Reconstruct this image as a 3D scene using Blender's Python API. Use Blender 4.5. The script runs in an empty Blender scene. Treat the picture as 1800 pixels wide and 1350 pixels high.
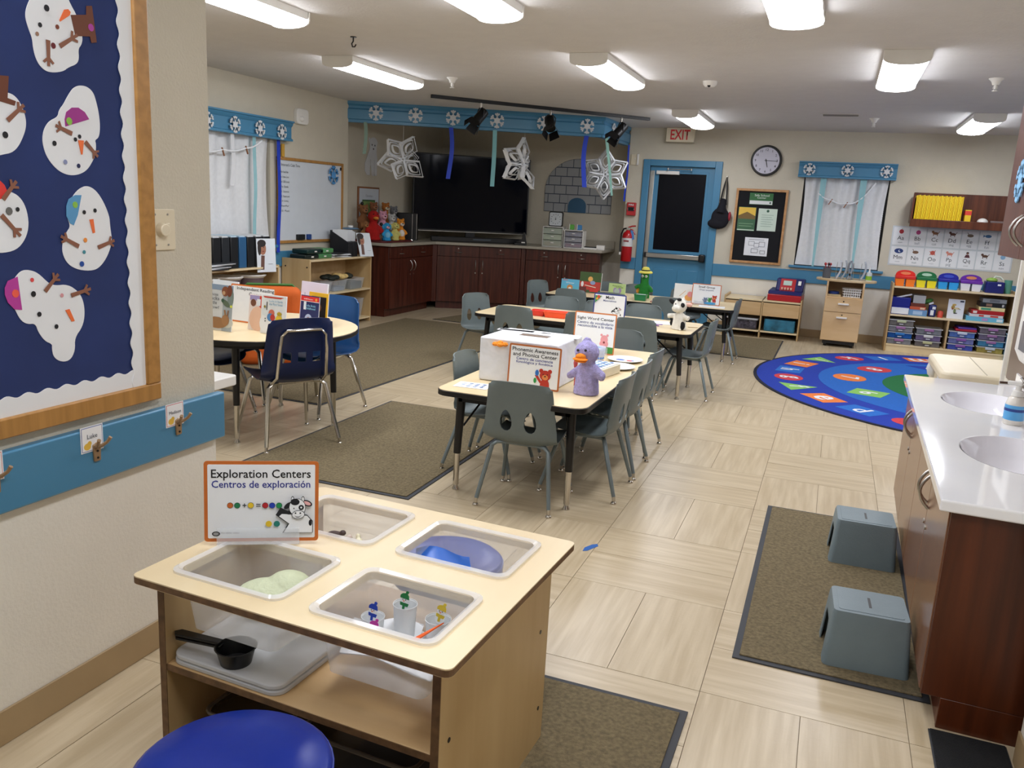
import bpy, bmesh, math, random
from mathutils import Vector, Matrix
random.seed(7)
SC = bpy.context.scene
COL = SC.collection
PI = math.pi
cos, sin, rad = math.cos, math.sin, math.radians

# ------------------------------------------------------------------ camera
def setup_camera():
    # pinhole recovered from the vanishing points of the room (1800x1350 frame)
    a = Vector((575, -287)); b = Vector((-4000, -537))
    f = math.sqrt(-(a.x * b.x + a.y * b.y))
    yd = Vector((a.x, a.y, f)).normalized()
    xd = -Vector((b.x, b.y, f)).normalized()
    zd = xd.cross(yd)
    r = Matrix((xd, yd, zd))
    right, down, fwd = r.col[0], r.col[1], r.col[2]
    m = Matrix((right, -down, -fwd)).transposed().to_4x4()
    m.translation = (0, 0, 1.48)
    cam = bpy.data.cameras.new('camera')
    cam.sensor_fit = 'HORIZONTAL'; cam.sensor_width = 36
    cam.lens = f / 1800 * 36
    cam.clip_start = 0.05
    o = bpy.data.objects.new('camera', cam); COL.objects.link(o)
    o.matrix_world = m
    SC.camera = o
setup_camera()

# ------------------------------------------------------------------ world, exposure
w = bpy.data.worlds.new('night'); SC.world = w; w.use_nodes = True
w.node_tree.nodes['Background'].inputs[0].default_value = (0.01, 0.012, 0.02, 1)
w.node_tree.nodes['Background'].inputs[1].default_value = 1.0
SC.view_settings.view_transform = 'Standard'
SC.view_settings.look = 'None'
SC.view_settings.exposure = 0.12
SC.view_settings.gamma = 1.0
SC.view_settings.use_curve_mapping = False
SC.cycles.transparent_max_bounces = 24
LAMP = 24      # strength of the lit ceiling diffusers

# ------------------------------------------------------------------ materials
def lin(h):
    if isinstance(h, str):
        h = h.lstrip('#'); c = [int(h[i:i + 2], 16) / 255 for i in (0, 2, 4)]
    else:
        c = [v / 255 for v in h]
    return tuple(v / 12.92 if v <= .04045 else ((v + .055) / 1.055) ** 2.4 for v in c) + (1,)
MATS = {}
def mat(name, col, rough=.5, metal=0., var=.06, vs=8., bump=0., bs=150., emit=0., grain=None, g2=None,
        clear=None, spec=.5, coat=0., off=False, detail=4.):
    if name in MATS: return MATS[name]
    m = bpy.data.materials.new(name); m.use_nodes = True; MATS[name] = m
    nt = m.node_tree; N = nt.nodes; L = nt.links
    p = N['Principled BSDF']
    c = lin(col)
    p.inputs['Base Color'].default_value = c
    p.inputs['Roughness'].default_value = rough
    p.inputs['Metallic'].default_value = metal
    p.inputs['Specular IOR Level'].default_value = spec
    p.inputs['Coat Weight'].default_value = coat
    if emit:
        p.inputs['Emission Color'].default_value = c
        p.inputs['Emission Strength'].default_value = emit
        return m
    tc = N.new('ShaderNodeTexCoord'); src = tc.outputs['Object']
    if off:
        oi = N.new('ShaderNodeObjectInfo'); va = N.new('ShaderNodeVectorMath'); va.operation = 'ADD'
        mu = N.new('ShaderNodeVectorMath'); mu.operation = 'SCALE'; mu.inputs['Scale'].default_value = 37.
        cb = N.new('ShaderNodeCombineXYZ')
        for i in range(3): L.new(oi.outputs['Random'], cb.inputs[i])
        L.new(cb.outputs[0], mu.inputs[0]); L.new(src, va.inputs[0]); L.new(mu.outputs[0], va.inputs[1]); src = va.outputs[0]
    mp = N.new('ShaderNodeMapping'); L.new(src, mp.inputs[0])
    nz = N.new('ShaderNodeTexNoise'); nz.inputs['Detail'].default_value = detail
    L.new(mp.outputs[0], nz.inputs['Vector'])
    if grain:
        mp.inputs['Scale'].default_value = grain; nz.inputs['Scale'].default_value = 1.
        nz.inputs['Distortion'].default_value = .3
        rp = N.new('ShaderNodeValToRGB'); L.new(nz.outputs[0], rp.inputs[0])
        rp.color_ramp.elements[0].position = .35; rp.color_ramp.elements[1].position = .68
        rp.color_ramp.elements[0].color = lin(g2); rp.color_ramp.elements[1].color = c
        L.new(rp.outputs[0], p.inputs['Base Color'])
    elif var:
        nz.inputs['Scale'].default_value = vs
        rp = N.new('ShaderNodeValToRGB'); L.new(nz.outputs[0], rp.inputs[0])
        rp.color_ramp.elements[0].position = .3; rp.color_ramp.elements[1].position = .7
        rp.color_ramp.elements[0].color = tuple(v * (1 - var) for v in c[:3]) + (1,)
        rp.color_ramp.elements[1].color = tuple(min(1, v * (1 + var)) for v in c[:3]) + (1,)
        L.new(rp.outputs[0], p.inputs['Base Color'])
    if bump:
        nb = N.new('ShaderNodeTexNoise'); nb.inputs['Scale'].default_value = bs
        L.new(src, nb.inputs['Vector'])
        bp = N.new('ShaderNodeBump'); bp.inputs['Strength'].default_value = bump; bp.inputs['Distance'].default_value = .01
        L.new(nb.outputs[0], bp.inputs['Height']); L.new(bp.outputs[0], p.inputs['Normal'])
    if clear is not None:
        tr = N.new('ShaderNodeBsdfTransparent'); mx = N.new('ShaderNodeMixShader')
        mx.inputs[0].default_value = 1 - clear
        L.new(tr.outputs[0], mx.inputs[1]); L.new(p.outputs[0], mx.inputs[2])
        L.new(mx.outputs[0], N['Material Output'].inputs[0])
    return m
def c_(h, rough=.55):      # plain colour for paper, print and small plastics
    return mat('colour_' + h.lstrip('#') + ('' if rough == .55 else '_%d' % (rough * 100)), h, rough, var=.03)

WALL_UP = mat('wall_paint_upper', 'ccc5b3', .75, var=.02, bump=.25, bs=110)
WALL_LO = mat('wall_paint_lower', 'e9e5d9', .6, var=.02, bump=.15, bs=90)
CEIL = mat('ceiling_paint', 'd8d6d4', .9, var=.02, bump=.2, bs=60)
BLUE = mat('blue_paint', '4784a8', .32, var=.02, vs=3)
BASEB = mat('tan_vinyl_base', 'a8906b', .45, var=.05)
TILE = mat('travertine_vinyl', 'c9b99c', .33, grain=(34, 2.2, 3), g2='b5a384', off=True, detail=7., bump=.03, bs=60)
GROUT = mat('tile_joint', '8e7d66', .8)
CARPET = mat('olive_carpet', '8d7e5e', .95, var=.3, vs=75, bump=1., bs=420, detail=12.)
RUBBER = mat('dark_rubber', '34363b', .7)
MAPLE = mat('maple_laminate', 'e8d5ac', .38, grain=(6, 1.4, 6), g2='e0caa0')
MAPLEX = mat('maple_plywood', 'd8b888', .42, grain=(1.3, 9, 9), g2='c8a473')
MAPLEZ = mat('maple_panel', 'c9ad7e', .42, grain=(9, 9, 1.3), g2='bb9c6c')
PLYEDGE = mat('plywood_edge', '6f5236', .6, var=.3, vs=40)
OAK = mat('oak_frame_wood', 'b98848', .4, grain=(40, 3, 3), g2='a3763c')
OAKY = mat('oak_frame_wood_long', 'b98848', .4, grain=(30, 2, 30), g2='a3763c')
CHERRY = mat('cherry_laminate', '5a2a1c', .32, grain=(30, 30, 1.5), g2='3c1810')
CHERRYD = mat('sink_cabinet_wood', '6b371f', .3, grain=(26, 26, 1.6), g2='4a2110')
BLACK = mat('black_plastic', '0c0c0e', .4)
BLACKM = mat('black_metal', '141416', .35, metal=.3)
CHROME = mat('chrome', 'c9c5bd', .18, metal=1., var=.02)
STEEL = mat('brushed_steel', 'b9b7b2', .32, metal=1., var=.04)
GREY = mat('grey_chair_plastic', '6a7575', .42, var=.04, bump=.08, bs=300)
GREYLEG = mat('grey_enamel', '737f82', .3, var=.03, metal=.2)
NAVY = mat('navy_chair_plastic', '0a1c46', .3, var=.05)
NAVYL = mat('blue_chair_plastic', '1e4f86', .35, var=.05)
WHITE = mat('white_paper', 'e9ecef', .6, var=.02)
WHITEP = mat('white_plastic', 'e8e6e0', .35, var=.02)
CREAM = mat('cream_plastic', 'e0d5bb', .4, var=.03)
MARBLE = mat('cultured_marble', 'fafbff', .08, var=.04, vs=3, coat=.5)
BASIN = mat('basin_marble', 'f4f3f8', .08, var=.03, coat=.5)
CLEAR = mat('clear_plastic', 'f6f8fa', .12, var=.02, clear=.68)
CLEARE = mat('clear_plastic_rim', 'fbfcfe', .08, var=.02, clear=.48)
MILKY = mat('milky_plastic', 'f0f2f4', .25, var=.03, clear=.4)
CLEARB = mat('clear_box_plastic', 'dfe6ea', .15, var=.02, clear=.8)
ACRYL = mat('acrylic', 'eef2f6', .05, var=.02, clear=.75)
GLOW = mat('lit_diffuser', 'f6f8ff', emit=LAMP)
SCREEN = mat('tv_screen', '030614', .1, var=.0, spec=.12)
NIGHT = mat('night_glass', '05060f', .3, var=.0, spec=.15)
BLIND = mat('blind_white', 'e6e8ea', .6, var=.03)
SHEER = mat('sheer_curtain', 'f4f6f8', .8, var=.04, vs=30, clear=.22)
NAVYPAPER = mat('navy_paper', '1b2f66', .75, var=.12, vs=5, bump=.2, bs=12)

# ------------------------------------------------------------------ mesh helpers
class MB:
    def __init__(s): s.v = []; s.f = []; s.m = []; s.k = 0; s.T = None
    def add(s, vs, fs):
        b = len(s.v)
        if s.T is not None: vs = [s.T @ Vector(v) for v in vs]
        s.v += [tuple(v) for v in vs]
        s.f += [tuple(b + i for i in f) for f in fs]; s.m += [s.k] * len(fs)
        return s
    def box(s, x0, x1, y0, y1, z0, z1):
        v = [(x, y, z) for z in (z0, z1) for y in (y0, y1) for x in (x0, x1)]
        return s.add(v, [(0, 2, 3, 1), (4, 5, 7, 6), (0, 1, 5, 4), (2, 6, 7, 3), (0, 4, 6, 2), (1, 3, 7, 5)])
    def cbox(s, c, d):
        return s.box(c[0] - d[0] / 2, c[0] + d[0] / 2, c[1] - d[1] / 2, c[1] + d[1] / 2, c[2] - d[2] / 2, c[2] + d[2] / 2)
    def cyl(s, p0, p1, r0, r1=None, n=12):
        r1 = r0 if r1 is None else r1
        p0 = Vector(p0); p1 = Vector(p1); d = (p1 - p0).normalized()
        a = d.orthogonal().normalized(); b = d.cross(a)
        v = []
        for p, r in ((p0, r0), (p1, r1)):
            v += [p + (a * cos(2 * PI * i / n) + b * sin(2 * PI * i / n)) * r for i in range(n)]
        f = [(i, (i + 1) % n, n + (i + 1) % n, n + i) for i in range(n)]
        f += [tuple(range(n - 1, -1, -1)), tuple(range(n, 2 * n))]
        return s.add(v, f)
    def tube(s, pts, r, n=8, closed=False):
        pts = [Vector(p) for p in pts]; m = len(pts); rr = r if isinstance(r, (list, tuple)) else [r] * m
        v = []; up = None
        for i, p in enumerate(pts):
            q0 = pts[(i - 1) % m] if (closed or i > 0) else p
            q1 = pts[(i + 1) % m] if (closed or i < m - 1) else p
            d = (q1 - q0).normalized()
            if up is None: up = d.orthogonal().normalized()
            up = (up - d * up.dot(d)).normalized()
            b = d.cross(up)
            v += [p + (up * cos(2 * PI * k / n) + b * sin(2 * PI * k / n)) * rr[i] for k in range(n)]
        f = []
        for i in range(m if closed else m - 1):
            j = (i + 1) % m
            f += [(i * n + k, i * n + (k + 1) % n, j * n + (k + 1) % n, j * n + k) for k in range(n)]
        if not closed: f += [tuple(range(n - 1, -1, -1)), tuple((m - 1) * n + k for k in range(n))]
        return s.add(v, f)
    def prism(s, poly, a, b, ax='z'):
        A = sum(poly[i][0] * poly[(i + 1) % len(poly)][1] - poly[(i + 1) % len(poly)][0] * poly[i][1] for i in range(len(poly)))
        if A < 0: poly = poly[::-1]
        P = {'z': lambda u, v, w: (u, v, w), 'y': lambda u, v, w: (u, w, v), 'x': lambda u, v, w: (w, u, v)}[ax]
        n = len(poly); v = [P(x, y, a) for x, y in poly] + [P(x, y, b) for x, y in poly]
        f = [tuple(range(n - 1, -1, -1)), tuple(range(n, 2 * n))] + [(i, (i + 1) % n, n + (i + 1) % n, n + i) for i in range(n)]
        if ax == 'y': f = [g[::-1] for g in f]
        return s.add(v, f)
    def lathe(s, prof, c=(0, 0, 0), n=20):
        v = []
        for r, z in prof: v += [(c[0] + r * cos(2 * PI * i / n), c[1] + r * sin(2 * PI * i / n), c[2] + z) for i in range(n)]
        m = len(prof)
        f = [(j * n + i, j * n + (i + 1) % n, (j + 1) * n + (i + 1) % n, (j + 1) * n + i) for j in range(m - 1) for i in range(n)]
        f += [tuple(range(n - 1, -1, -1)), tuple((m - 1) * n + i for i in range(n))]
        return s.add(v, f)
    def ell(s, c, r, n=12, rot=None):
        if not isinstance(r, (list, tuple)): r = (r, r, r)
        M = rot.to_matrix() if rot else None
        v = []; h = n // 2
        for j in range(1, h):
            t = PI * j / h
            for i in range(n):
                p = Vector((r[0] * sin(t) * cos(2 * PI * i / n), r[1] * sin(t) * sin(2 * PI * i / n), r[2] * cos(t)))
                v.append((M @ p if M else p) + Vector(c))
        for e in (1, -1):
            p = Vector((0, 0, r[2] * e)); v.append((M @ p if M else p) + Vector(c))
        f = [(j * n + i, (j + 1) * n + i, (j + 1) * n + (i + 1) % n, j * n + (i + 1) % n) for j in range(h - 2) for i in range(n)]
        a = (h - 1) * n
        f += [(a, i, (i + 1) % n) for i in range(n)] + [(a + 1, (h - 2) * n + (i + 1) % n, (h - 2) * n + i) for i in range(n)]
        return s.add(v, f)
    def sheet(s, fn, nu, nv):
        v = [fn(i / nu, j / nv) for j in range(nv + 1) for i in range(nu + 1)]
        f = [(j * (nu + 1) + i, j * (nu + 1) + i + 1, (j + 1) * (nu + 1) + i + 1, (j + 1) * (nu + 1) + i) for j in range(nv) for i in range(nu)]
        return s.add(v, f)
    def build(s, name, mats, par=None, loc=(0, 0, 0), rot=(0, 0, 0), bev=0, seg=2, smooth=True, mods=(), ang=40):
        me = bpy.data.meshes.new(name); me.from_pydata(s.v, [], s.f); me.validate()
        if not isinstance(mats, (list, tuple)): mats = [mats]
        for m in mats: me.materials.append(m)
        if len(mats) > 1 and len(me.polygons) == len(s.m): me.polygons.foreach_set('material_index', s.m)
        if smooth:
            bm = bmesh.new(); bm.from_mesh(me)
            for f in bm.faces: f.smooth = True
            for e in bm.edges:
                e.smooth = len(e.link_faces) == 2 and e.calc_face_angle(0) < rad(ang)
            bm.to_mesh(me); bm.free()
        o = bpy.data.objects.new(name, me); COL.objects.link(o)
        o.location = loc; o.rotation_euler = rot
        if par is not None: o.parent = par
        if bev:
            b = o.modifiers.new('b', 'BEVEL'); b.width = bev; b.segments = seg; b.limit_method = 'ANGLE'; b.angle_limit = rad(50)
        for t, kw in mods:
            q = o.modifiers.new(t.lower(), t)
            for k, x in kw.items(): setattr(q, k, x)
        return o
PLUSHMODS = lambda v=.006: (('REMESH', dict(mode='VOXEL', voxel_size=v, use_smooth_shade=True)), ('SMOOTH', dict(factor=.6, iterations=4)))
SOLID = lambda t: (('SOLIDIFY', dict(thickness=t, offset=0)),)

def tag(o, label, cat, group=None, kind=None):
    o['label'] = label; o['category'] = cat
    if group: o['group'] = group
    if kind: o['kind'] = kind
    return o
def thing(name, label, cat, loc=(0, 0, 0), rz=0, group=None, rot=None):
    o = bpy.data.objects.new(name, None); COL.objects.link(o); o.empty_display_size = .05
    o.location = loc; o.rotation_euler = rot or (0, 0, rz)
    return tag(o, label, cat, group)
def struct(o): o['kind'] = 'structure'; return o
def bake(o):                     # freeze modifiers into the mesh so copies stay light
    dg = bpy.context.evaluated_depsgraph_get()
    me = bpy.data.meshes.new_from_object(o.evaluated_get(dg)); o.modifiers.clear(); o.data = me; return o
def copy_tree(o, loc, rz=0, label=None, group=None, par=None):
    c = o.copy(); COL.objects.link(c)
    if par is not None: c.parent = par
    else:
        c.location = loc; c.rotation_euler = (0, 0, rz)
        if label: c['label'] = label
        if group: c['group'] = group
    for ch in list(o.children): copy_tree(ch, None, par=c)
    return c
def rrect(w, h, r, n=4, cx=0, cy=0):
    p = []
    for sx, sy, a in ((1, 1, 0), (-1, 1, 90), (-1, -1, 180), (1, -1, 270)):
        for i in range(n + 1):
            t = rad(a + 90 * i / n); p.append((cx + sx * (w / 2 - r) + r * cos(t), cy + sy * (h / 2 - r) + r * sin(t)))
    return p
def ellp(cx, cy, rx, ry=None, n=16, rot=0):
    ry = rx if ry is None else ry
    return [(cx + rx * cos(2 * PI * i / n) * cos(rot) - ry * sin(2 * PI * i / n) * sin(rot),
             cy + rx * cos(2 * PI * i / n) * sin(rot) + ry * sin(2 * PI * i / n) * cos(rot)) for i in range(n)]
def text(s, w, h, m, par, x=0, z=0, y=0, name='lettering', rot=(PI / 2, 0, 0), wt=0., ext=.0004, align=0, keep=True):
    # lettering centred at (x, z) in the local XZ plane, facing -Y; fitted to width w (or height h)
    cu = bpy.data.curves.new('t', 'FONT'); cu.body = s; cu.size = 1; cu.extrude = 0; cu.offset = wt
    cu.resolution_u = 2; cu.space_line = .9
    if align == 0: cu.align_x = 'CENTER'
    ob = bpy.data.objects.new('t', cu); COL.objects.link(ob)
    me = bpy.data.meshes.new_from_object(ob); bpy.data.objects.remove(ob)
    if not len(me.vertices): return None
    xs = [v.co.x for v in me.vertices]; ys = [v.co.y for v in me.vertices]
    bw = max(xs) - min(xs); bh = max(ys) - min(ys)
    sx = w / bw if w else h / bh; sy = h / bh if h else sx
    mx = (max(xs) + min(xs)) / 2; my = (max(ys) + min(ys)) / 2
    for v in me.vertices: v.co = ((v.co.x - mx) * sx, (v.co.y - my) * sy, ext)
    me.materials.clear(); me.materials.append(m)
    o = bpy.data.objects.new(name, me); COL.objects.link(o)
    o.location = (x, y, z); o.rotation_euler = rot
    if par is not None: o.parent = par
    return o
class Art:
    """flat print: coloured cut shapes layered in the local XZ plane, facing -Y"""
    def __init__(s, step=.0003): s.b = MB(); s.mats = []; s.n = 0; s.step = step
    def poly(s, col, pts):
        m = c_(col) if isinstance(col, str) else col
        if m not in s.mats: s.mats.append(m)
        s.b.k = s.mats.index(m); s.n += 1
        s.b.prism(pts, -s.step * s.n, -s.step * (s.n - 1), 'y'); return s
    def ell(s, col, cx, cz, rx, rz=None, rot=0, n=14): return s.poly(col, ellp(cx, cz, rx, rz, n, rot))
    def rect(s, col, x0, x1, z0, z1): return s.poly(col, [(x0, z0), (x1, z0), (x1, z1), (x0, z1)])
    def line(s, col, x0, z0, x1, z1, w):
        d = Vector((x1 - x0, z1 - z0)); n = Vector((-d.y, d.x)).normalized() * w / 2
        return s.poly(col, [(x0 + n.x, z0 + n.y), (x0 - n.x, z0 - n.y), (x1 - n.x, z1 - n.y), (x1 + n.x, z1 + n.y)])
    def put(s, par, loc=(0, 0, 0), rot=(0, 0, 0), name='printed_picture', sc=1.):
        o = s.b.build(name, s.mats, par, loc, rot, smooth=False); o.scale = (sc, 1, sc); return o
FACE_X = (0, 0, PI / 2)      # local -Y  ->  +X  (things hung on a wall at the left)

# ================================================================== STRUCTURE
ZC, XL, YB, XA, YA = 2.54, -5.5, 11.3, -5.7, 11.75
fl = struct(MB().box(-5.9, 4.3, -1.7, 11.9, -.06, -.0045).build('floor', GROUT, smooth=False))
# basket-weave of 12x24 inch travertine vinyl tiles, each a piece with its own edges
def floor_tiles():
    cs = .607; x0 = -.225; y0 = 2.46; g = .0011
    a = MB().box(-cs / 4 + g, cs / 4 - g, -cs / 2 + g, cs / 2 - g, -.0045, 0).build('tile', TILE, fl, bev=0, smooth=False)
    cells = []
    for i in range(-9, 7):
        for j in range(-4, 16):
            cx, cy = x0 + (i + .5) * cs, y0 + (j + .5) * cs
            if cx < -5.8 or cx > 4.2 or cy > 11.8 or cy < -1.5: continue
            for k in (-1, 1):
                if (i + j) % 2: cells.append((cx + k * cs / 4, cy, 0.))
                else: cells.append((cx, cy + k * cs / 4, PI / 2))
    inv = SC.camera.matrix_world.inverted()
    def key(c):
        p = inv @ Vector((c[0], c[1], 0)); z = -p.z
        vis = z > .2 and abs(p.x / z) < .75 and abs(p.y / z) < .62
        part = c[0] < -2.05 and c[1] < 2.3
        return (0 if vis and not part else 1, c[0] ** 2 + c[1] ** 2)
    cells.sort(key=key)
    first = True; rest = MB()
    for n, (x, y, r) in enumerate(cells):
        if n < 290:
            o = a if first else a.copy()
            if not first: COL.objects.link(o)
            first = False
            o.location = (x, y, random.uniform(-.0002, .0002)); o.rotation_euler = (0, 0, r)
        else:
            hw, hl = (cs / 4 - g, cs / 2 - g) if r == 0 else (cs / 2 - g, cs / 4 - g)
            rest.box(x - hw, x + hw, y - hl, y + hl, -.0045, 0)
    o = rest.build('tile', TILE, fl, smooth=False); o['kind'] = 'stuff'
floor_tiles()
struct(MB().box(-5.9, 4.3, -1.7, 11.9, ZC, ZC + .1).build('ceiling', CEIL, smooth=False))
def wall(name, boxes, bev=0):
    b = MB()
    for x0, x1, y0, y1, z0, z1 in boxes:
        for lo, hi, k in ((z0, min(z1, .72), 1), (max(z0, .72), z1, 0)):
            if hi > lo: b.k = k; b.box(x0, x1, y0, y1, lo, hi)
    return struct(b.build(name, [WALL_UP, WALL_LO], smooth=False))
WY0, WY1, WZ0, WZ1 = 6.05, 7.33, .92, 2.05       # left window opening
wall('wall_left', [(-5.85, XL, -1.7, WY0, 0, ZC), (-5.85, XL, WY1, 8.8, 0, ZC), (-5.85, XL, WY0, WY1, 0, WZ0), (-5.85, XL, WY0, WY1, WZ1, ZC)])
wall('wall_alcove_left', [(-5.85, XA, 8.8, 11.9, 0, ZC)])
wall('wall_alcove_back', [(XA, -2.72, YA, 11.9, 0, ZC)])
BX0, BX1, BZ0, BZ1 = -.47, .52, .9, 2.03         # back window opening
DX0, DX1, DZ = -2.42, -1.57, 2.06                # door opening
wall('wall_back', [(-2.72, DX0, YB, 11.9, 0, ZC), (DX0, DX1, YB, 11.9, DZ, ZC), (DX1, BX0, YB, 11.9, 0, ZC),
                   (BX1, 4.3, YB, 11.9, 0, ZC), (BX0, BX1, YB, 11.9, 0, BZ0), (BX0, BX1, YB, 11.9, BZ1, ZC)])
wall('wall_near_left', [(-2.05, -1.9, -1.7, 2.22, 0, ZC)])
wall('wall_near_right', [(.66, 1.3, -1.7, 2.5, 0, ZC)])
wall('wall_middle_right', [(.93, 1.3, 2.5, 5.05, 0, ZC)])
wall('wall_right', [(4.2, 4.3, -1.7, 11.3, 0, ZC)])
wall('wall_behind', [(-5.85, 4.3, -1.8, -1.7, 0, ZC)])
# baseboards
for nm, d in (('baseboard_near_left', (-1.9, -1.893, -1.7, 2.22)), ('baseboard_left', (XL, XL + .008, -1.7, 8.8)),
              ('baseboard_back', (DX1 + .1, 4.2, YB - .008, YB)), ('baseboard_near_right', (.653, .66, -1.7, 2.5))):
    struct(MB().box(*d, 0, .1).build(nm, BASEB, bev=.003))
struct(MB().box(-2.72, DX0 - .1, YB - .008, YB, 0, .1).build('baseboard_back_left', BASEB, bev=.003))
struct(MB().box(.912, .945, 5.04, 5.062, 0, ZC).build('trim_1', WHITEP, bev=.003))
# blue chair rails
struct(MB().box(XL, XL + .02, 7.4, 8.8, .69, .85).box(XL, XL + .02, -1.5, 7.4, .69, .85).build('trim_2', BLUE, bev=.004))
struct(MB().box(-2.72, DX0 - .09, YB - .02, YB, .685, .842).build('trim_3', BLUE, bev=.004))
struct(MB().box(DX1 + .09, 4.2, YB - .02, YB, .685, .842).build('trim_4', BLUE, bev=.004))

# ---- door with frame, dark pane covered, closer, panic bar
def door():
    struct(MB().box(DX0 - .09, DX0, YB - .03, YB + .12, 0, DZ + .08).box(DX1, DX1 + .09, YB - .03, YB + .12, 0, DZ + .08)
           .box(DX0, DX1, YB - .03, YB + .12, DZ, DZ + .08).build('door_frame_1', BLUE, bev=.004))
    d = struct(MB().box(DX0, DX1, YB + .03, YB + .075, .01, DZ).build('door_1', BLUE))
    y = YB + .03
    MB().box(-2.3, -1.68, y - .008, y, .97, 1.97).build('pane', NIGHT, d, bev=.002)
    MB().box(-2.33, -1.65, y - .004, y, .93, 2.0).build('pane_frame', BLUE, d, bev=.002)
    for x in (-2.27, -1.94):
        for z0, z1 in ((.18, .72),):
            MB().prism([(x, z0), (x + .27, z0), (x + .27, z1), (x, z1)], y - .008, y, 'y').build('raised_panel', BLUE, d, bev=.007)
    pb = MB().box(-2.38, -1.62, y - .07, y - .03, .865, .925).build('push_bar', STEEL, d, bev=.006)
    MB().box(-1.67, -1.59, y - .085, y, .845, .945).build('latch_housing', BLACK, pb, bev=.015)
    MB().box(-2.4, -2.37, y - .075, y, .86, .93).build('bar_end', BLACK, pb, bev=.006)
    MB().box(-2.4, -2.36, y - .02, y, .02, 2.0).box(-2.42, -2.4, y - .012, y, .02, 2.0).build('edge_strip', STEEL, d, bev=.003)
    cl = MB().box(-2.33, -2.03, y - .055, y, 1.955, 2.0).build('door_closer', WHITEP, d, bev=.004)
    MB().tube([(-2.2, y - .03, 2.0), (-2.17, y - .09, 2.02), (-1.87, y - .07, 2.025)], .006).cyl((-2.17, y - .1, 2.01), (-2.17, y - .1, 2.035), .012).cyl((-1.87, y - .08, 2.01), (-1.87, y - .08, 2.035), .012).build('closer_arm', STEEL, cl)
door()

# ---- windows: frame, night pane, blind slats, sheer curtain
def window(n, w, h, loc, rz, ncurt, slatn):
    t = bpy.data.objects.new('window_%d' % n, None); COL.objects.link(t); t.location = loc; t.rotation_euler = (0, 0, rz); struct(t)
    MB().box(-w / 2, w / 2, .13, .14, 0, h).build('pane', NIGHT, t)
    MB().box(-w / 2, -w / 2 + .03, .1, .15, 0, h).box(w / 2 - .03, w / 2, .1, .15, 0, h).box(-w / 2, w / 2, .1, .15, 0, .03).box(-w / 2, w / 2, .1, .15, h - .03, h).build('window_frame', BLACKM, t)
    s0 = MB().sheet(lambda u, v: ((u - .5) * (w - .06), .05 + .018 * (v - .5), .014 * (v - .5)), 1, 1).build('blind_slat', BLIND, t, mods=SOLID(.002))
    for i in range(slatn):
        o = s0 if i == 0 else s0.copy()
        if i: COL.objects.link(o)
        o.location = (0, 0, .03 + (h - .06) * i / (slatn - 1))
    MB().box(-w / 2 + .02, w / 2 - .02, .03, .07, h - .05, h).build('blind_rail', WHITEP, t)
    MB().sheet(lambda u, v: ((u - .5) * (w - .02) * (1 - .05 * sin(v * PI)), .01 + .014 * sin(u * ncurt * 2 * PI + 1.5 * sin(v * 3)) * (.5 + v), .01 + v * (h - .01)), 90, 8).build('sheer_curtain', SHEER, t)
    MB().box(-w / 2 - .06, w / 2 + .06, -.05, .1, -.03, 0).build('window_sill', BLUE, t, bev=.004)
    return t
window(1, WY1 - WY0, WZ1 - WZ0, (XL, (WY0 + WY1) / 2, WZ0), PI / 2, 5, 42)
window(2, BX1 - BX0, BZ1 - BZ0, ((BX0 + BX1) / 2, YB, BZ0), 0, 6, 42)

# ---- sloped cornices over the windows and round the television corner
def cornice(w, h, d=.1):
    return [(-d, 0), (-d, .02), (-d + .02, .03), (-d + .02, h - .06), (-d + .005, h - .045), (-d - .005, h - .02), (-d - .02, h - .015), (-d - .02, h), (0, h), (0, 0)]
t = MB().prism(cornice(1, .2), -.79, .79, 'x').build('window_cornice', BLUE, None, (XL, 6.79, 1.98), FACE_X)
tag(t, 'blue cornice with white snowflakes over the curtained window at the left', 'cornice')
t = MB().prism(cornice(1, .19), -.56, .56, 'x').build('window_cornice', BLUE, None, (.015, YB, 1.985))
tag(t, 'blue cornice with three snowflakes over the back window', 'cornice')
def soffit():
    h = .235; z = ZC - h
    pts = [(-5.5, 8.8), (-2.77, 10.1), (-2.74, 11.3)]
    b = MB()
    prof = [(0, 0), (0, .03), (-.015, .04), (-.015, h - .09), (0, h - .075), (0, h - .05), (-.02, h - .03), (-.02, h), (.08, h), (.08, 0)]
    for (ax, ay), (bx, by) in zip(pts, pts[1:]):
        d = Vector((bx - ax, by - ay, 0)); L = d.length; a = math.atan2(d.y, d.x)
        b.T = Matrix.Translation((ax, ay, z)) @ Matrix.Rotation(a, 4, 'Z')
        b.prism(prof, -.01, L + .01, 'x')
    o = b.build('blue_soffit', BLUE); return tag(o, 'long blue boxed soffit at the ceiling round the television corner', 'soffit')
soffit()

# ================================================================== LIGHTS (ceiling fixtures that light the room)
def light_proto():
    t = thing('ceiling_light', 'x', 'ceiling light')
    W, D, L = .27, .085, 1.22
    arc = [(W / 2 * cos(a), -.042 - (D - .042) * sin(a) ** .7) for a in [PI * i / 12 for i in range(13)]]
    MB().box(-W / 2, W / 2, -L / 2 + .01, L / 2 - .01, -.044, 0).build('housing', WHITEP, t)
    b = MB(); n = len(arc)
    b.add([(x, y, z) for y in (-L / 2 + .012, L / 2 - .012) for x, z in arc], [(i, i + 1, n + i + 1, n + i) for i in range(n - 1)])
    b.build('diffuser', GLOW, t)
    cap = [(W / 2 + .006, 0)] + [(x * 1.04, z * 1.04 - .002) for x, z in arc] + [(-W / 2 - .006, 0)]
    for s in (-1, 1):
        MB().prism(cap, s * L / 2 - .006, s * L / 2 + .006, 'y').build('end_cap', WHITEP, t, bev=.002)
    return t
lp = light_proto()
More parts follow.
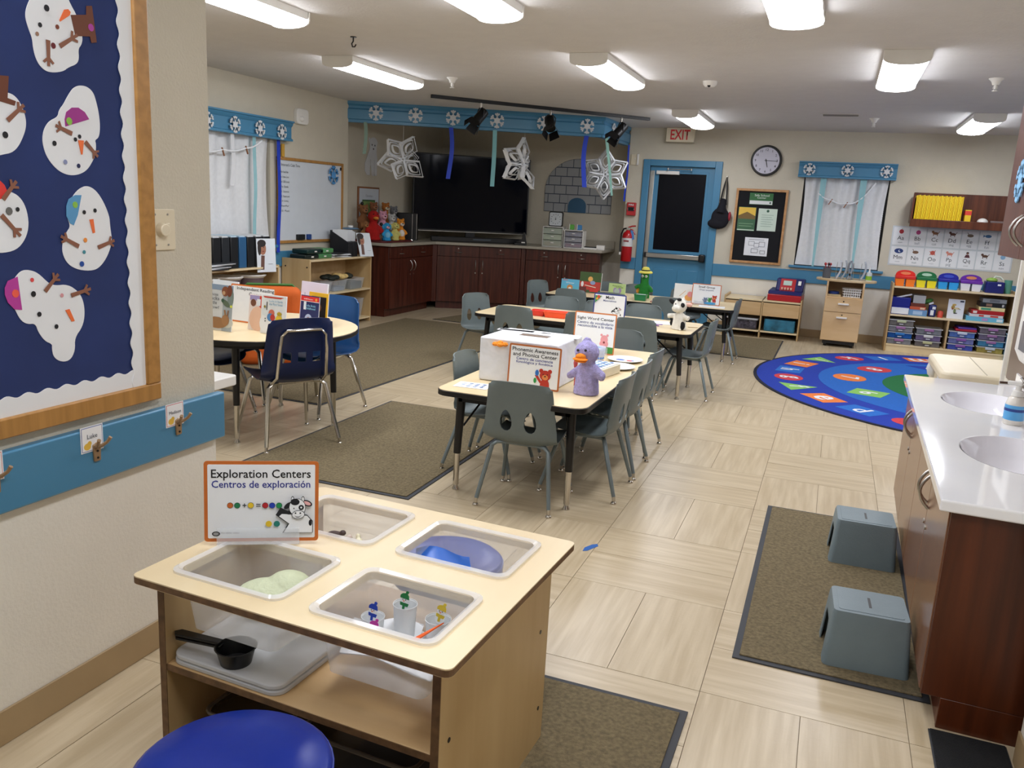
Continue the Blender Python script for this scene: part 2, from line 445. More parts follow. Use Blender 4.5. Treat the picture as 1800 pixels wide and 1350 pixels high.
LIGHTS = [(-3.29, 3.98, 'ceiling light at the top left edge of the photo, nearest the board wall'),
          (-1.9, 3.98, 'ceiling light cut by the top edge above the front activity table'),
          (-.34, 4.3, 'ceiling light at the top right, brightest and nearest the sinks'),
          (-3.85, 6.6, 'ceiling light above the reading table in the middle row'),
          (-1.79, 6.6, 'ceiling light above the middle activity table'),
          (.27, 6.6, 'ceiling light over the bare floor in the middle row at the right'),
          (-1.66, 9.85, 'ceiling light just in front of the exit sign'),
          (1.2, 9.85, 'far ceiling light above the letter rug and hanging shelf'),
          (-1.9, 1.0, None), (-.3, 1.0, None), (-4.3, 1.0, None), (2.4, 4.0, None), (2.6, 7.0, None)]
for i, (x, y, lb) in enumerate(LIGHTS):
    if lb is None: lb = 'ceiling light beyond the picture, number %s of the unseen ones' % 'one two three four five'.split()[i - 8]
    if i == 0: lp.location = (x, y, ZC); lp['label'] = lb; lp['group'] = 'fluorescent ceiling lights'
    else: copy_tree(lp, (x, y, ZC), 0, lb, 'fluorescent ceiling lights')

# ================================================================== CHAIRS
def chair_proto(name, label, shellm, legm, big=1., slots=False):
    t = thing(name, label, 'chair')
    prof = [(.205, .322), (.19, .338), (.15, .345), (.08, .338), (0, .33), (-.07, .328), (-.115, .336), (-.15, .358), (-.168, .39), (-.176, .43),
            (-.182, .48), (-.189, .53), (-.196, .58), (-.202, .62), (-.206, .648)]
    hw = [.15, .163, .17, .173, .177, .183, .188, .19, .188, .182, .176, .17, .166, .16, .142]
    n = len(prof)
    def fn(u, v):
        i = v * (n - 1); k = min(int(i), n - 2); a = i - k
        y = prof[k][0] * (1 - a) + prof[k + 1][0] * a; z = prof[k][1] * (1 - a) + prof[k + 1][1] * a
        wd = hw[k] * (1 - a) + hw[k + 1] * a
        q = (u - .5) * 2; back = max(0, min(1, (z - .33) / .08)) if v > .45 else 0
        e = abs(q) ** 3.5
        y += .036 * e * back; z += (.014 * e - .012 * (1 - q * q)) * (1 - back)
        if v > .93: z -= .012 * e
        if k < 2: y -= .03 * e
        return (q * wd * big, y * big, z * big)
    sh = MB().sheet(fn, 18, 28).build('molded_shell', shellm, t, mods=(('SOLIDIFY', dict(thickness=.007, offset=0)),))
    cut = MB()
    if slots:
        for x in (-.075, 0, .075):
            cut.prism([((x + a * .021) * big, b * big) for a, b in rrect(2, .05, .01, 3, 0, .455)], -.3, -.08, 'y')
    else:
        for sx in (-1, 1):
            p = []
            for i in range(14):
                a = 2 * PI * i / 14; r = .5 + .5 * sin(a)
                p.append((sx * .062 + cos(a) * (.038 - .015 * r), .45 + .054 * sin(a)))
            cut.prism(p, -.3, -.08, 'y')
    co = cut.build('cut', shellm, t, smooth=False)
    bo = sh.modifiers.new('b', 'BOOLEAN'); bo.operation = 'DIFFERENCE'; bo.object = co; bo.solver = 'EXACT'
    bpy.context.view_layer.update(); bake(sh); bpy.data.objects.remove(co)
    bm = bmesh.new(); bm.from_mesh(sh.data)
    for e in bm.edges: e.smooth = len(e.link_faces) == 2 and e.calc_face_angle(0) < rad(42)
    for f in bm.faces: f.smooth = True
    bm.to_mesh(sh.data); bm.free()
    if slots:
        MB().tube([(-.13 * big, -.12 * big, .32 * big), (-.125 * big, -.178 * big, .36 * big), (-.118 * big, -.2 * big, .5 * big), (-.11 * big, -.206 * big, .565 * big), (-.085 * big, -.21 * big, .59 * big),
                   (.085 * big, -.21 * big, .59 * big), (.11 * big, -.206 * big, .565 * big), (.118 * big, -.2 * big, .5 * big), (.125 * big, -.178 * big, .36 * big), (.13 * big, -.12 * big, .32 * big)], .009).build('back_frame', legm, t)
    MB().tube([(-.12 * big, .09 * big, .318 * big), (-.12 * big, -.1 * big, .318 * big), (.12 * big, -.1 * big, .318 * big), (.12 * big, .09 * big, .318 * big)], .0095 * big, closed=True).build('seat_frame', legm, t)
    for sx in (-1, 1):
        for sy in (-1, 1):
            leg = MB().tube([(sx * .085 * big, sy * .095 * big, .318 * big), (sx * .125 * big, sy * .11 * big, .317 * big), (sx * .146 * big, sy * .122 * big, .3 * big), (sx * .188 * big, sy * .2 * big, .038)],
                            [.0105 * big, .0118 * big, .0118 * big, .0102 * big]).build('leg', legm, t)
            MB().cyl((sx * .188 * big, sy * .2 * big, .04), (sx * .19 * big, sy * .203 * big, .016), .0095, n=10).lathe([(.006, .0), (.015, .0), (.016, .004), (.013, .011), (.007, .016)], (sx * .19 * big, sy * .203 * big, 0), 10).build('glide', CHROME, leg)
    return t
gc = chair_proto('school_chair', 'x', GREY, GREYLEG)
CHAIRS = [  # x, y, heading (0 faces the back wall, 90 faces left, -90 faces right), label
    (-1.33, 3.84, 2, 'nearest grey chair of all, tucked in at the near end of the front table', 1),
    (-1.1, 4.18, 90, 'grey chair nearest the photographer on the right side of the front table', 1),
    (-1.1, 4.61, 91, 'grey chair in the middle of the right side of the front table', 1),
    (-1.12, 5.06, 88, 'grey chair farthest along the right side of the front table', 1),
    (-1.7, 4.24, -90, 'grey chair on the left side of the front table beside the white box', 1),
    (-1.69, 4.72, -90, 'grey chair on the left side of the front table hidden behind the white box', 1),
    (-1.69, 5.24, -90, 'grey chair at the far left of the front table, peeking over the white box', 1),
    (-1.34, 5.58, 180, 'grey chair at the far end of the front table facing the photographer', 1),
    (-2.43, 6.64, 0, 'dark backed grey chair at the left of the near side of the middle table', 2),
    (-1.82, 6.66, 0, 'grey chair on the near side of the middle table behind the sight word sign', 2),
    (-1.39, 6.64, -2, 'grey chair at the right of the near side of the middle table', 2),
    (-2.33, 7.32, 180, 'grey chair on the far side of the middle table behind the orange tub', 2),
    (-1.93, 7.28, 180, 'grey chair on the far side of the middle table left of the math sign', 2),
    (-1.55, 7.3, 180, 'grey chair on the far side of the middle table right of the math sign', 2),
    (-2.9, 7.03, -115, 'grey chair at the left end of the middle table by the carpet', 2),
    (-1.02, 6.87, 90, 'grey chair at the right end of the middle table beside the cow puppet', 2),
    (-2.5, 8.47, 0, 'dark backed grey chair at the left of the near side of the far table', 3),
    (-2.07, 8.46, 0, 'grey chair on the near side of the far table behind the math sign', 3),
    (-1.49, 8.5, 2, 'grey chair on the near side of the far table left of the small group sign', 3),
    (-2.38, 9.3, 180, 'grey chair on the far side of the far table behind the farm books', 3),
    (-2.04, 9.28, 180, 'grey chair on the far side of the far table beside the green puppet', 3),
    (-1.5, 9.28, 180, 'grey chair on the far side of the far table behind the white picture book', 3),
    (-2.93, 8.85, -115, 'grey chair at the left end of the far table in front of the dark cabinets', 3),
    (-1.03, 8.77, 90, 'grey chair at the right end of the far table near the low shelf', 3)]
GN = {1: 'grey chairs at the front table', 2: 'grey chairs at the middle table', 3: 'grey chairs at the far table'}
for i, (x, y, a, lb, g) in enumerate(CHAIRS):
    if i == 0: gc.location = (x, y, 0); gc.rotation_euler = (0, 0, rad(a)); gc['label'] = lb; gc['group'] = GN[g]
    else: copy_tree(gc, (x, y, 0), rad(a), lb, GN[g])
nc = chair_proto('school_chair', 'navy chair seen from behind with a chrome loop on its back, at the round table', NAVY, CHROME, 1.2, True)
nc.location = (-2.975, 4.115, 0); nc.rotation_euler = (0, 0, rad(58)); nc['group'] = 'navy chairs at the round table'
b2 = copy_tree(nc, (-3.25, 4.84, 0), rad(172), 'brighter blue chair behind the right edge of the round table', 'navy chairs at the round table')
for ch in b2.children:
    if ch.name.startswith('molded_shell'):
        ch.data = ch.data.copy(); ch.data.materials[0] = NAVYL
copy_tree(nc, (-3.78, 4.3, 0), rad(-95), 'navy chair at the left of the round table, half hidden by the near wall', 'navy chairs at the round table')
copy_tree(nc, (-3.9, 4.82, 0), rad(205), 'navy chair on the far side of the round table hidden by the books', 'navy chairs at the round table')

# ================================================================== ACTIVITY TABLES
def table(x0, x1, y0, y1, z, label, name='activity_table', round_=False, legs=None, group=None):
    cx, cy = (x0 + x1) / 2, (y0 + y1) / 2; w, d = x1 - x0, y1 - y0
    t = thing(name, label, 'table', (cx, cy, 0), 0, group)
    p = ellp(0, 0, w / 2, d / 2, 40) if round_ else rrect(w, d, .07, 5)
    sc = [(x * (w - .006) / w, y * (d - .006) / d) for x, y in p]
    MB().prism(p, z - .03, z - .003).build('edge_band', BLACK, t, bev=.003)
    MB().prism(sc, z - .004, z).build('table_top', MAPLE, t)
    ap = [(x * .86, y * .86) for x, y in p]
    if round_: MB().prism(ap, z - .06, z - .03).build('apron', BLACKM, t)
    else:
        b = MB(); a, c = w / 2 - .1, d / 2 - .09
        b.box(-a, a, -c, -c + .02, z - .07, z - .03).box(-a, a, c - .02, c, z - .07, z - .03).box(-a, -a + .02, -c, c, z - .07, z - .03).box(a - .02, a, -c, c, z - .07, z - .03)
        b.build('apron', BLACKM, t)
    for lx, ly in legs or [(sx * (w / 2 - .1), sy * (d / 2 - .13)) for sx in (-1, 1) for sy in (-1, 1)]:
        ox, oy = lx * 1.03, ly * 1.015
        l = MB().tube([(lx, ly, z - .03), (ox, oy, z * .36)], [.024, .019], 12).build('leg', BLACK, t)
        MB().tube([(ox, oy, z * .37), (ox, oy, .03)], .0155, 10).build('chrome_insert', CHROME, l)
        MB().lathe([(.01, 0), (.019, 0), (.019, .006), (.012, .018), (.012, .03)], (ox, oy, 0), 12).build('glide', CHROME, l)
        MB().tube([(lx * .97, ly * .98, z * .62), (lx * .72, ly * .8, z - .05)], .006, 6).build('brace', BLACKM, l)
    return t
G = 'maple activity tables with black edges'
table(-1.79, -1.0, 3.68, 5.5, .55, 'front maple table holding the white box and purple duck puppet', group=G)
table(-2.82, -.97, 6.5, 7.28, .55, 'middle maple table holding the cow puppet and math sign', group=G)
table(-2.87, -.87, 8.53, 9.3, .55, 'far maple table holding the green puppet and small group sign', group=G)
table(-3.95, -2.72, 3.71, 4.94, .64, 'round maple table with upright picture books on it', 'round_table', True, [(.43, .16), (.16, -.43), (-.43, -.16), (-.16, .43)])

# ================================================================== SIGNS ON THE TABLES
def sign(loc, rz, w, h, border, label, lines, art=None, lean=6, hold=True, cat='sign', name='table_sign', bw=.009):
    t = thing(name, label, cat, loc, 0, rot=(rad(-lean), 0, rz))
    MB().prism(rrect(w, h, .008, 3, 0, h / 2), 0, .0015, 'y').build('border', c_(border), t)
    MB().prism(rrect(w - 2 * bw, h - 2 * bw, .003, 2, 0, h / 2), -.0006, 0, 'y').build('sign_face', WHITE, t)
    for s, x, z, tw, th, col, wt in lines:
        text(s, tw, th, c_(col), t, x, z, -.0009, wt=wt)
    if art: art.put(t, (0, -.001, 0))
    if hold:
        MB().box(-w * .4, w * .35, -.006, -.004, -.002, h * .17).box(-w * .4, w * .35, -.045, .03, -.002, .0).build('acrylic_stand', ACRYL, t)
    return t
def bear(a, x, z, s, col='b8301f', face='e08a4a'):
    a.ell(col, x - .28 * s, z + .62 * s, .13 * s); a.ell(col, x + .28 * s, z + .62 * s, .13 * s)
    a.ell(col, x, z - .25 * s, .3 * s, .42 * s); a.line(col, x - .25 * s, z - .1 * s, x - .6 * s, z + .35 * s, .16 * s)
    a.ell(col, x, z + .35 * s, .36 * s, .32 * s); a.ell(face, x, z + .24 * s, .2 * s, .16 * s)
    a.ell('1a1a1a', x - .13 * s, z + .42 * s, .035 * s); a.ell('1a1a1a', x + .13 * s, z + .42 * s, .035 * s); a.ell('1a1a1a', x, z + .3 * s, .06 * s, .04 * s)
    return a
def cow(a, x, z, s):
    K, Wc = '15171c', 'eef1f4'
    a.poly(K, [(x - 1.02 * s, z - .1 * s), (x - .78 * s, z + .28 * s), (x - .2 * s, z - .02 * s), (x + .5 * s, z - .1 * s), (x + .78 * s, z - .42 * s), (x + .78 * s, z - 1.02 * s), (x - .7 * s, z - 1.02 * s), (x - .42 * s, z - .55 * s)])
    a.poly(Wc, [(x - .72 * s, z - .05 * s), (x - .2 * s, z - .08 * s), (x + .5 * s, z - .15 * s), (x + .75 * s, z - .45 * s), (x + .75 * s, z - 1. * s), (x - .62 * s, z - 1. * s), (x - .36 * s, z - .55 * s), (x - .85 * s, z - .17 * s)])
    a.ell(K, x - .36 * s, z + .02 * s, .2 * s, .1 * s); a.ell(K, x + .66 * s, z - .5 * s, .08 * s, .16 * s)
    a.ell(K, x - .42 * s, z + .38 * s, .24 * s, .12 * s, .7); a.ell(K, x + .5 * s, z + .5 * s, .26 * s, .15 * s, -.4); a.ell('e9b3b3', x + .5 * s, z + .5 * s, .19 * s, .09 * s, -.4)
    for dx in (-.2, .3): a.ell(K, x + dx * s, z + .72 * s, .08 * s, .15 * s); a.ell(Wc, x + dx * s, z + .71 * s, .055 * s, .12 * s)
    a.ell(K, x + .03 * s, z + .3 * s, .41 * s, .46 * s); a.ell(Wc, x + .03 * s, z + .3 * s, .385 * s, .435 * s)
    a.ell(K, x - .08 * s, z + .58 * s, .22 * s, .17 * s); a.ell(K, x + .22 * s, z + .3 * s, .13 * s, .13 * s); a.ell(Wc, x + .22 * s, z + .3 * s, .05 * s)
    a.ell(K, x - .13 * s, z + .26 * s, .03 * s)
    a.ell(K, x + .08 * s, z - .06 * s, .32 * s, .22 * s, .1); a.ell(Wc, x + .08 * s, z - .06 * s, .295 * s, .195 * s, .1)
    for dx in (-.05, .18): a.ell(K, x + dx * s, z + .02 * s, .04 * s)
    a.poly(K, [(x - .1 * s, z - .1 * s), (x, z - .16 * s), (x + .12 * s, z - .16 * s), (x + .24 * s, z - .08 * s), (x + .12 * s, z - .19 * s), (x, z - .19 * s)])
    return a
a = Art()
for i, col in enumerate(('c8682b', '1d7a4e')): a.ell('1a1a1a', -.078 + i * .0175, .096, .0078); a.ell(col, -.078 + i * .0175, .096, .007)
a.rect('15171c', -.0475, -.0375, .0955, .0975); a.rect('15171c', -.0435, -.0415, .0915, .1015)
a.ell('1a1a1a', -.027, .0965, .0078); a.ell('e3c12d', -.027, .0965, .007)
a.rect('15171c', -.0135, -.0025, .0985, .1005); a.rect('15171c', -.0135, -.0025, .0935, .0955)
for i, col in enumerate(('b3202a', '1f3db0', '1d8a4e')): a.ell('1a1a1a', .009 + i * .0173, .0965, .0078); a.ell(col, .009 + i * .0173, .0965, .007)
a.ell('e3c12d', .018, .048, .008); a.ell('1d7a6e', .038, .048, .008)
cow(a, .088, .077, .052)
a.ell('1a1a1a', -.111, .025, .01, .0065); a.ell('9a9a9a', -.111, .025, .007, .004)
X_SIGN = (-1.287, 1.668, .592)
sg = sign(X_SIGN, rad(30), .284, .212, 'c46a28', 'orange bordered exploration centers sign with a cartoon cow, on the nearest table',
     [('Exploration Centers', -.001, .176, .246, .029, '0c0c10', .01), ('Centros de exploración', -.001, .149, .244, .025, '1c2a8c', .008)], a, lean=4, hold=False)
MB().box(-.11, .095, -.012, -.0095, -.004, .038).box(-.11, .095, -.012, .03, -.0055, -.003).box(-.11, .095, .004, .0065, -.004, .03).build('acrylic_stand', ACRYL, sg, bev=.0006)
text('Nutri children  activities', .045, .004, c_('3a3a3a'), sg, -.078, .0235, -.0012)
a = bear(Art(), .065, .045, .085); a.ell('2f6fc0', .02, .085, .01, .016); a.ell('2f9a4a', .012, .045, .008, .014)
sign((-1.365, 3.965, .552), rad(-1), .285, .222, 'b5652f', 'phonemic awareness sign leaning on the white box on the front table',
     [('Phonemic Awareness', 0, .196, .25, .02, '14161c', .012), ('and Phonics Center', 0, .171, .24, .02, '14161c', .012),
      ('Centro de conciencia', .0, .149, .2, .015, '1c2a8c', .01), ('fonológica y fonética', .0, .13, .2, .017, '1c2a8c', .01)], a, lean=4, hold=False)
a = Art(); a.rect('3f8a3a', .02, .133, .009, .05); a.ell('e39aa0', .07, .095, .025, .03); a.ell('e39aa0', .07, .068, .03, .026); a.ell('7a2a34', .07, .078, .007); a.ell('e39aa0', .05, .125, .008); a.ell('e39aa0', .09, .125, .008)
sign((-1.39, 5.2, .552), rad(-2), .283, .265, 'c77a45', 'sight word center sign with a pink pig at the back of the front table',
     [('Sight Word Center', 0, .222, .25, .024, '14161c', .012), ('Centro de vocabulario', 0, .197, .245, .018, '26387a', .01), ('reconocible a la vista', 0, .176, .235, .018, '26387a', .01)], a, lean=4)
a = Art(); cow(a, .07, .07, .05)
a.poly('3f8a4a', [(-.13, .13), (-.13, .195), (-.07, .195)]); a.ell('c0492f', -.1, .185, .014); a.ell('e3a73a', -.112, .168, .01)
sign((-1.735, 6.92, .552), rad(-3), .285, .215, '1d2c86', 'blue bordered math sign on the middle table',
     [('Math', .0, .185, .075, .026, '14161c', .014), ('Matemáticas', .0, .157, .115, .016, '26387a', .01)], a, lean=4)
a = bear(Art(), .09, .06, .06); bear(a, .045, .045, .045, '2f8a3a', '2f8a3a'); bear(a, .0, .04, .05, '6a7a9a', '6a7a9a'); a.ell('3f9ad0', .05, .02, .06, .012)
sign((-1.19, 8.8, .552), rad(-4), .3, .215, 'c77a55', 'small group sign with toy bears on the far table',
     [('Small Group', 0, .18, .17, .026, '14161c', .014), ('Grupo pequeño', 0, .152, .15, .02, '3a4a7a', .008)], a, lean=4)

# ================================================================== PUPPETS
def eyeball(par, p, r, white=False):
    if white: MB().ell(p, r * 2.1, 10).build('eye', WHITEP, par); p = (p[0], p[1] - r * 1.6, p[2])
    return MB().ell(p, r, 8).build('pupil' if white else 'eye', BLACK, par)
def duck():
    fur = mat('lavender_plush', 'bcb4ea', .95, var=.18, vs=60, bump=1., bs=260)
    t = thing('duck_puppet', 'lavender plush duck hand puppet with an orange beak on the front table', 'puppet', (-1.093, 4.02, .552), rad(-8))
    b = MB()
    b.tube([(0, 0, .0), (0, 0, .03), (0, 0, .08), (0, 0, .13), (0, 0, .165)], [.066, .064, .058, .047, .035], 18)
    b.ell((-.008, -.005, .212), (.064, .056, .06), 16)
    b.ell((-.018, 0, .272), (.014, .012, .018), 10).ell((-.03, .0, .266), (.01, .01, .014), 8).ell((-.002, 0, .274), (.01, .01, .014), 8)
    b.tube([(.03, 0, .135), (.06, -.01, .115), (.088, -.015, .1), (.1, -.015, .098)], [.026, .026, .024, .018], 12)
    b.tube([(-.03, 0, .13), (-.065, -.01, .1), (-.092, -.015, .082), (-.102, -.015, .078)], [.022, .022, .018, .012], 12)
    b.build('plush_body', fur, t, mods=PLUSHMODS(.0045) + (('DISPLACE', dict(strength=.004, texture=cloudtex())),))
    om = mat('orange_felt', 'f08a1c', .9, var=.1, bump=.4)
    bk = MB().ell((-.016, -.066, .184), (.04, .034, .009), 16).ell((-.016, -.06, .195), (.028, .028, .018), 14).build('beak', om, t)
    MB().ell((-.016, -.06, .174), (.032, .027, .008), 12).build('lower_beak', om, t)
    for x, z in ((-.037, .226), (.005, .23)): eyeball(t, (x, -.056, z), .007)
def cloudtex():
    tx = bpy.data.textures.get('fur') or bpy.data.textures.new('fur', 'CLOUDS'); tx.noise_scale = .008; return tx
duck()
def cowpuppet():
    wf = mat('white_plush', 'efece2', .95, var=.06, vs=40, bump=.7, bs=240); bf = mat('black_plush', '131317', .95, bump=.6, bs=240)
    t = thing('cow_puppet', 'white plush cow hand puppet with black patches on the middle table', 'puppet', (-1.105, 6.76, .552), rad(-12))
    b = MB().tube([(0, 0, 0), (0, 0, .05), (0, 0, .1), (0, 0, .13)], [.062, .056, .046, .035], 16).ell((0, -.01, .19), (.058, .052, .058), 14).ell((-.012, -.055, .17), (.04, .03, .03), 12)
    b.tube([(.03, 0, .105), (.06, -.015, .1), (.085, -.02, .095)], [.022, .02, .022], 10).tube([(-.03, 0, .105), (-.065, -.015, .105), (-.095, -.02, .1)], [.022, .02, .02], 10)
    b.ell((.02, 0, .245), (.012, .012, .018), 8)
    b.build('plush_body', wf, t, mods=PLUSHMODS(.005))
    MB().ell((-.072, 0, .215), (.035, .014, .018), 12, Matrix.Rotation(.5, 3, 'Y').to_euler()).build('ear', bf, t)
    MB().ell((.07, 0, .205), (.03, .014, .018), 12).build('ear', mat('pink_plush', 'e6b9ad', .9), t)
    MB().ell((.032, -.043, .2), (.02, .014, .02), 12).build('eye_patch', bf, t)
    eyeball(t, (.034, -.056, .202), .006); eyeball(t, (-.022, -.056, .207), .005)
    for p, r in (((.045, -.036, .035), (.022, .018, .034)), ((-.055, -.02, .05), (.014, .02, .026)), ((.0, -.04, .243), (.02, .02, .012))):
        MB().ell(p, r, 12).build('black_patch', bf, t)
    MB().tube([(.03, -.05, .06), (.034, -.062, .03), (.036, -.06, .008)], .004, 6).ell((.036, -.06, .006), .009, 8).build('tail', wf, t)
cowpuppet()
def greenpuppet():
    gf = mat('green_plush', '1f7a2c', .95, var=.12, vs=50, bump=.5, bs=240); yf = mat('yellow_felt', 'e8df6a', .9, bump=.3)
    t = thing('green_puppet', 'green plush puppet with a yellow hat and round white eyes on the far table', 'puppet', (-1.87, 8.95, .552), rad(-5))
    MB().tube([(0, 0, 0), (0, 0, .06), (0, 0, .12), (0, 0, .18), (0, 0, .24), (0, 0, .275)], [.062, .058, .05, .04, .042, .03], 16).tube([(.03, 0, .13), (.07, -.01, .1), (.09, -.01, .07)], [.025, .024, .018], 10).tube([(-.03, 0, .13), (-.07, -.01, .12), (-.1, -.015, .1)], [.022, .022, .018], 10).build('plush_body', gf, t, mods=PLUSHMODS(.006))
    MB().ell((-.075, .02, .07), (.022, .02, .03), 10).build('orange_patch', mat('orange_felt2', 'e09a3a', .9), t)
    h = MB().lathe([(.0, .27), (.07, .265), (.075, .275), (.066, .288), (.045, .29), (.042, .31), (.03, .33), (.0, .335)], n=18).build('hat', yf, t)
    MB().lathe([(.0465, .289), (.0475, .291), (.0455, .302), (.044, .302)], n=18).build('hat_band', BLACK, h)
    for x in (-.02, .02): eyeball(t, (x, -.036, .235), .007, True)
    MB().ell((0, -.045, .215), (.012, .006, .006), 8).build('mouth', BLACK, t)
greenpuppet()

# ================================================================== THINGS ON THE FRONT TABLE
def whitebox():
    pap = mat('wrinkled_white_paper', 'e4e6ea', .6, var=.04, vs=14, bump=1., bs=14)
    t = thing('wrapped_box', 'large box wrapped in crumpled white paper with a hand slot on the front table', 'box', (-1.465, 4.21, .552), rad(-1.5))
    b = MB(); b.box(-.22, .22, -.2, .2, 0, .232)
    o = b.build('carton', pap, t, bev=.008)
    MB().box(-.07, .09, -.02, .03, .2325, .2335).build('slot', c_('6f5a48'), t)
    MB().box(-.075, .095, .03, .05, .2325, .238).build('slot_flap', pap, t)
    for (x, y, wd, a) in ((-.14, .12, .1, .1), (.12, .1, .12, -.2), (.02, -.1, .16, .06), (-.05, .13, .2, .15)):
        MB().box(-wd, wd, -.025, .025, 0, .0022).build('paper_fold', pap, t, (x, y, .232), (0, 0, a), bev=.0008)
    s = MB()
    for i in range(5):
        a_ = 2 * PI * i / 5; s.ell((.018 * cos(a_), .018 * sin(a_), 0), (.012, .012, .008), 8)
    s.ell((0, 0, 0), (.014, .014, .012), 8); s.build('orange_pompom', mat('orange_fluff', 'f5962e', .95, bump=1., bs=200), t, (-.1, -.205, .205)).scale = (1.5, 1.5, 1.5)
whitebox()
def flat_item(name, label, cat, w, d, h, loc, rz, m, art=None, group=None, bev=.001):
    t = thing(name, label, cat, loc, rz, group)
    MB().box(-w / 2, w / 2, -d / 2, d / 2, 0, h).build('body' if cat != 'paper' else 'sheet', m, t, bev=bev)
    if art: art.put(t, (0, -d / 2, h + .0002), (-PI / 2, 0, 0))
    return t
def lay_art(t, art, h, y0): art.put(t, (0, y0, h + .0001), (-PI / 2, 0, 0))
def flat_art(par, art, z):   # art drawn in XZ, laid on a horizontal surface facing up
    o = art.put(par, (0, 0, z), (-PI / 2, 0, 0)); return o
a = Art()
for i in range(4):
    for j in range(3): a.ell('8fa6d0' if (i + j) % 2 else 'b7c4de', -.055 + .036 * i, -.03 + .03 * j, .011, .008)
t = thing('activity_sheet', 'white sheet with small blue pictures at the near left corner of the front table', 'paper', (-1.65, 3.86, .551), rad(5))
MB().box(-.09, .09, -.065, .065, 0, .0008).build('sheet', WHITE, t); flat_art(t, a, .0008)
def plate(loc, label, g, marks):
    t = thing('paper_plate', label, 'plate', loc, 0, g)
    MB().lathe([(.0, .002), (.075, .002), (.088, .006), (.11, .013), (.111, .014), (.11, .0155), (.088, .009), (.075, .005), (0, .0048)], n=28).build('plate_body', WHITE, t)
    for x, y, r, c in marks: MB().ell((x, y, .006), (r, r * .7, .003), 8).build('paper_scrap', c_(c), t)
plate((-1.14, 5.06, .551), 'white paper plate with blue and red scraps farther back on the front table', 'white paper plates', [(-.03, 0, .03, '4a6fc0'), (.03, -.01, .02, 'd0484a'), (.045, .0, .014, '5a78c8')])
plate((-1.13, 4.8, .551), 'white paper plate behind the narrow white tray on the front table', 'white paper plates', [(-.03, .02, .018, '3a5aa0')])
t = thing('letter_tray', 'long white tray with a blue printed lid right of the duck puppet', 'tray', (-1.17, 4.55, .551), rad(-10))
MB().box(-.075, .075, -.13, .13, 0, .052).build('tray_body', CREAM, t, bev=.004); MB().box(-.065, .065, -.12, .12, .052, .056).build('lid', WHITE, t)
a = Art()
for i in range(3):
    for j in range(6): a.rect('6f95c8' if (i + j) % 2 else 'a7c0dd', -.055 + .038 * i, -.03 + .038 * i, -.11 + .038 * j, -.085 + .038 * j)
flat_art(t, a, .056)
t = thing('bead_tub', 'clear tub with blue and red lids behind the duck puppet', 'tub', (-1.28, 4.9, .551))
MB().lathe([(.04, 0), (.045, .04), (.052, .1), (.05, .1), (.042, .04), (.036, .003)], n=20).build('tub_body', CLEARE, t)
for i in range(4): MB().lathe([(0, 0), (.042 + .002 * i, 0), (.043 + .002 * i, .012), (0, .012)], (0, 0, .004 + i * .024), 18).build('layer', c_(['c0392f', '5a8ad0', '3f6fc0', '5f94d8'][i]), t)
t = thing('red_bow', 'small pinkish red ribbon on the box corner behind the duck puppet', 'ribbon', (-1.19, 4.13, .56)); MB().ell((0, 0, .12), (.012, .006, .03), 8).tube([(0, 0, 0), (0, 0, .12)], .003, 6).build('bow', c_('e0605a'), t)

# things on the middle table
def tub(name, label, cat, loc, rz, w, d, h, m, group=None, taper=.85, extra=None, fill=None):
    t = thing(name, label, cat, loc, rz, group)
    b = MB(); th = .003
    o = rrect(w, d, .012, 3); i_ = [(x * taper, y * taper) for x, y in o]; q = (w - 2 * th) / w
    n = len(o)
    v = [(x, y, 0) for x, y in i_] + [(x, y, h) for x, y in o] + [(x * q, y * q, h) for x, y in o] + [(x * q, y * q, th) for x, y in i_]
    f = [tuple(range(n - 1, -1, -1))] + [(k * n + i, k * n + (i + 1) % n, (k + 1) * n + (i + 1) % n, (k + 1) * n + i) for k in range(3) for i in range(n)] + [tuple(3 * n + i for i in range(n))]
    b.add(v, f); b.build('tub_body', m, t)
    rim = [(x * 1.03, y * 1.03, h - .002) for x, y in o]
    MB().tube(rim, .0028, 6, True).build('rim', m, t)
    if fill: MB().prism([(x * .93, y * .93) for x, y in i_], .004, h * fill[1]).build('contents', c_(fill[0]), t)
    return t
tub('craft_tub', 'orange plastic tub near the left of the middle table', 'tub', (-2.14, 6.72, .551), rad(5), .2, .13, .05, mat('orange_plastic', 'f2562a', .4))
tub('craft_tub', 'red plastic tub left of the orange tub on the middle table', 'tub', (-2.3, 6.74, .551), rad(5), .12, .12, .045, mat('red_plastic', 'e23a2c', .4))
for x, y, r, wd, dp, lb in ((-1.95, 7.02, .2, .26, .2, 'white worksheet behind the orange tub on the middle table'), (-2.28, 7.1, -.1, .22, .16, 'white worksheet near the far left edge of the middle table'),
                         (-1.35, 7.02, .3, .25, .2, 'white worksheet left of the cow puppet on the middle table')):
    t = thing('worksheet', lb, 'paper', (x, y, .551), r, 'worksheets on the middle table'); MB().box(-wd / 2, wd / 2, -dp / 2, dp / 2, 0, .004).build('sheet', WHITE, t)
t = thing('crayon_box', 'open green and white crayon box by the math sign', 'box', (-1.87, 6.72, .555), rad(28)); MB().box(-.05, .05, -.08, .08, 0, .02).build('box_body', WHITE, t, bev=.002); MB().box(-.035, .035, .01, .06, .02, .022).build('green_window', c_('3f8a5a'), t)
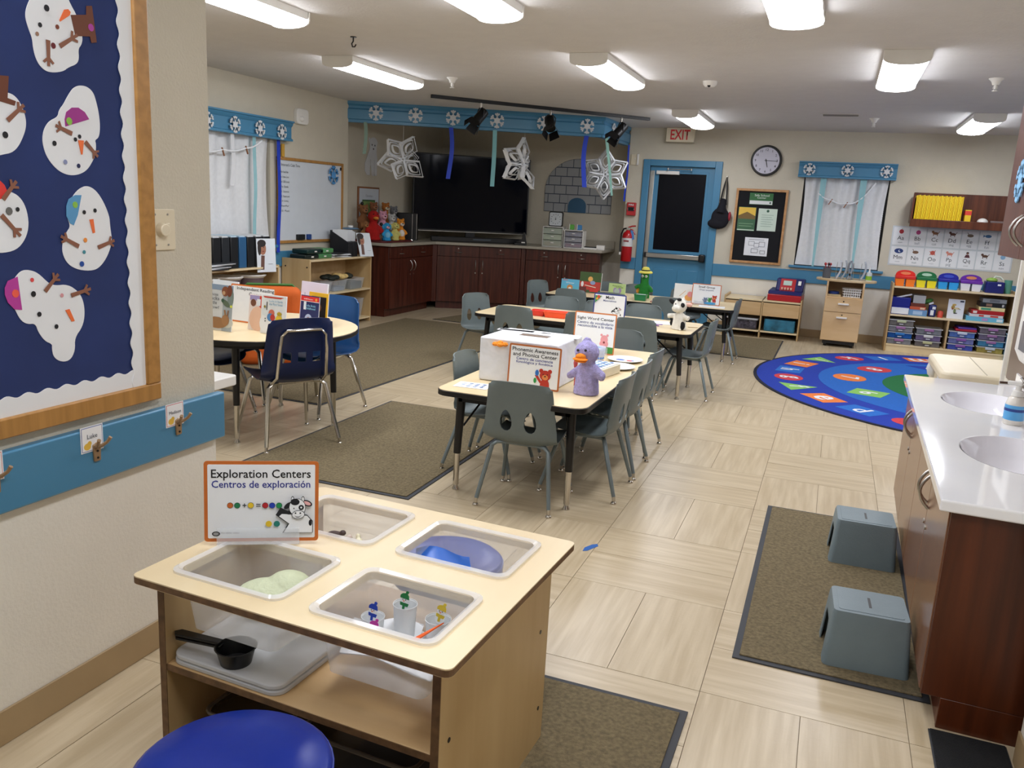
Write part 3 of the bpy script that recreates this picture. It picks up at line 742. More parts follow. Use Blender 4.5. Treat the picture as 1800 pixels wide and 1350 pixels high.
for k in range(9):
    a_ = random.uniform(0, 6.28); x = -1.3 + random.uniform(-.07, .07); y = 6.78 + random.uniform(-.06, .06)
    cn = ['red', 'orange', 'purple', 'pink'][k % 4]; cc = ['d8402c', 'ee8a2c', '7a4aa8', 'e05a9a'][k % 4]
    t = MB().box(-.03, .03, -.006, .006, 0, .006).build('game_piece', c_(cc), None, (x, y, .551 + .0062 * (k % 3)), (0, 0, a_), bev=.002)
    tag(t, '%s plastic game piece in the loose heap left of the cow puppet' % cn, 'game piece', 'game pieces beside the cow puppet')
t = thing('craft_stick', 'short brown strip lying right of the cow puppet', 'stick', (-1.02, 6.95, .551), .3); MB().box(-.04, .04, -.006, .006, 0, .003).build('stick', c_('a88a5a'), t)

# books: standing or lying boxes with printed covers
def book(label, loc, rz, w, h, th, cover, arts=None, lean=8, name='picture_book', spine=None, group=None, texts=()):
    t = thing(name, label, 'book', loc, 0, group, rot=(rad(-lean), 0, rz))
    MB().box(-w / 2, w / 2, 0, th, 0, h).build('cover', c_(cover), t, bev=.001)
    MB().box(-w / 2 + .003, w / 2 + .0004, .002, th - .002, .003, h + .0004 if False else h - .003).build('pages', WHITE, t)
    if arts: arts.put(t, (0, -.0004, 0))
    for s, x, z, tw, thh, col in texts: text(s, tw, thh, c_(col), t, x, z, -.004, wt=.008)
    return t
# round table books
a = Art(); W_, H_ = .215, .272
a.rect('8aa0b8', -W_ / 2, W_ / 2, .24, H_); a.rect('a5afb5', .03, W_ / 2, .0, .24); a.ell('7f8f8a', .09, .2, .025, .06); a.ell('c9ccc6', .07, .05, .05, .03)
a.ell('8a4f32', .045, .235, .028, .03); a.ell('7a3f28', .08, .24, .02, .035); a.ell('caa27c', .035, .225, .012)
a.ell('5f6f5a', .055, .165, .035, .016, -.5); a.ell('3f5f4a', .03, .18, .012); a.ell('d8e05a', .1, .15, .01, .008)
a.ell('9a7048', -.01, .045, .085, .034); a.ell('a5784e', .06, .065, .03, .034); a.line('9a7048', .06, .09, .05, .125, .012); a.line('8a6040', .075, .09, .08, .125, .01)
book('tall picture book with a squirrel, duck and rabbit, at the left on the round table', (-3.39, 4.0, .642), rad(-6), W_, H_, .006, 'd6d9da', a, 6,
     texts=[('Whose', -.05, .212, .085, .018, '6a6f74'), ('tracks', -.045, .188, .095, .02, '5a5f66'), ('in the', -.045, .162, .06, .02, '5a5f66'), ('snow?', -.04, .135, .09, .018, '5a5f66')])
a = Art(); a.rect('a79ac8', -.08, .0, .18, .21); a.poly('d8452e', [(0, .09), (.08, .06), (.08, .21), (0, .21)]); a.ell('7a4a32', -.05, .165, .022); a.ell('ecc3a8', -.01, .07, .065, .075); a.rect('e8eef2', -.02, .01, .15, .19)
book('pink and red picture book between the rabbit book and the snowman book', (-3.2, 4.13, .642), rad(-8), .17, .215, .006, 'f0e2dc', a, 6)
a = Art(); a.poly('c8402f', [(-.07, .213), (.05, .213), (.075, .222), (-.08, .222)]); a.ell('eceff2', -.055, .06, .045, .055); a.ell('dfe6ea', -.06, .13, .026); a.rect('2a2a2a', -.052, -.046, .14, .19)
a.ell('d0705a', -.012, .125, .022); a.ell('4f86c0', -.02, .1, .024, .024); a.ell('c0392f', -.002, .1, .018, .02); a.ell('e0c030', .045, .085, .026, .035); a.ell('d8a070', .045, .125, .014); a.ell('b8a020', .048, .125, .018, .01); a.line('5f94a8', .04, .05, .038, .02, .014); a.line('d89a60', .055, .05, .053, .02, .012)
a.ell('2a2a2a', -.055, .075, .004); a.ell('2a2a2a', -.055, .09, .004); a.ell('9a8a3a', -.062, .16, .008)
book('white picture book with two children and a snowman, at the front of the round table', (-3.05, 4.07, .642), rad(-4), .185, .232, .008, 'e9edee', a, 5,
     texts=[('Lucky & Sandy', .02, .195, .1, .013, '4a93b8'), ('the First Snow', .02, .178, .1, .013, '4a93b8'), ('Tomas dePaola', .0, .014, .06, .007, '4a4a4a')])
sign((-3.4, 4.33, .642), rad(-4), .36, .24, 'd9742b', 'orange bordered independent reading sign behind the picture books',
     [('Independent Reading', .02, .213, .3, .025, '30343c', .012), ('Center', .02, .185, .1, .022, '30343c', .012)], None, lean=4, hold=False)
a = Art(); a.rect('9fb8d8', -.1, .09, .04, .15); a.line('26488c', .0, .06, .03, .13, .008); a.line('26488c', .05, .07, .07, .14, .008); a.line('5a86c0', -.07, .06, .0, .09, .006)
book('white book with blue pictures at the far left edge of the round table', (-3.68, 4.4, .642), rad(-5), .22, .245, .01, 'dfe8f0', a, 6)
a = Art(); a.ell('d8d2e0', .0, .15, .09, .05); a.rect('c0bfd0', -.085, -.075, .16, .2); a.line('b0a8b8', .0, .13, .06, .18, .003)
book('tall pale lilac book behind the other upright books on the round table', (-3.11, 4.56, .642), rad(-12), .235, .27, .012, 'ddd6e6', a, 6)
a = Art(); a.rect('241c1c', -.06, .07, .02, .19); a.ell('8a5a3a', 0, .12, .03)
book('yellow bordered book behind the arctic book', (-3.03, 4.5, .642), rad(-12), .17, .215, .008, 'f0bc2e', a, 5)
a = Art(); a.rect('d02a2a', -.08, .08, .165, .195); a.rect('f0f0f0', -.08, .08, .162, .165); a.ell('e8a030', .055, .178, .009); a.rect('d8e4ee', -.052, -.03, .11, .16); a.ell('a8b8d8', -.005, .05, .032, .035); a.ell('8a5038', -.005, .048, .016, .018)
book('red and dark blue arctic book standing behind the navy chair back', (-3.045, 4.43, .642), rad(-12), .162, .2, .008, '16265c', a, 5,
     texts=[('SUPER Readers', -.01, .178, .08, .008, 'f4f4f4'), ('In the Arctic', .012, .138, .09, .015, '8ccdea'), ('childhood', .012, .12, .085, .013, '8ccdea')])

# things on the far table
a = Art(); a.rect('5fb8d0', -.1, .1, .0, .05); a.ell('c88a4a', .0, .04, .035, .03); a.ell('f2efe6', 0, .025, .018); a.rect('d86a5a', -.09, -.03, .115, .122)
book('light blue book with a fox at the left of the far table', (-2.72, 8.98, .552), rad(-2), .21, .13, .01, '5fb4d8', a, 6, texts=[('Winter', 0, .09, .1, .018, 'dff0f8')])
a = Art(); a.rect('3f5a2c', -.12, .12, .12, .215); a.rect('b83a30', -.12, .12, .03, .12); a.rect('6a2a2a', -.12, -.04, .0, .06); a.ell('e8b060', .0, .15, .028); a.ell('8aa0c8', .03, .11, .03, .022); a.ell('e0e4e8', -.09, .09, .016, .03); a.line('e8dcc8', -.06, .08, .07, .06, .008); a.rect('c8342a', .0, .1, .01, .05)
book('large green and red farm book on the far table', (-2.49, 8.98, .552), rad(-2), .25, .225, .02, '3f5a34', a, 6)
a = Art(); a.ell('9a86b0', -.02, .05, .022, .03); a.ell('9a86b0', .03, .05, .022, .03); a.ell('a8b8b0', 0, .04, .03, .03)
book('pale green book with an elephant left of the green puppet', (-2.18, 8.98, .552), rad(-2), .19, .125, .012, 'b5cf8a', a, 6, texts=[('Forest', 0, .1, .1, .014, '6a8f4a'), ('Friends', .03, .085, .08, .012, '6a8f4a')])
a = Art(); a.ell('f0b060', .04, .05, .045, .035); a.ell('e89aa0', .05, .085, .03, .03); a.line('d8b890', -.06, .06, .0, .12, .006)
book('white picture book with orange and pink spots behind the small group sign', (-1.42, 8.9, .552), rad(-6), .25, .19, .012, 'eef1f0', a, 6)
tub('craft_tub', 'small dark green tub in front of the green puppet', 'tub', (-1.845, 8.68, .551), 0, .13, .1, .065, mat('green_plastic', '1f7a48', .4), fill=('dfe8e4', .95))
t = thing('notebook', 'red and brown notebook lying right of the green tub', 'notebook', (-1.66, 8.66, .551), .1); MB().box(-.07, .07, -.06, .06, 0, .008).build('cover', c_('7a3a30'), t); MB().box(-.06, .065, -.055, .055, .008, .0085).build('page', c_('e8d8c8'), t)
for x, y, r, wd, lb in ((-1.1, 8.66, .1, .26, 'white papers in front of the small group sign on the far table'), (-1.62, 9.1, 0, .2, 'white paper behind the green tub on the far table')):
    t = thing('worksheet', lb, 'paper', (x, y, .551), r, 'worksheets on the far table'); MB().box(-wd / 2, wd / 2, -.07, .07, 0, .006).build('sheet', WHITE, t)
t = thing('pointer', 'thin black stick beside the small group sign', 'stick', (-1.4, 8.7, .553), -.05); MB().cyl((-.1, 0, .004), (.1, 0, .004), .004).build('stick', BLACK, t)

# ================================================================== MATS AND RUGS ON THE FLOOR
def floormat(label, pts, name='floor_mat', bw=.022, cat='mat', pile=None):
    cx = sum(p[0] for p in pts) / len(pts); cy = sum(p[1] for p in pts) / len(pts)
    t = thing(name, label, cat, (cx, cy, 0)); p = [(x - cx, y - cy) for x, y in pts]
    MB().prism(p, .0004, .005).build('rubber_border', RUBBER, t, bev=.001)
    q = []
    for x, y in p:
        sx = (abs(x) - bw) / abs(x); sy = (abs(y) - bw) / abs(y); q.append((x * sx, y * sy))
    MB().prism(q, .004, .01).build('pile', pile or CARPET, t, bev=.002)
    return t
def rc(x0, x1, y0, y1): return [(x0, y0), (x1, y0), (x1, y1), (x0, y1)]
floormat('olive mat with dark edges under the exploration table', [(-1.2, .7), (-.262, .7), (-.24, 2.325), (-1.2, 2.325)])
floormat('olive mat with dark rubber edges under the step stools by the sinks', [(-.155, 2.715), (.46, 2.71), (.46, 4.37), (-.16, 4.37)])
floormat('olive mat with dark edges between the round table and the front table', [(-2.92, 3.53), (-1.835, 3.53), (-1.86, 5.31), (-2.92, 5.3)])
floormat('large olive carpet running from the round table back to the shelves', [(-4.82, 4.91), (-3.27, 4.91), (-3.15, 9.2), (-4.9, 9.2)], 'carpet', .015, 'carpet')
floormat('wide olive carpet under the far table before the dark cabinets', [(-4.6, 9.36), (-.46, 9.06), (-.45, 10.66), (-4.4, 10.4)], 'carpet', .015, 'carpet')
floormat('black doormat at the foot of the sink cabinet end panel', rc(.44, .648, 2.0, 2.56), 'doormat', .004, pile=mat('black_coir', '111316', .95, bump=.8, bs=300))
def rug():
    R = 2.12; t = thing('alphabet_rug', 'round blue rug with coloured shapes and white letters', 'rug', (1.52, 8.45, 0))
    rb = lambda n, h: mat(n, h, .9, var=.08, vs=60, bump=.5, bs=400)
    MB().prism(ellp(0, 0, R, R, 80), .0004, .008).build('rug_edge', rb('rug_dark_edge', '10142c'), t)
    MB().prism(ellp(0, 0, R - .03, R - .03, 80), .008, .0092).build('outer_ring', rb('rug_blue', '0f36a8'), t)
    MB().prism(ellp(0, 0, 1.52, 1.52, 70), .0092, .0104).build('middle_ring', rb('rug_sky', '1766c2'), t)
    MB().prism(ellp(0, 0, .95, .95, 60), .0104, .0116).build('green_centre', rb('rug_green', '11703a'), t)
    cols = {'r': rb('rug_red', 'd23c46'), 'o': rb('rug_orange', 'f0823c'), 'g': rb('rug_lime', '8cc862'), 'b': rb('rug_light_blue', '1b6cc8'), 'd': rb('rug_blue', '0f36a8'), 'w': rb('rug_white', 'eef0f4')}
    def shape(kind, r, a, z, s):
        c = Vector((r * cos(a), r * sin(a)))
        if kind == 'e': p = ellp(0, 0, s, s * .8, 18)
        elif kind == 't': p = [(0, s), (-s, -s * .8), (s, -s * .8)]
        elif kind == 'q': p = [(0, s * 1.1), (-s, 0), (0, -s * 1.1), (s, 0)]
        else: p = [(-s, -s * .72), (s, -s * .72), (s, s * .72), (-s, s * .72)]
        ca, sa = cos(a + PI / 2), sin(a + PI / 2)
        return [(c.x + x * ca - y * sa, c.y + x * sa + y * ca) for x, y in p]
    seq = [('a', 'tg'), ('b', 'qo'), ('c', 'er'), ('d', 'sb'), ('e', 'so'), ('f', 'tg'), ('g', 'er'), ('h', 'sb'), ('i', 'so'), ('j', 'tg'), ('k', 'er'), ('l', 'sb'), ('m', 'so'), ('n', 'tg'), ('o', 'er'), ('p', 'sb'),
           ('q', 'so'), ('r', 'tg'), ('s', 'er'), ('t', 'sb'), ('u', 'so'), ('v', 'tg'), ('w', 'er'), ('x', 'sb'), ('y', 'so'), ('z', 'tg')]
    a0 = math.atan2(6.75 - 8.45, .68 - 1.52)
    for i, (ch, kd) in enumerate(seq):
        a = a0 - (i - 2) * 2 * PI / 26
        o = MB().prism(shape(kd[0], 1.8, a, 0, .165), .0092, .0104).build('letter_shape', cols[kd[1]], t)
        text(ch, None, .17, cols['w'], o, 1.8 * cos(a), 1.8 * sin(a), .0106, rot=(0, 0, a + PI / 2), wt=.02).location = (1.8 * cos(a), 1.8 * sin(a), .0108)
    for i, (ch, kd) in enumerate([('4', 'er'), ('5', 'td'), ('6', 'qg'), ('7', 'eo'), ('8', 'er'), ('9', 'td'), ('10', 'qg'), ('0', 'eo'), ('1', 'er'), ('2', 'td'), ('3', 'qg')]):
        a = math.atan2(7.35 - 8.45, .92 - 1.52) - (i - 1) * 2 * PI / 11
        o = MB().prism(shape(kd[0], 1.24, a, 0, .19), .0104, .0116).build('number_shape', cols[kd[1]], t)
        text(ch, None, .17, cols['w'], o, 0, 0, 0, rot=(0, 0, a + PI / 2), wt=.02).location = (1.24 * cos(a), 1.24 * sin(a), .012)
rug()
t = MB().prism([(-.052, -.014), (-.03, -.02), (.045, .0), (.055, .022), (.03, .026), (-.02, .014)], .0005, .0012).build('tape_strip', c_('2a5fa8'), None, (-.85, 3.39, 0), (0, 0, rad(52)))
tag(t, 'torn strip of blue tape stuck on the bare floor', 'tape')

# ================================================================== EXPLORATION TABLE (nearest)
TX, TY, TR = -1.004, 1.735, rad(-2.8)
def tl(u, v, z=0):      # table-local to world
    return (TX + u * cos(TR) - v * sin(TR), TY + u * sin(TR) + v * cos(TR), z)
BINS = {'FL': (-.203, -.182), 'FR': (.192, -.182), 'BL': (-.2, .178), 'BR': (.192, .178)}
BW, BD = .325, .262
def explore():
    t = thing('exploration_table', 'maple plywood play table holding four clear bins, nearest the photographer', 'table', (TX, TY, 0), TR)
    z = .58; th = .019
    def hole(u, v): return rrect(BW - .03, BD - .03, .02, 4, u, v)
    # top: outline with four openings (boolean of four prisms)
    o = MB().prism(rrect(.848, .735, .018, 4), z - th, z).build('top', MAPLE, t, smooth=False)
    c = MB()
    for u, v in BINS.values(): c.prism(hole(u, v), z - .1, z + .1)
    c = c.build('c', MAPLE, t, smooth=False)
    m = o.modifiers.new('b', 'BOOLEAN'); m.operation = 'DIFFERENCE'; m.object = c; m.solver = 'EXACT'
    bpy.context.view_layer.update(); bake(o); bpy.data.objects.remove(c)
    b = MB()
    b.prism(rrect(.8485, .7355, .018, 4), z - th + .001, z - .003); e = b.build('edge_ply', PLYEDGE, t, smooth=False)
    c = MB().prism(rrect(.844, .731, .018, 4), z - .1, z + .1).build('c', MAPLE, t, smooth=False)
    m = e.modifiers.new('b', 'BOOLEAN'); m.operation = 'DIFFERENCE'; m.object = c; m.solver = 'EXACT'
    bpy.context.view_layer.update(); bake(e); bpy.data.objects.remove(c)
    for sx in (-1, 1):
        p = MB().box(sx * .375 - .009, sx * .375 + .009, -.325, .3, .005, z - th).build('side_panel', MAPLEZ, t, bev=.002)
        MB().box(sx * .375 - .0095, sx * .375 + .0095, -.3275, -.3255, .005, z - th).build('panel_edge', PLYEDGE, p)
        for (y, zz) in ((.24, .36), (.26, .12), (-.28, .36)): MB().cyl((sx * .3835, y, zz), (sx * .3852, y, zz), .006, n=10).build('bolt', BLACKM, p)
    for zz, nm in ((.345, 'middle_shelf'), (.045, 'bottom_shelf')):
        p = MB().box(-.366, .366, -.322, .29, zz - .018, zz).build(nm, MAPLEX, t, bev=.0015)
        MB().box(-.366, .366, -.3245, -.3225, zz - .017, zz - .001).build('shelf_edge', PLYEDGE, p)
explore()
def clear_bin(name, label, u, v, z=.585, h=.155, w=BW, d=BD, m=CLEAR, group='clear bins of the exploration table'):
    t = thing(name, label, 'bin', tl(u, v, z - h), TR, group)
    k = .86; n_ = 5
    o = rrect(w - .035, d - .035, .025, n_); i_ = [(x * k, y * k) for x, y in o]; rim = rrect(w, d, .032, n_); L = len(o)
    b = MB(); v_ = [(x, y, 0) for x, y in i_] + [(x, y, h) for x, y in o]
    b.add(v_, [tuple(range(L - 1, -1, -1))] + [(i, (i + 1) % L, L + (i + 1) % L, L + i) for i in range(L)])
    b.build('bin_body', m, t)
    b = MB(); mid = [((a[0] + c[0]) / 2, (a[1] + c[1]) / 2) for a, c in zip(o, rim)]
    v_ = [(x, y, h) for x, y in o] + [(x, y, h + .006) for x, y in mid] + [(x, y, h + .001) for x, y in rim] + [(x, y, h - .005) for x, y in rim]
    b.add(v_, [(r * L + i, r * L + (i + 1) % L, (r + 1) * L + (i + 1) % L, (r + 1) * L + i) for r in range(3) for i in range(L)])
    b.build('bin_rim', CLEARE if m == CLEAR else m, t)
    return t
clear_bin('clear_bin', 'front left clear bin of the exploration table holding pale green dough', *BINS['FL'])
clear_bin('clear_bin', 'front right clear bin of the exploration table holding cups with snowman stirrers', *BINS['FR'])
clear_bin('clear_bin', 'back left clear bin behind the sign, with small animal figures', *BINS['BL'])
clear_bin('clear_bin', 'back right clear bin of the exploration table holding blue paper', *BINS['BR'])
zb = .4335
d = MB(); d.ell((0, 0, .02), (.095, .06, .05), 20).ell((.04, .02, .04), (.065, .05, .05), 18)
o = d.build('play_dough', mat('pale_green_dough', 'dbe3c0', .85, bump=.5, bs=60), None, tl(-.2, -.14, zb + .024), (0, 0, .2), mods=(('REMESH', dict(mode='VOXEL', voxel_size=.006, use_smooth_shade=True)), ('SMOOTH', dict(iterations=6, factor=.6))))
tag(o, 'lump of pale green play dough in the front left bin', 'dough')
# snow felt, cups and stirrers
u0, v0 = BINS['FR']
for (u, v, a, w, dd) in ((-.05, .02, .3, .17, .13), (.055, .02, -.2, .16, .14)):
    o = MB().sheet(lambda p, q: ((p - .5) * w, (q - .5) * dd, .008 * sin(p * 7) * sin(q * 5) - .02 * (1 - q)), 10, 10).build('snow_felt', WHITE, None, tl(u0 + u, v0 + v, zb + (.05 if u < 0 else .042)), (0, 0, a), mods=SOLID(.004))
    tag(o, 'white felt snow sheet %s in the front right bin' % ('under the blue hatted stirrer' if u < 0 else 'under the tall cup'), 'felt')
CUP = mat('frosted_cup', 'e8ecee', .3, var=.02, clear=.3)
def cup(u, v, h, r, label, tilt=0):
    x, y, z = tl(u0 + u, v0 + v, zb + .012)
    t = thing('plastic_cup', label, 'cup', (x, y, z), 0, 'frosted cups in the front right bin', rot=(tilt, 0, 0))
    MB().lathe([(r * .78, 0), (r, h), (r * 1.03, h), (r * 1.03, h - .003), (r * .97, h - .004), (r * .75, .002)], n=22).build('cup_body', CUP, t)
def stirrer(u, v, z, hat, label, tilt=0):
    t = thing('snowman_stirrer', label, 'stirrer', tl(u0 + u, v0 + v, z), .1, 'snowman stirrers', )
    t.rotation_euler = (0, tilt, .1)
    a = Art(.0005)
    a.ell('eef1f4', 0, -.014, .012, .014); a.poly(hat, [(-.011, -.002), (.011, -.004), (.009, -.012), (.002, -.012), (.002, -.022), (-.004, -.022), (-.004, -.011), (-.01, -.01)])
    a.ell('eef1f4', 0, .006, .0105, .009); a.poly(hat, [(-.0115, .009), (.0115, .007), (.01, .017), (.004, .023), (-.006, .021), (-.011, .016)]); a.ell(hat, .005, .025, .004)
    a.ell('15171c', -.004, .006, .0012); a.ell('15171c', .003, .006, .0012); a.ell('e07030', -.001, .003, .0022, .0012)
    a.put(t, (0, 0, 0), name='snowman_figure'); MB().box(-.0015, .0015, .0002, .0014, -.05, .02).build('stick', CUP, t)
cup(-.075, .015, .08, .027, 'short frosted cup at the left with the blue hatted stirrer'); stirrer(-.072, .01, .538, '1d3fae', 'snowman stirrer with a blue hat and scarf', .12)
cup(-.01, .05, .112, .028, 'tall frosted cup in the middle with the green hatted stirrer'); stirrer(-.012, .05, .562, '1f7a3f', 'snowman stirrer with a green hat and scarf', .1)
cup(.07, .065, .088, .03, 'frosted cup at the right with the yellow hatted stirrer'); stirrer(.078, .062, .55, 'd8c03a', 'snowman stirrer with a yellow hat and scarf', .2)
stirrer(-.05, -.02, .515, 'c83ea8', 'snowman stirrer with a pink hat lying low at the bin front', .15)
o = MB().prism([(-.045, -.006), (.045, 0), (-.04, .009)], 0, .003).build('paper_carrot', c_('f0641e'), None, tl(u0 + .068, v0 + .015, zb + .085), (0, -.45, .75)); tag(o, 'long orange paper carrot at the right corner of the front right bin', 'carrot')
o = MB().sheet(lambda p, q: ((p - .5) * .15, (q - .5) * .1, .012 * sin(p * 5) + .01 * q), 8, 6).build('blue_paper', c_('1a64c8', .4), None, tl(.11, .19, zb + .085), (0, .1, .5), mods=SOLID(.001)); tag(o, 'folded sheet of bright blue paper in the back right bin', 'paper')
o = MB().sheet(lambda p, q: ((p - .5) * .16, (q - .5) * .1, .008 * sin(p * 4)), 8, 6).build('white_paper', c_('dfeee8', .5), None, tl(.14, .17, zb + .065), (0, 0, .2), mods=SOLID(.001)); tag(o, 'white sheet under the blue paper in the back right bin', 'paper')
t = thing('cream_bedding', 'cream fluffy pad under the toy animals in the back left bin', 'pad', tl(-.2, .2, zb + .002), TR)
MB().ell((0, 0, .025), (.11, .07, .034), 18).build('pad_body', mat('cream_fluff', 'ece6d2', .95, bump=1., bs=120), t)
for k, (u, v, c, a) in enumerate(((-.28, .19, '4a3a36', .3), (-.235, .16, 'd8c8bc', 1.0), (-.19, .18, 'e6e0c0', 2.2), (-.15, .2, 'ece6cc', .8))):
    b = MB().ell((0, 0, .016), (.022, .011, .011), 12).ell((.024, 0, .022), (.01, .008, .009), 10)
    for sx in (-.012, .012):
        for sy in (-.006, .006): b.tube([(sx, sy, .012), (sx * 1.2, sy, 0)], .0032, 6)
    b.tube([(-.02, 0, .018), (-.03, 0, .012)], .002, 5)
    o = b.build('animal_figure', c_(c), None, tl(u + .02, v + .02, zb + .062), (0, 0, a), mods=PLUSHMODS(.0022)); tag(o, ['dark brown toy animal at the left of the back left bin', 'beige toy animal second from the left in the back left bin', 'cream toy animal right of the beige one in the back left bin', 'pale cream toy animal at the right of the back left bin'][k], 'toy animal', 'toy animals in the back left bin')
# middle shelf: stacked trays, black pan, low white tub
t = thing('lid_stack', 'stack of frosted bin lids lying on the shelf of the exploration table', 'lids', tl(-.2, -.175, .3455), TR)
for k in range(2):
    MB().prism(rrect(.33 - .004 * k, .285, .035, 5), .015 * k, .015 * k + .012).build('lid', MILKY, t, bev=.003)
t = thing('black_pan', 'black toy pan with a handle on the stacked lids', 'pan', tl(-.195, -.275, .373), TR + .12)
MB().lathe([(.036, 0), (.046, .04), (.05, .041), (.047, .042), (.035, .003)], n=24).build('bowl', BLACK, t)
for k, zz in enumerate((.03, .041)): MB().prism([(-.16, -.014), (-.04, -.01), (-.04, .01), (-.16, .014), (-.172, 0)], zz, zz + .006).build('handle', BLACK, t, bev=.002, loc=(0, -.002 * k, 0))
for k, (u, w, h, c, lb) in enumerate(((-.2, .2, .16, '3f3a34', 'dark bin of toys on the bottom shelf at the left, behind the stool'), (.14, .3, .2, '2b2723', 'dark bin on the bottom shelf at the right of the exploration table'))):
    t = thing('toy_bin', lb, 'bin', tl(u, -.12, .046), TR)
    MB().prism(rrect(w, .3, .03, 4), 0, h).build('bin_body', mat('smoky_plastic_%d' % k, c, .4, clear=.25), t, bev=.004)
    MB().tube([(x, y, h) for x, y in rrect(w + .01, .31, .03, 4)], .005, 6, True).build('rim', mat('smoky_rim', '6a6258', .4), t)
for k, (x0_, c) in enumerate(((-.26, 'd8b23a'), (-.2, '2f5aa8'), (-.14, 'e0c040'))):
    o = MB().tube([(.03 * cos(i * PI / 5), 0, .03 * sin(i * PI / 5)) for i in range(10)], .006, 6, True).build('toy_ring', c_(c), None, tl(x0_, -.15, .24), (.4, .2 * k, .3)); tag(o, ['yellow toy ring at the left on the bottom shelf', 'blue toy ring between two yellow ones on the bottom shelf', 'yellow toy ring at the right of the blue one on the bottom shelf'][k], 'toy ring', 'toy rings on the bottom shelf')

def stool(x, y, r, zt, label):
    t = thing('round_stool', label, 'stool', (x, y, 0), 0, 'blue padded stools')
    vin = mat('blue_vinyl', '06298c', .35, var=.1, vs=3, bump=.12, bs=18)
    MB().lathe([(0, zt - .075), (r * .97, zt - .075), (r, zt - .06), (r, zt - .022), (r * .985, zt - .01), (r * .93, zt - .002), (r * .6, zt + .003), (0, zt + .004)], n=44).build('cushion', vin, t)
    MB().tube([(r * cos(2 * PI * i / 40) * .992, r * sin(2 * PI * i / 40) * .992, zt - .016) for i in range(40)], .0032, 6, True).build('piping', vin, t)
    MB().lathe([(0, 0), (r * .8, 0), (r * .82, .02), (r * .75, zt - .08), (0, zt - .075)], n=30).build('base', c_('18407a'), t)
stool(-.968, 1.16, .192, .385, 'round blue vinyl stool in front of the exploration table')
stool(-1.04, 2.285, .18, .36, 'round blue stool behind the exploration table, seen through the clear bin')

# ================================================================== NEAR LEFT WALL: board, switch, hook rail
def W2(y, z, x=-1.9): return (x, y, z)
def board():
    y0, y1, z0, z1 = .45, 1.955, .835, 2.35; fw = .052
    t = thing('bulletin_board', 'oak framed bulletin board with navy paper and snowmen on the near wall', 'board', (-1.9, y0, z0), 0, rot=FACE_X)
    w, h = y1 - y0, z1 - z0
    MB().box(0, w, -.012, 0, 0, h).build('backing_paper', NAVYPAPER, t)
    for nm, bx, m in (('frame_rail', (0, w, 0, fw), OAK), ('frame_rail', (0, w, h - fw, h), OAK), ('frame_stile', (0, fw, fw, h - fw), OAKY), ('frame_stile', (w - fw, w, fw, h - fw), OAKY)):
        MB().box(bx[0], bx[1], -.026, 0, bx[2], bx[3]).build(nm, m, t, bev=.004)
    # scalloped white border strips
    def scallop(L, n, d=.048, a=.0085):
        p = [(0, 0), (L, 0)]
        for i in range(n * 8, -1, -1):
            p.append((L * i / (n * 8), d + a * .5 * sin(2 * PI * i / 8)))
        return p
    s = MB().prism(scallop(w - 2 * fw, 24), -.0145, -.0125, 'y').build('scalloped_border', WHITE, t, (fw, 0, fw))
    MB().prism(scallop(h - 2 * fw, 24), -.0165, -.0145, 'y').build('scalloped_border', WHITE, t, (w - fw, 0, fw), (0, -PI / 2, 0))
    return t
board()
# paper snowmen traced in millimetres of the board plane (y right, z up)
def snowman(label, c, outline, hat=None, hatcol='6b3a24', dots=(), arms=(), nose=None, dx=0.):
    # coordinates: (y, z) metres in the wall plane relative to c
    t = thing('paper_snowman', label, 'snowman', (-1.9 + .0125, c[0], c[1]), 0, 'paper snowmen on the navy board', rot=FACE_X)
    MB().prism(smoothpoly(outline), -.0012, 0, 'y').build('paper_body', WHITE, t)
    if hat: MB().prism(hat, -.0024, -.0013, 'y').build('paper_hat', c_(hatcol), t)
    for y, z, r, col in dots: MB().prism(ellp(y, z, r, r * 1.08, 10), -.0034, -.0024, 'y').build('paper_dot', c_(col), t)
    if nose: MB().prism(nose, -.0034, -.0024, 'y').build('carrot_nose', c_('f0743a'), t)
    for (ax, az, bx, bz) in arms:
        d = Vector((bx - ax, bz - az)); n = Vector((-d.y, d.x)).normalized(); L = d.length; u = d.normalized(); a = Vector((ax, az)); f = .0045
        P = lambda s, o: tuple(a + u * s + n * o)
        p = [P(0, -f * 1.3), P(L * .7, -f), P(L * .88, -f * 3.6), P(L * .95, -f * 2.6), P(L * .84, -f * .8), P(L * 1.05, -f * .9), P(L * 1.05, f * .9), P(L * .84, f * .8), P(L * .95, f * 2.6), P(L * .88, f * 3.6), P(L * .7, f), P(0, f * 1.3)]
        MB().prism(p, -.0046, -.0035, 'y').build('paper_arm', c_('8a5a44'), t)
    return t
def smoothpoly(p, it=2):
    for _ in range(it):
        q = []
        for i in range(len(p)):
            a, b = p[i], p[(i + 1) % len(p)]
            q += [(a[0] * .75 + b[0] * .25, a[1] * .75 + b[1] * .25), (a[0] * .25 + b[0] * .75, a[1] * .25 + b[1] * .75)]
        p = q
    return p
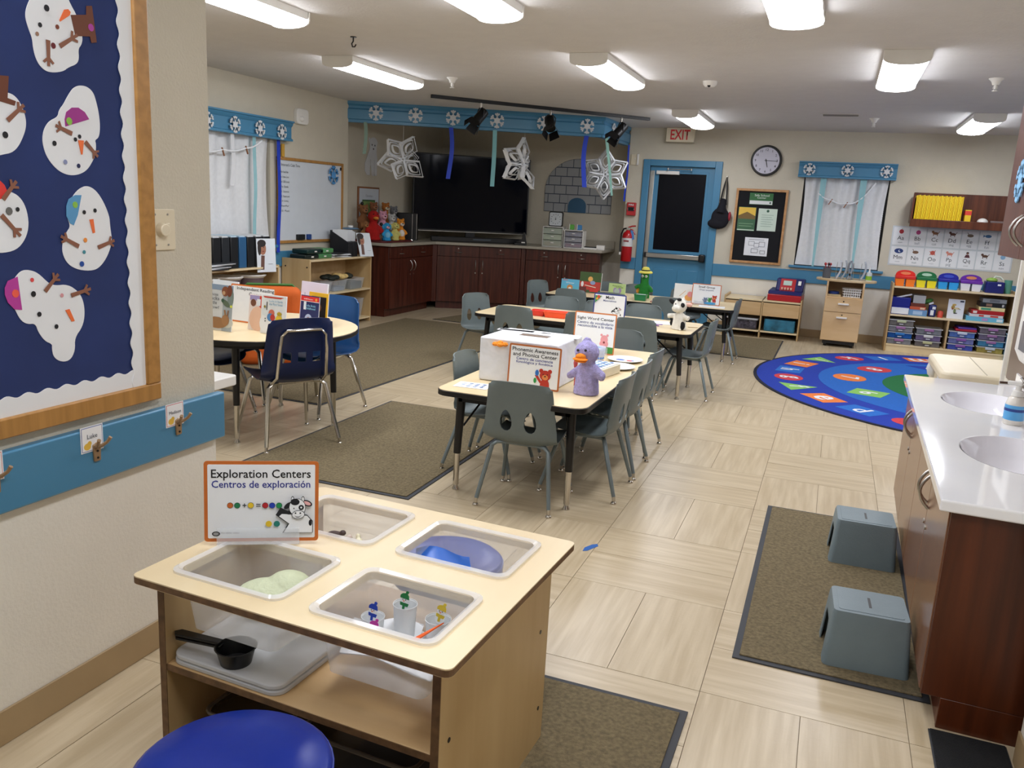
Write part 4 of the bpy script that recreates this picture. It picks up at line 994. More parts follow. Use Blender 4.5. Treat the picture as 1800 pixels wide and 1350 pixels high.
snowman('upper snowman lying sideways with a brown top hat, on the navy board', (1.6574, 1.8274), [(-0.0618, 0.0803), (-0.0795, 0.0476), (-0.0834, 0.0252), (-0.0747, -0.0021), (-0.0673, -0.0189), (-0.0668, -0.0408), (-0.0618, -0.0622), (-0.0519, -0.0791), (-0.0345, -0.0895), (-0.0114, -0.0894), (0.0176, -0.0814), (0.0328, -0.0694), (0.0581, -0.0583), (0.0674, -0.0442), (0.0662, -0.019), (0.0774, -0.0072), (0.0826, 0.0113), (0.074, 0.031), (0.0673, 0.0624), (0.0508, 0.0836), (0.0381, 0.1071), (-0.0012, 0.1127), (-0.0382, 0.1003)],
    [(0.0481, 0.0591), (0.0966, 0.0697), (0.098, 0.0913), (0.1159, 0.0953), (0.1257, 0.0075), (0.1084, 0.0031), (0.1048, 0.0182), (0.0589, 0.0107)], '6b3a24', [(-0.0229, 0.0599, 0.0074, '15171c'), (-0.0446, 0.0167, 0.0054, '15171c'), (0.0051, 0.0219, 0.0053, '7a3a22'), (-0.0543, -0.0058, 0.0048, '9a7862'), (-0.0099, -0.025, 0.0067, '6a1c22'), (0.1088, 0.041, 0.0088, 'a83a9a')],
    [(-0.0253, -0.0147, -0.0278, -0.0734), (0.0085, -0.0228, 0.0604, 0.0121)], [(0.0282, 0.0673), (0.0403, 0.0711), (0.0471, 0.0657), (0.0442, 0.0575), (0.0141, 0.0361), (0.012, 0.0395)])
snowman('snowman with a brown hat cut by the left edge of the photo', (1.4949, 1.5971), [(0.018, 0.0766), (0.0386, 0.0702), (0.0542, 0.05), (0.0628, 0.021), (0.061, -0.0017), (0.0504, -0.0254), (0.0354, -0.0492), (0.0171, -0.0637), (-0.0066, -0.0691), (-0.0403, -0.0788), (-0.067, -0.0644), (-0.0764, -0.0365), (-0.0693, -0.0003), (-0.0503, 0.0373), (-0.0243, 0.062), (-0.0031, 0.072)],
    [(-0.0242, 0.11), (0.0002, 0.1119), (0.0231, 0.1136), (0.016, 0.0629), (0.0376, 0.0583), (0.0333, 0.0474), (-0.0047, 0.053), (-0.0405, 0.0599)], '6b3a24', [(0.0027, -0.0229, 0.0074, '15171c'), (-0.0361, -0.0293, 0.0074, '15171c')],
    [(0.0105, 0.011, 0.055, 0.0501)], None)
snowman('snowman with a purple hat in the middle of the board', (1.6990, 1.6061), [(0.0255, 0.1128), (0.0457, 0.1129), (0.0655, 0.1015), (0.0743, 0.0763), (0.0812, 0.0443), (0.0823, 0.0114), (0.0764, -0.0141), (0.0627, -0.0215), (0.0663, -0.0315), (0.0631, -0.0567), (0.0541, -0.074), (0.0341, -0.1001), (0.0076, -0.1139), (-0.0228, -0.1182), (-0.0516, -0.1108), (-0.0743, -0.0941), (-0.0913, -0.0716), (-0.0985, -0.0449), (-0.098, -0.0255), (-0.091, -0.0056), (-0.0757, 0.0134), (-0.0489, 0.026), (-0.0454, 0.042), (-0.0298, 0.0594), (-0.0189, 0.0765), (-0.0028, 0.0982), (0.0102, 0.1079)],
    [(-0.03, 0.0221), (-0.0239, 0.0405), (-0.0059, 0.0537), (0.0141, 0.056), (0.0337, 0.0471), (0.0469, 0.0303), (-0.0289, 0.0045)], 'a0308a', [(-0.0171, 0.0187, 0.009, '8cc04a'), (0.0127, -0.0168, 0.005, '15171c'), (-0.0009, -0.0253, 0.005, '15171c'), (-0.0656, -0.0403, 0.0061, '15171c'), (-0.0361, -0.0846, 0.0058, '8a93b8'), (0.0045, -0.0919, 0.0054, '1c2450')],
    [(-0.0114, -0.0118, -0.0577, 0.0035), (0.0286, -0.0285, 0.0654, -0.0628)], [(0.007, -0.0262), (0.0252, -0.0259), (0.0187, -0.0619), (0.0146, -0.0622)])
snowman('snowman with a red hat cut by the left edge of the photo', (1.4796, 1.3732), [(-0.0064, 0.0727), (0.0203, 0.0695), (0.0455, 0.058), (0.0621, 0.0309), (0.0668, -0.0109), (0.0545, -0.0458), (0.0272, -0.073), (-0.0192, -0.0797), (-0.0623, -0.0701), (-0.0801, -0.0299), (-0.0713, 0.0225), (-0.0371, 0.0559)],
    [(-0.0349, 0.1149), (-0.0115, 0.1003), (0.0064, 0.0838), (0.014, 0.0667), (0.0071, 0.0557), (-0.0145, 0.0472), (-0.0429, 0.0557)], 'e03a34', [(0.0134, 0.022, 0.009, '6a6a66'), (0.0367, 0.0264, 0.0051, '15171c')],
    [(-0.0009, 0.0501, 0.0358, 0.0917), (-0.0085, 0.0124, 0.0364, -0.0357)], None)
snowman('small snowman with a light blue cap at the right of the board', (1.7207, 1.3500), [(0.0101, 0.1149), (0.0373, 0.1024), (0.0602, 0.0727), (0.0774, 0.0345), (0.0779, 0.0112), (0.0805, -0.0122), (0.083, -0.0358), (0.0648, -0.0745), (0.0396, -0.1016), (0.0139, -0.1127), (-0.0325, -0.1087), (-0.0674, -0.0918), (-0.0829, -0.0614), (-0.079, -0.0321), (-0.065, -0.0073), (-0.0516, 0.0073), (-0.0621, 0.0338), (-0.053, 0.0631), (-0.037, 0.0898), (-0.0142, 0.1081)],
    [(-0.0127, 0.089), (-0.0335, 0.0884), (-0.0537, 0.0777), (-0.062, 0.0601), (-0.0638, 0.0338), (-0.0528, 0.0147), (-0.0425, 0.0103), (-0.028, 0.0369)], '5a9ac8', [(-0.0352, 0.0634, 0.008, '8cc04a'), (-0.0075, 0.0445, 0.0053, '15171c'), (0.0282, 0.0494, 0.0053, '15171c'), (-0.0087, -0.0291, 0.0058, 'e8903a'), (-0.0146, -0.0608, 0.0048, '3f8a9a'), (-0.0241, -0.0923, 0.007, '1f4a9c')],
    [(-0.0318, -0.0452, -0.0833, -0.0188), (0.0313, -0.05, 0.0852, -0.0327)], [(0.0079, 0.0251), (0.0211, 0.0266), (0.0244, -0.0099), (0.0167, -0.0113)])
snowman('lowest snowman tumbling sideways with a magenta cap', (1.5892, 1.1275), [(-0.0771, 0.122), (-0.0515, 0.1234), (-0.0262, 0.1134), (0.0018, 0.0854), (0.0218, 0.0781), (0.0604, 0.0784), (0.0915, 0.0578), (0.1068, 0.0319), (0.1095, -0.0057), (0.0998, -0.0391), (0.072, -0.0669), (0.0711, -0.1011), (0.0548, -0.125), (0.028, -0.127), (0.0031, -0.1108), (-0.0005, -0.0847), (0.0017, -0.0741), (-0.0195, -0.0639), (-0.0377, -0.0377), (-0.0439, -0.0145), (-0.0687, -0.0135), (-0.0868, 0.0002), (-0.0985, 0.0272), (-0.1109, 0.051), (-0.1011, 0.0953)],
    [(-0.1224, 0.0828), (-0.1131, 0.0989), (-0.0858, 0.1078), (-0.0798, 0.0242), (-0.1004, 0.0273), (-0.1175, 0.046), (-0.1238, 0.0661)], 'b83a9a', [(-0.0953, 0.0667, 0.0096, 'f0604a'), (-0.0464, 0.0973, 0.0051, 'e04a4a'), (-0.0453, 0.0615, 0.007, '15171c'), (-0.0322, 0.0083, 0.0061, '15171c'), (0.0161, -0.0292, 0.0058, '15171c'), (0.0387, 0.0511, 0.0051, 'd89aa0')],
    [(-0.0118, 0.0658, 0.0286, 0.1055), (0.0669, 0.0488, 0.1275, 0.0613)], [(0.0464, 0.0111), (0.0594, 0.0129), (0.0737, -0.0205), (0.0642, -0.0213)])

# dimmer switch plate
t = thing('dimmer_switch', 'cream two gang wall plate with a round dimmer knob beside the board', 'switch', (-1.9, 1.998, 1.345), 0, rot=FACE_X)
MB().prism(rrect(.112, .122, .006, 3), -.007, 0, 'y').build('wall_plate', CREAM, t, bev=.002)
MB().cyl((-.004, -.007, 0), (-.004, -.028, 0), .021, .018, 20).build('knob', CREAM, t, bev=.002)
MB().box(.012, .03, -.012, -.007, .005, .02).build('slider', CREAM, t, bev=.002)
for x, z in ((-.025, .045), (.025, .045), (-.025, -.045), (.025, -.045)): MB().cyl((x, -.007, z), (x, -.009, z), .003, n=8).build('screw', STEEL, t)
# hook rail
t = thing('hook_rail', 'blue board along the near wall carrying coat hooks and name cards', 'rail', (-1.9, 0, 0), 0)
MB().box(0, .03, -.9, 2.235, .645, .803).build('rail_board', BLUE, t, bev=.006, seg=3)
BRZ = mat('bronze_hook', 'a08566', .35, metal=.5, var=.05)
for k, (y, nm, col, hw_, lb) in enumerate(((2.0, 'Madison', 'c8402f', .062, 'right hand end'), (1.683, 'Luke', '2a4a9c', .05, 'middle'), (1.375, 'Lucas', 'c8402f', .066, 'left edge of the photo'))):
    t = thing('coat_hook', 'bronze forked coat hook on the blue rail, %s' % ('nearest the wall end' if k == 0 else 'between the two others' if k == 1 else 'at the left edge of the photo'), 'hook', (-1.87, y + .012, .735), 0, 'coat hooks', rot=FACE_X)
    MB().prism([(-.011, -.028), (.011, -.028), (.013, .02), (.0, .026), (-.013, .02)], -.007, 0, 'y').build('hook_plate', BRZ, t, bev=.002)
    for s in (-1, 1):
        MB().tube([(s * .004, -.005, .012), (s * .011, -.016, .018), (s * .016, -.028, .028), (s * .02, -.036, .042)], [.005, .0048, .0045, .0055], 8).build('prong', BRZ, t)
    for z in (-.018, .002): MB().cyl((0, -.007, z), (0, -.0085, z), .0035, n=8).build('screw', BLACKM, t)
    t = thing('name_card', 'name card with a %s border, %s' % ('red' if col == 'c8402f' else 'blue', 'above the hook nearest the wall end' if k == 0 else 'above the middle hook' if k == 1 else 'cut by the left edge of the photo'), 'card', (-1.8695, y, .775), 0, 'name cards', rot=FACE_X)
    MB().box(-.038, .038, -.001, 0, -.037, .037).build('card', WHITE, t)
    a = Art(); a.rect(col, -.035, .035, -.034, .034); a.rect('eef0f2', -.0335, .0335, -.0325, .0325); a.ell('e0b84a', -.017, -.02, .012, .01); a.ell('e0b84a', -.01, -.012, .007); a.ell('3a4a5a', .015, -.022, .005, .004)
    a.put(t, (0, -.001, 0)); text(nm, hw_ * .8 if k != 1 else .034, None, c_('2a3446'), t, 0, .008, -.0022)
# white counter end behind the near wall and blue beanbag
t = thing('white_counter', 'white rounded counter corner sticking out behind the near wall', 'counter', (-2.41, 2.2, 0))
MB().prism(rrect(.52, .9, .02, 4, 0, 0), .715, .755).build('counter_top', WHITEP, t, bev=.004); MB().box(-.24, .2, -.44, .0, 0, .715).build('counter_base', WHITEP, t)
t = thing('blue_cushion', 'dark blue padded cushion on the floor behind the near wall end', 'cushion', (-2.3, 2.52, 0)); MB().ell((0, 0, .24), (.135, .12, .24), 20).build('cushion_body', mat('blue_fabric', '14307c', .7, bump=.2), t)
t = MB().cyl((-1.975, 2.235, .05), (-1.975, 2.235, .66), .006).build('corner_guard', WHITEP); tag(t, 'thin white strip down the end of the near wall', 'strip')

# ================================================================== CORNER CABINETS, COUNTER AND TELEVISION
def arc_handle(par, x, z, L=.11, vertical=True, name='handle', m=None, r=.0045, out=.03, y=0.):
    pts = []
    for i in range(9):
        t = i / 8; o = out * sin(PI * t) ** .8
        pts.append((x, y - o - .001, z + (t - .5) * L) if vertical else (x + (t - .5) * L, y - o - .001, z))
    return MB().tube(pts, r, 8).build(name, m or STEEL, par)
def cabinet(name, label, p0, p1, depth, h, m, ndoor=2, drawer=.15, toe=.1, group=None, hw=True):
    d = Vector((p1[0] - p0[0], p1[1] - p0[1])); L = d.length; a = math.atan2(d.y, d.x)
    t = thing(name, label, 'cabinet', (p0[0], p0[1], 0), a, group)
    MB().box(0, L, .02, depth, toe, h).build('carcass', m, t, bev=.002)
    MB().box(.0, L, .07, depth - .02, 0, toe).build('toe_kick', m, t)
    wd = L / ndoor
    for k in range(ndoor):
        x0, x1 = k * wd + .003, (k + 1) * wd - .003
        if drawer:
            dr = MB().box(x0, x1, 0, .019, h - drawer, h - .006).build('drawer', m, t, bev=.002)
            arc_handle(dr, (x0 + x1) / 2, h - drawer * .62, .1, False); MB().cyl(((x0 + x1) / 2, .002, h - drawer * .28), ((x0 + x1) / 2, -.004, h - drawer * .28), .009, n=10).build('lock', STEEL, dr)
        dz = h - drawer - .005 if drawer else h - .006
        do = MB().box(x0, x1, 0, .019, toe + .005, dz).build('door', m, t, bev=.002)
        hx = x1 - .045 if k % 2 == 0 else x0 + .045
        arc_handle(do, hx, dz - .1, .13)
        if hw: MB().cyl((hx, .002, dz - .21), (hx, -.004, dz - .21), .009, n=10).build('lock', STEEL, do)
    return t
G = 'dark wood cabinets in the television corner'
cabinet('base_cabinet', 'dark wood base cabinet at the left of the corner, below the plush puppets', (-5.09, 9.13), (-5.09, 10.3), .58, .875, CHERRY, group=G)
cabinet('base_cabinet', 'dark wood base cabinet set diagonally under the television', (-5.05, 10.36), (-4.03, 10.9), .55, .875, CHERRY, group=G)
cabinet('base_cabinet', 'dark wood base cabinet at the right, below the plastic drawer units', (-3.97, 10.92), (-2.97, 11.12), .6, .875, CHERRY, group=G)
t = MB().prism([(-5.09, 10.302), (-5.052, 10.355), (-5.2, 10.5), (-5.3, 10.5), (-5.3, 10.302)], .1, .875).build('corner_filler', CHERRY); tag(t, 'dark wood filler strip between the left and diagonal cabinets', 'filler')
t = MB().prism([(-4.025, 10.9), (-3.975, 10.92), (-4.08, 11.15), (-4.12, 11.1)], .1, .875).build('corner_filler', CHERRY); tag(t, 'dark wood filler strip between the diagonal and right cabinets', 'filler')
CT = mat('speckled_counter', 'aaa393', .35, var=.08, vs=120)
t = MB().prism([(-5.69, 9.09), (-5.05, 9.09), (-5.05, 10.3), (-3.98, 10.87), (-2.94, 11.08), (-2.925, 11.74), (-5.69, 11.74)], .877, .912).build('corner_counter', CT, bev=.004)
tag(t, 'grey beige countertop running round the television corner', 'countertop')
t = MB().box(-3.45, -2.93, 11.715, 11.74, .912, 1.02).build('backsplash', CT, bev=.003); tag(t, 'low backsplash against the wall at the right end of the counter', 'backsplash')
# television on its stand, diagonal
def tv():
    p0, p1 = Vector((-5.55, 10.55)), Vector((-4.22, 11.6)); d = p1 - p0; L = d.length
    t = thing('television', 'large black flat television standing on the corner counter', 'television', (p0.x, p0.y, .9125), math.atan2(d.y, d.x))
    MB().box(0, L, 0, .05, .12, 1.18).build('case', BLACK, t, bev=.006)
    MB().box(.02, L - .02, -.003, 0, .15, 1.16).build('screen', SCREEN, t)
    MB().box(.01, L - .01, -.004, 0, .122, .13).build('silver_strip', STEEL, t)
    MB().box(L * .3, L * .7, -.08, .12, 0, .012).box(L * .46, L * .54, .01, .05, .01, .13).build('stand', BLACK, t, bev=.003)
    s = thing('sound_bar', 'long black sound bar under the television', 'speaker', (p0.x + .28, p0.y - .02, .9125), math.atan2(d.y, d.x))
    MB().box(0, L - .35, -.16, -.09, 0, .07).build('bar_body', BLACK, s, bev=.01); MB().box(L * .35, L * .5, -.162, -.16, .035, .045).build('display', c_('5a6a7a'), s)
tv()
t = thing('black_tower', 'black speaker tower with silver edge lines, left of the television', 'speaker', (-5.43, 10.2, .9125), rad(20))
MB().box(-.2, .13, 0, .12, 0, .36).build('cabinet_body', BLACK, t, bev=.006)
for x in (.06, .12): MB().box(x, x + .006, -.002, 0, .01, .35).build('silver_line', STEEL, t)
t = thing('service_bell', 'tiny silver topped black bell in front of the black tower', 'bell', (-5.22, 9.92, .9125)); MB().lathe([(0, 0), (.03, 0), (.03, .008), (0, .01)], n=16).build('bell_base', BLACK, t); MB().lathe([(.024, .01), (.02, .026), (.0, .034)], n=16).build('dome', CHROME, t)
# wall pictures at the left of the corner
t = thing('polar_bear_cutout', 'grey paper polar bear cut-out sitting on the wall above the plush puppets', 'cut-out', (XA + .004, 9.66, 1.73), 0, rot=FACE_X)
bp = [(-.15, .05), (-.1, 0), (-.02, 0), (-.02, .12), (.0, .12), (.02, 0), (.08, -.01), (.1, .02), (.085, .12), (.1, 0), (.15, .0), (.16, .2), (.13, .3), (.14, .37), (.16, .42), (.12, .46), (.07, .475), (.02, .47), (-.02, .45), (-.06, .47), (-.07, .43), (-.03, .38), (-.04, .32), (-.09, .24), (-.15, .14)]
MB().prism(bp, -.002, 0, 'y').build('paper_body', c_('d6d8da'), t)
a = Art(); a.ell('15171c', .02, .38, .012); a.ell('15171c', .09, .375, .012); a.ell('15171c', .055, .33, .014, .01); a.line('8a8c8e', -.02, 0, -.01, .2, .004); a.line('8a8c8e', .085, 0, .08, .2, .004); a.put(t, (0, -.0021, 0))
t = thing('framed_picture', 'framed green print on the wall behind the plush puppets', 'picture', (XA + .002, 9.6, 1.18), 0, rot=FACE_X)
MB().box(-.26, .26, -.02, 0, 0, .4).build('frame', c_('8a5a3a'), t, bev=.003); MB().box(-.24, .24, -.022, -.02, .02, .38).build('mat_board', c_('c4ccd4'), t)
a = Art(); a.rect('3f5f3a', -.17, .15, .05, .24); a.rect('7f9a5a', -.15, .13, .07, .22); a.ell('b0b86a', -.05, .15, .04, .03); a.put(t, (0, -.0222, 0)); text('Characters', .18, .03, c_('6a7078'), t, 0, .29, -.0226)
# puppet stand and plush puppets
t = thing('puppet_stand', 'dark red puppet stand with black knobs on its posts', 'stand', (-5.42, 9.5, .9125))
MB().prism(rrect(.5, .78, .06, 4), 0, .02).build('stand_base', c_('5a1518'), t, bev=.003)
for x, y, h in ((-.15, -.25, .46), (-.15, .05, .4), (-.12, .3, .44), (.1, -.2, .22), (.1, .12, .2)):
    MB().cyl((x, y, .02), (x, y, h), .008).build('post', c_('6a4a30'), t); MB().ell((x, y, h), .022, 10).build('knob', BLACK, t)
def plush(name, label, loc, rz, s, body, muzzle=None, ears='round', beak=None, belly=None, hat=None, lie=0):
    m = mat('plush_' + body, body, .95, var=.12, vs=50, bump=.6, bs=220)
    t = thing(name, label, 'plush', loc, rz, 'plush puppets on the corner counter'); t.scale = (s, s, s)
    if lie: t.rotation_euler = (lie, 0, rz)
    b = MB().tube([(0, 0, 0), (0, 0, .06), (0, 0, .12), (0, 0, .17)], [.065, .062, .05, .032], 14).ell((0, -.005, .215), (.056, .052, .055), 14)
    b.tube([(.03, 0, .13), (.065, -.02, .1), (.08, -.03, .07)], [.022, .021, .018], 10).tube([(-.03, 0, .13), (-.065, -.02, .1), (-.08, -.03, .07)], [.022, .021, .018], 10)
    for sx in (-1, 1):
        if ears == 'round': b.ell((sx * .04, 0, .262), (.02, .012, .02), 10)
        elif ears == 'flop': b.ell((sx * .06, -.005, .205), (.018, .014, .045), 10)
        elif ears == 'pig': b.ell((sx * .035, -.01, .265), (.014, .01, .018), 8)
        b.ell((sx * .035, -.035, .012), (.022, .035, .016), 10)
    b.build('plush_body', m, t, mods=PLUSHMODS(.0075))
    if muzzle: MB().ell((0, -.05, .2), (.03, .026, .022), 12).build('muzzle', mat('plush_' + muzzle, muzzle, .95), t); MB().ell((0, -.075, .21), (.011, .008, .009), 8).build('nose', BLACK, t)
    if beak: MB().ell((0, -.06, .2), (.026, .032, .015), 12).build('beak', c_(beak), t)
    if belly: MB().ell((0, -.035, .08), (.045, .035, .055), 12).build('belly', mat('plush_' + belly, belly, .95), t)
    for sx in (-1, 1): MB().ell((sx * .02, -.048, .235), .0065, 8).build('eye', BLACK, t)
    return t
R9 = rad(55)
plush('plush_puppet', 'brown plush hanging at the far left of the puppet pile', (-5.56, 9.27, 1.06), R9, 1.1, '8a5c38', '9a6c48')
plush('plush_puppet', 'dark tan plush below the brown one at the left of the puppet pile', (-5.47, 9.17, .935), R9, .85, '93643c', 'a87848', 'flop')
plush('plush_puppet', 'brown bear plush with its head above the red parrot', (-5.58, 9.55, 1.12), R9, 1.0, '8a5638', '9a6848')
plush('plush_puppet', 'large red parrot plush with an orange beak', (-5.4, 9.24, .935), R9, 1.35, 'a8120e', None, 'none', 'e08a3a')
plush('plush_puppet', 'pink pig plush right of the red parrot', (-5.4, 9.47, 1.0), R9, 1.08, 'd89ab0', 'e6b0c0', 'pig')
plush('plush_puppet', 'orange brown fox plush at the top of the pile', (-5.56, 9.82, 1.12), R9, 1.0, 'b06a2c', 'e0d0b0')
plush('plush_puppet', 'grey plush at the top right of the pile with a dark nose', (-5.5, 9.93, 1.08), R9, 1.0, '77797c', '9a9c9e')
plush('plush_puppet', 'bright blue puppy plush sitting in front', (-5.27, 9.35, .934), R9, .82, '2f9fd6', 'f0b8c8', 'flop', None, '7ac0e0')
plush('plush_puppet', 'pale yellow dog plush sitting right of the blue puppy', (-5.27, 9.56, .934), R9, .84, 'd8d27a', 'e0da8a', 'flop')
plush('plush_puppet', 'light grey sheep plush behind the yellow dog', (-5.4, 9.7, 1.0), R9, .95, 'c8c8c4', 'e6e4e0')
plush('plush_puppet', 'orange and white plush with a carrot coloured paw at the right of the pile', (-5.3, 9.76, .935), R9, .98, 'e8932c', 'eadfd0', 'round', None, 'ece6dc')
# drawer units, timer, cups and other things at the right of the counter
def drawers(loc, label, w, d, h, dm, side=WHITEP):
    t = thing('drawer_unit', label, 'drawers', loc, rad(6), 'small plastic drawer units')
    MB().box(-w / 2, w / 2, .01, d, 0, .012).box(-w / 2, w / 2, .01, d, h - .012, h).box(-w / 2, -w / 2 + .012, .01, d, 0, h).box(w / 2 - .012, w / 2, .01, d, 0, h).box(-w / 2, w / 2, d - .01, d, 0, h).build('housing', side, t, bev=.002)
    for k in range(3):
        z = .015 + (h - .03) / 3 * k; hh = (h - .03) / 3 - .008
        f = MB().box(-w / 2 + .016, w / 2 - .016, 0, .01, z, z + hh).box(-w / 2 + .016, w / 2 - .016, .01, d - .02, z, z + .004).build('drawer', dm, t, bev=.002)
        MB().box(-.02, .02, -.008, 0, z + hh * .5, z + hh * .7).build('pull', WHITEP, f)
        MB().box(-w / 2 + .03, w / 2 - .03, .03, d - .03, z + .006, z + hh * .7).build('contents', c_(['b5483c', 'cfd6c4', '9aa2b0'][k]), f)
drawers((-3.66, 11.1, .9125), 'white drawer unit with green framed clear drawers under the square timer', .29, .25, .28, mat('green_clear_plastic', 'dce8d4', .2, clear=.6))
drawers((-3.36, 11.1, .9125), 'white drawer unit with smoky drawers holding red items', .27, .25, .25, mat('smoky_clear_plastic', 'b4b4c0', .2, clear=.62))
t = thing('square_timer', 'square black rimmed timer with a white dial on the left drawer unit', 'timer', (-3.66, 11.2, 1.1925), rad(4))
MB().prism(rrect(.2, .2, .02, 4, 0, .1), 0, .04, 'y').build('timer_case', BLACK, t, bev=.003); MB().prism(rrect(.175, .175, .015, 4, 0, .1), -.002, 0, 'y').build('dial', c_('d4dadd'), t)
for i in range(12): MB().cyl((.065 * cos(i * PI / 6), -.002, .1 + .065 * sin(i * PI / 6)), (.065 * cos(i * PI / 6), -.0035, .1 + .065 * sin(i * PI / 6)), .006, n=8).build('dial_mark', c_('6a7078'), t)
MB().prism([(-.006, .09), (.006, .09), (0, .13)], -.005, -.003, 'y').build('pointer', BLACK, t)
for x, c, lb in ((-3.42, '5aa83c', 'small green and white block on the right drawer unit'), (-3.31, '3a80b8', 'small blue block on the right drawer unit')):
    t = thing('small_container', lb, 'container', (x, 11.2, 1.1625), .3); MB().box(-.035, .035, -.035, .035, 0, .07).build('container_body', c_(c), t, bev=.01); MB().box(-.036, -.026, -.036, .036, .005, .078).build('pale_edge', WHITEP, t, bev=.003)
t = thing('paper_cutter', 'white and black paper trimmer lying at the right end of the counter', 'trimmer', (-3.1, 11.3, .9125), rad(10)); MB().box(-.2, .1, -.1, .1, 0, .02).build('trimmer_bed', WHITEP, t, bev=.003); MB().box(-.2, .05, -.012, .004, .02, .035).build('blade_bar', BLACK, t); MB().box(.03, .14, -.1, .06, .0, .06).build('end_block', WHITEP, t, bev=.004)
t = thing('hole_punch', 'black stapler shaped punch standing on the counter right of the television', 'punch', (-4.1, 11.05, .9125), .3); MB().box(-.09, .08, -.05, .05, 0, .03).prism([(-.08, .03), (.08, .03), (.05, .17), (.03, .18), (.01, .08)], -.03, .03, 'y').build('punch_body', BLACK, t, bev=.004); MB().box(.01, .06, -.052, -.05, .03, .045).build('label', WHITEP, t)
# castle / igloo cut-out with bricks
def igloo():
    t = thing('igloo_cutout', 'grey paper igloo with drawn blocks and a blue arched door on the corner wall', 'cut-out', (-3.53, YA - .004, 1.39))
    w = .5; H = .75
    out = [(-w, 0), (w, 0), (w, .3)] + [(w * cos(a), .3 + (H - .3) * sin(a)) for a in [PI * i / 20 for i in range(1, 20)]] + [(-w, .3)]
    MB().prism(out, -.003, 0, 'y').build('backing', c_('3f4a58'), t)
    def inside(x, z):
        return abs(x) <= w and (z <= .3 or (x / w) ** 2 + ((z - .3) / (H - .3)) ** 2 <= 1)
    rows = 6; rh = H / rows
    for r in range(rows):
        z0, z1 = r * rh + .006, (r + 1) * rh - .006; bw = .178; off = (-.09 if r % 2 else 0)
        for k in range(-4, 5):
            x0, x1 = k * bw + off + .005, (k + 1) * bw + off - .005
            lim = w if z0 <= .3 else w * math.sqrt(max(0, 1 - ((z0 - .3) / (H - .3)) ** 2)); lim1 = w if z1 <= .3 else w * math.sqrt(max(0, 1 - ((z1 - .3) / (H - .3)) ** 2))
            a0, a1 = max(x0, -lim + .005), min(x1, lim - .005); b0, b1 = max(x0, -lim1 + .005), min(x1, lim1 - .005)
            if r < 2 and a1 > -.14 and a0 < .14:
                if a0 < -.14: a1 = b1 = -.145
                elif a1 > .14: a0 = b0 = .145
                else: continue
            if a1 - a0 < .02: continue
            a0, a1 = max(x0, -w + .006) if a0 > -.146 or r > 1 else a0, a1
            zt = lambda x: z1 if z1 <= .3 else min(z1, .3 + (H - .3) * math.sqrt(max(0, 1 - (x / w) ** 2)) - .006)
            a0, a1 = max(a0, -lim + .005), min(a1, lim - .005)
            if r > 1: a1 = min(x1, lim - .005); a0 = max(x0, -lim + .005)
            if a1 - a0 < .02: continue
            p = [(a0, z0), (a1, z0)] + [(a1 + (a0 - a1) * i / 8, max(z0 + .002, zt(a1 + (a0 - a1) * i / 8))) for i in range(9)]
            MB().prism(p, -.006, -.003, 'y').build('block', c_('a3a6a8'), t)
    MB().prism([(-.142, 0), (.142, 0), (.142, .244), (-.142, .244)], -.0045, -.003, 'y').build('arch_surround', c_('a3a6a8'), t)
    MB().prism([(-.135, 0), (.135, 0)] + [(.135 * cos(a), .1 + .11 * sin(a)) for a in [PI * i / 10 for i in range(11)]], -.007, -.003, 'y').build('arched_door', c_('3a6484'), t)
igloo()

# ================================================================== LEFT WALL SHELVES
def open_shelf(label, x0, x1, y0, y1, h, shelves, name='wooden_shelf', plinth=.03):
    t = thing(name, label, 'shelf', ((x0 + x1) / 2, (y0 + y1) / 2, 0))
    hx, hy = (x1 - x0) / 2, (y1 - y0) / 2; th = .018
    for s in (-1, 1):
        MB().box(-hx, hx, s * hy - (th if s > 0 else 0), s * hy + (0 if s > 0 else th), 0, h + .01).build('side_panel', MAPLEZ, t, bev=.004)
    for z in shelves + [h]: MB().box(-hx + .005, hx - .002, -hy + th, hy - th, z - th, z).build('shelf_board', MAPLE, t, bev=.002)
    MB().box(-hx, -hx + .006, -hy + th, hy - th, .01, h).build('back_panel', MAPLEX, t)
    return t
sb = open_shelf('maple shelf with an end panel facing the camera, under the whiteboard', -5.475, -5.12, 7.48, 8.74, .775, [.06, .4])
for y, z in ((7.479, .7), (7.479, .1)):
    for x in (-.13, .14): MB().cyl((x, -.63, z), (x, -.634, z), .008, n=8).build('screw', BLACKM, sb)
open_shelf('maple shelf under the left window holding the black binders and buckets', -5.475, -5.1, 5.3, 6.93, .75, [.06, .42])
t = tub('clear_box', 'open clear box of reddish toys at the left on the shelf below the whiteboard', 'box', (-5.26, 7.82, .402), PI / 2, .3, .2, .11, CLEARB, 'clear boxes on the shelf below the whiteboard', fill=('9a4a5a', .5))
tub('clear_box', 'open clear box in the middle of the shelf below the whiteboard', 'box', (-5.26, 8.14, .402), PI / 2, .27, .2, .12, CLEARB, 'clear boxes on the shelf below the whiteboard', fill=('7a8aa0', .4))
tub('clear_box', 'clear box with dark play food at the right of the shelf below the whiteboard', 'box', (-5.26, 8.5, .402), PI / 2, .3, .2, .12, CLEARB, 'clear boxes on the shelf below the whiteboard', fill=('3a4440', .7))
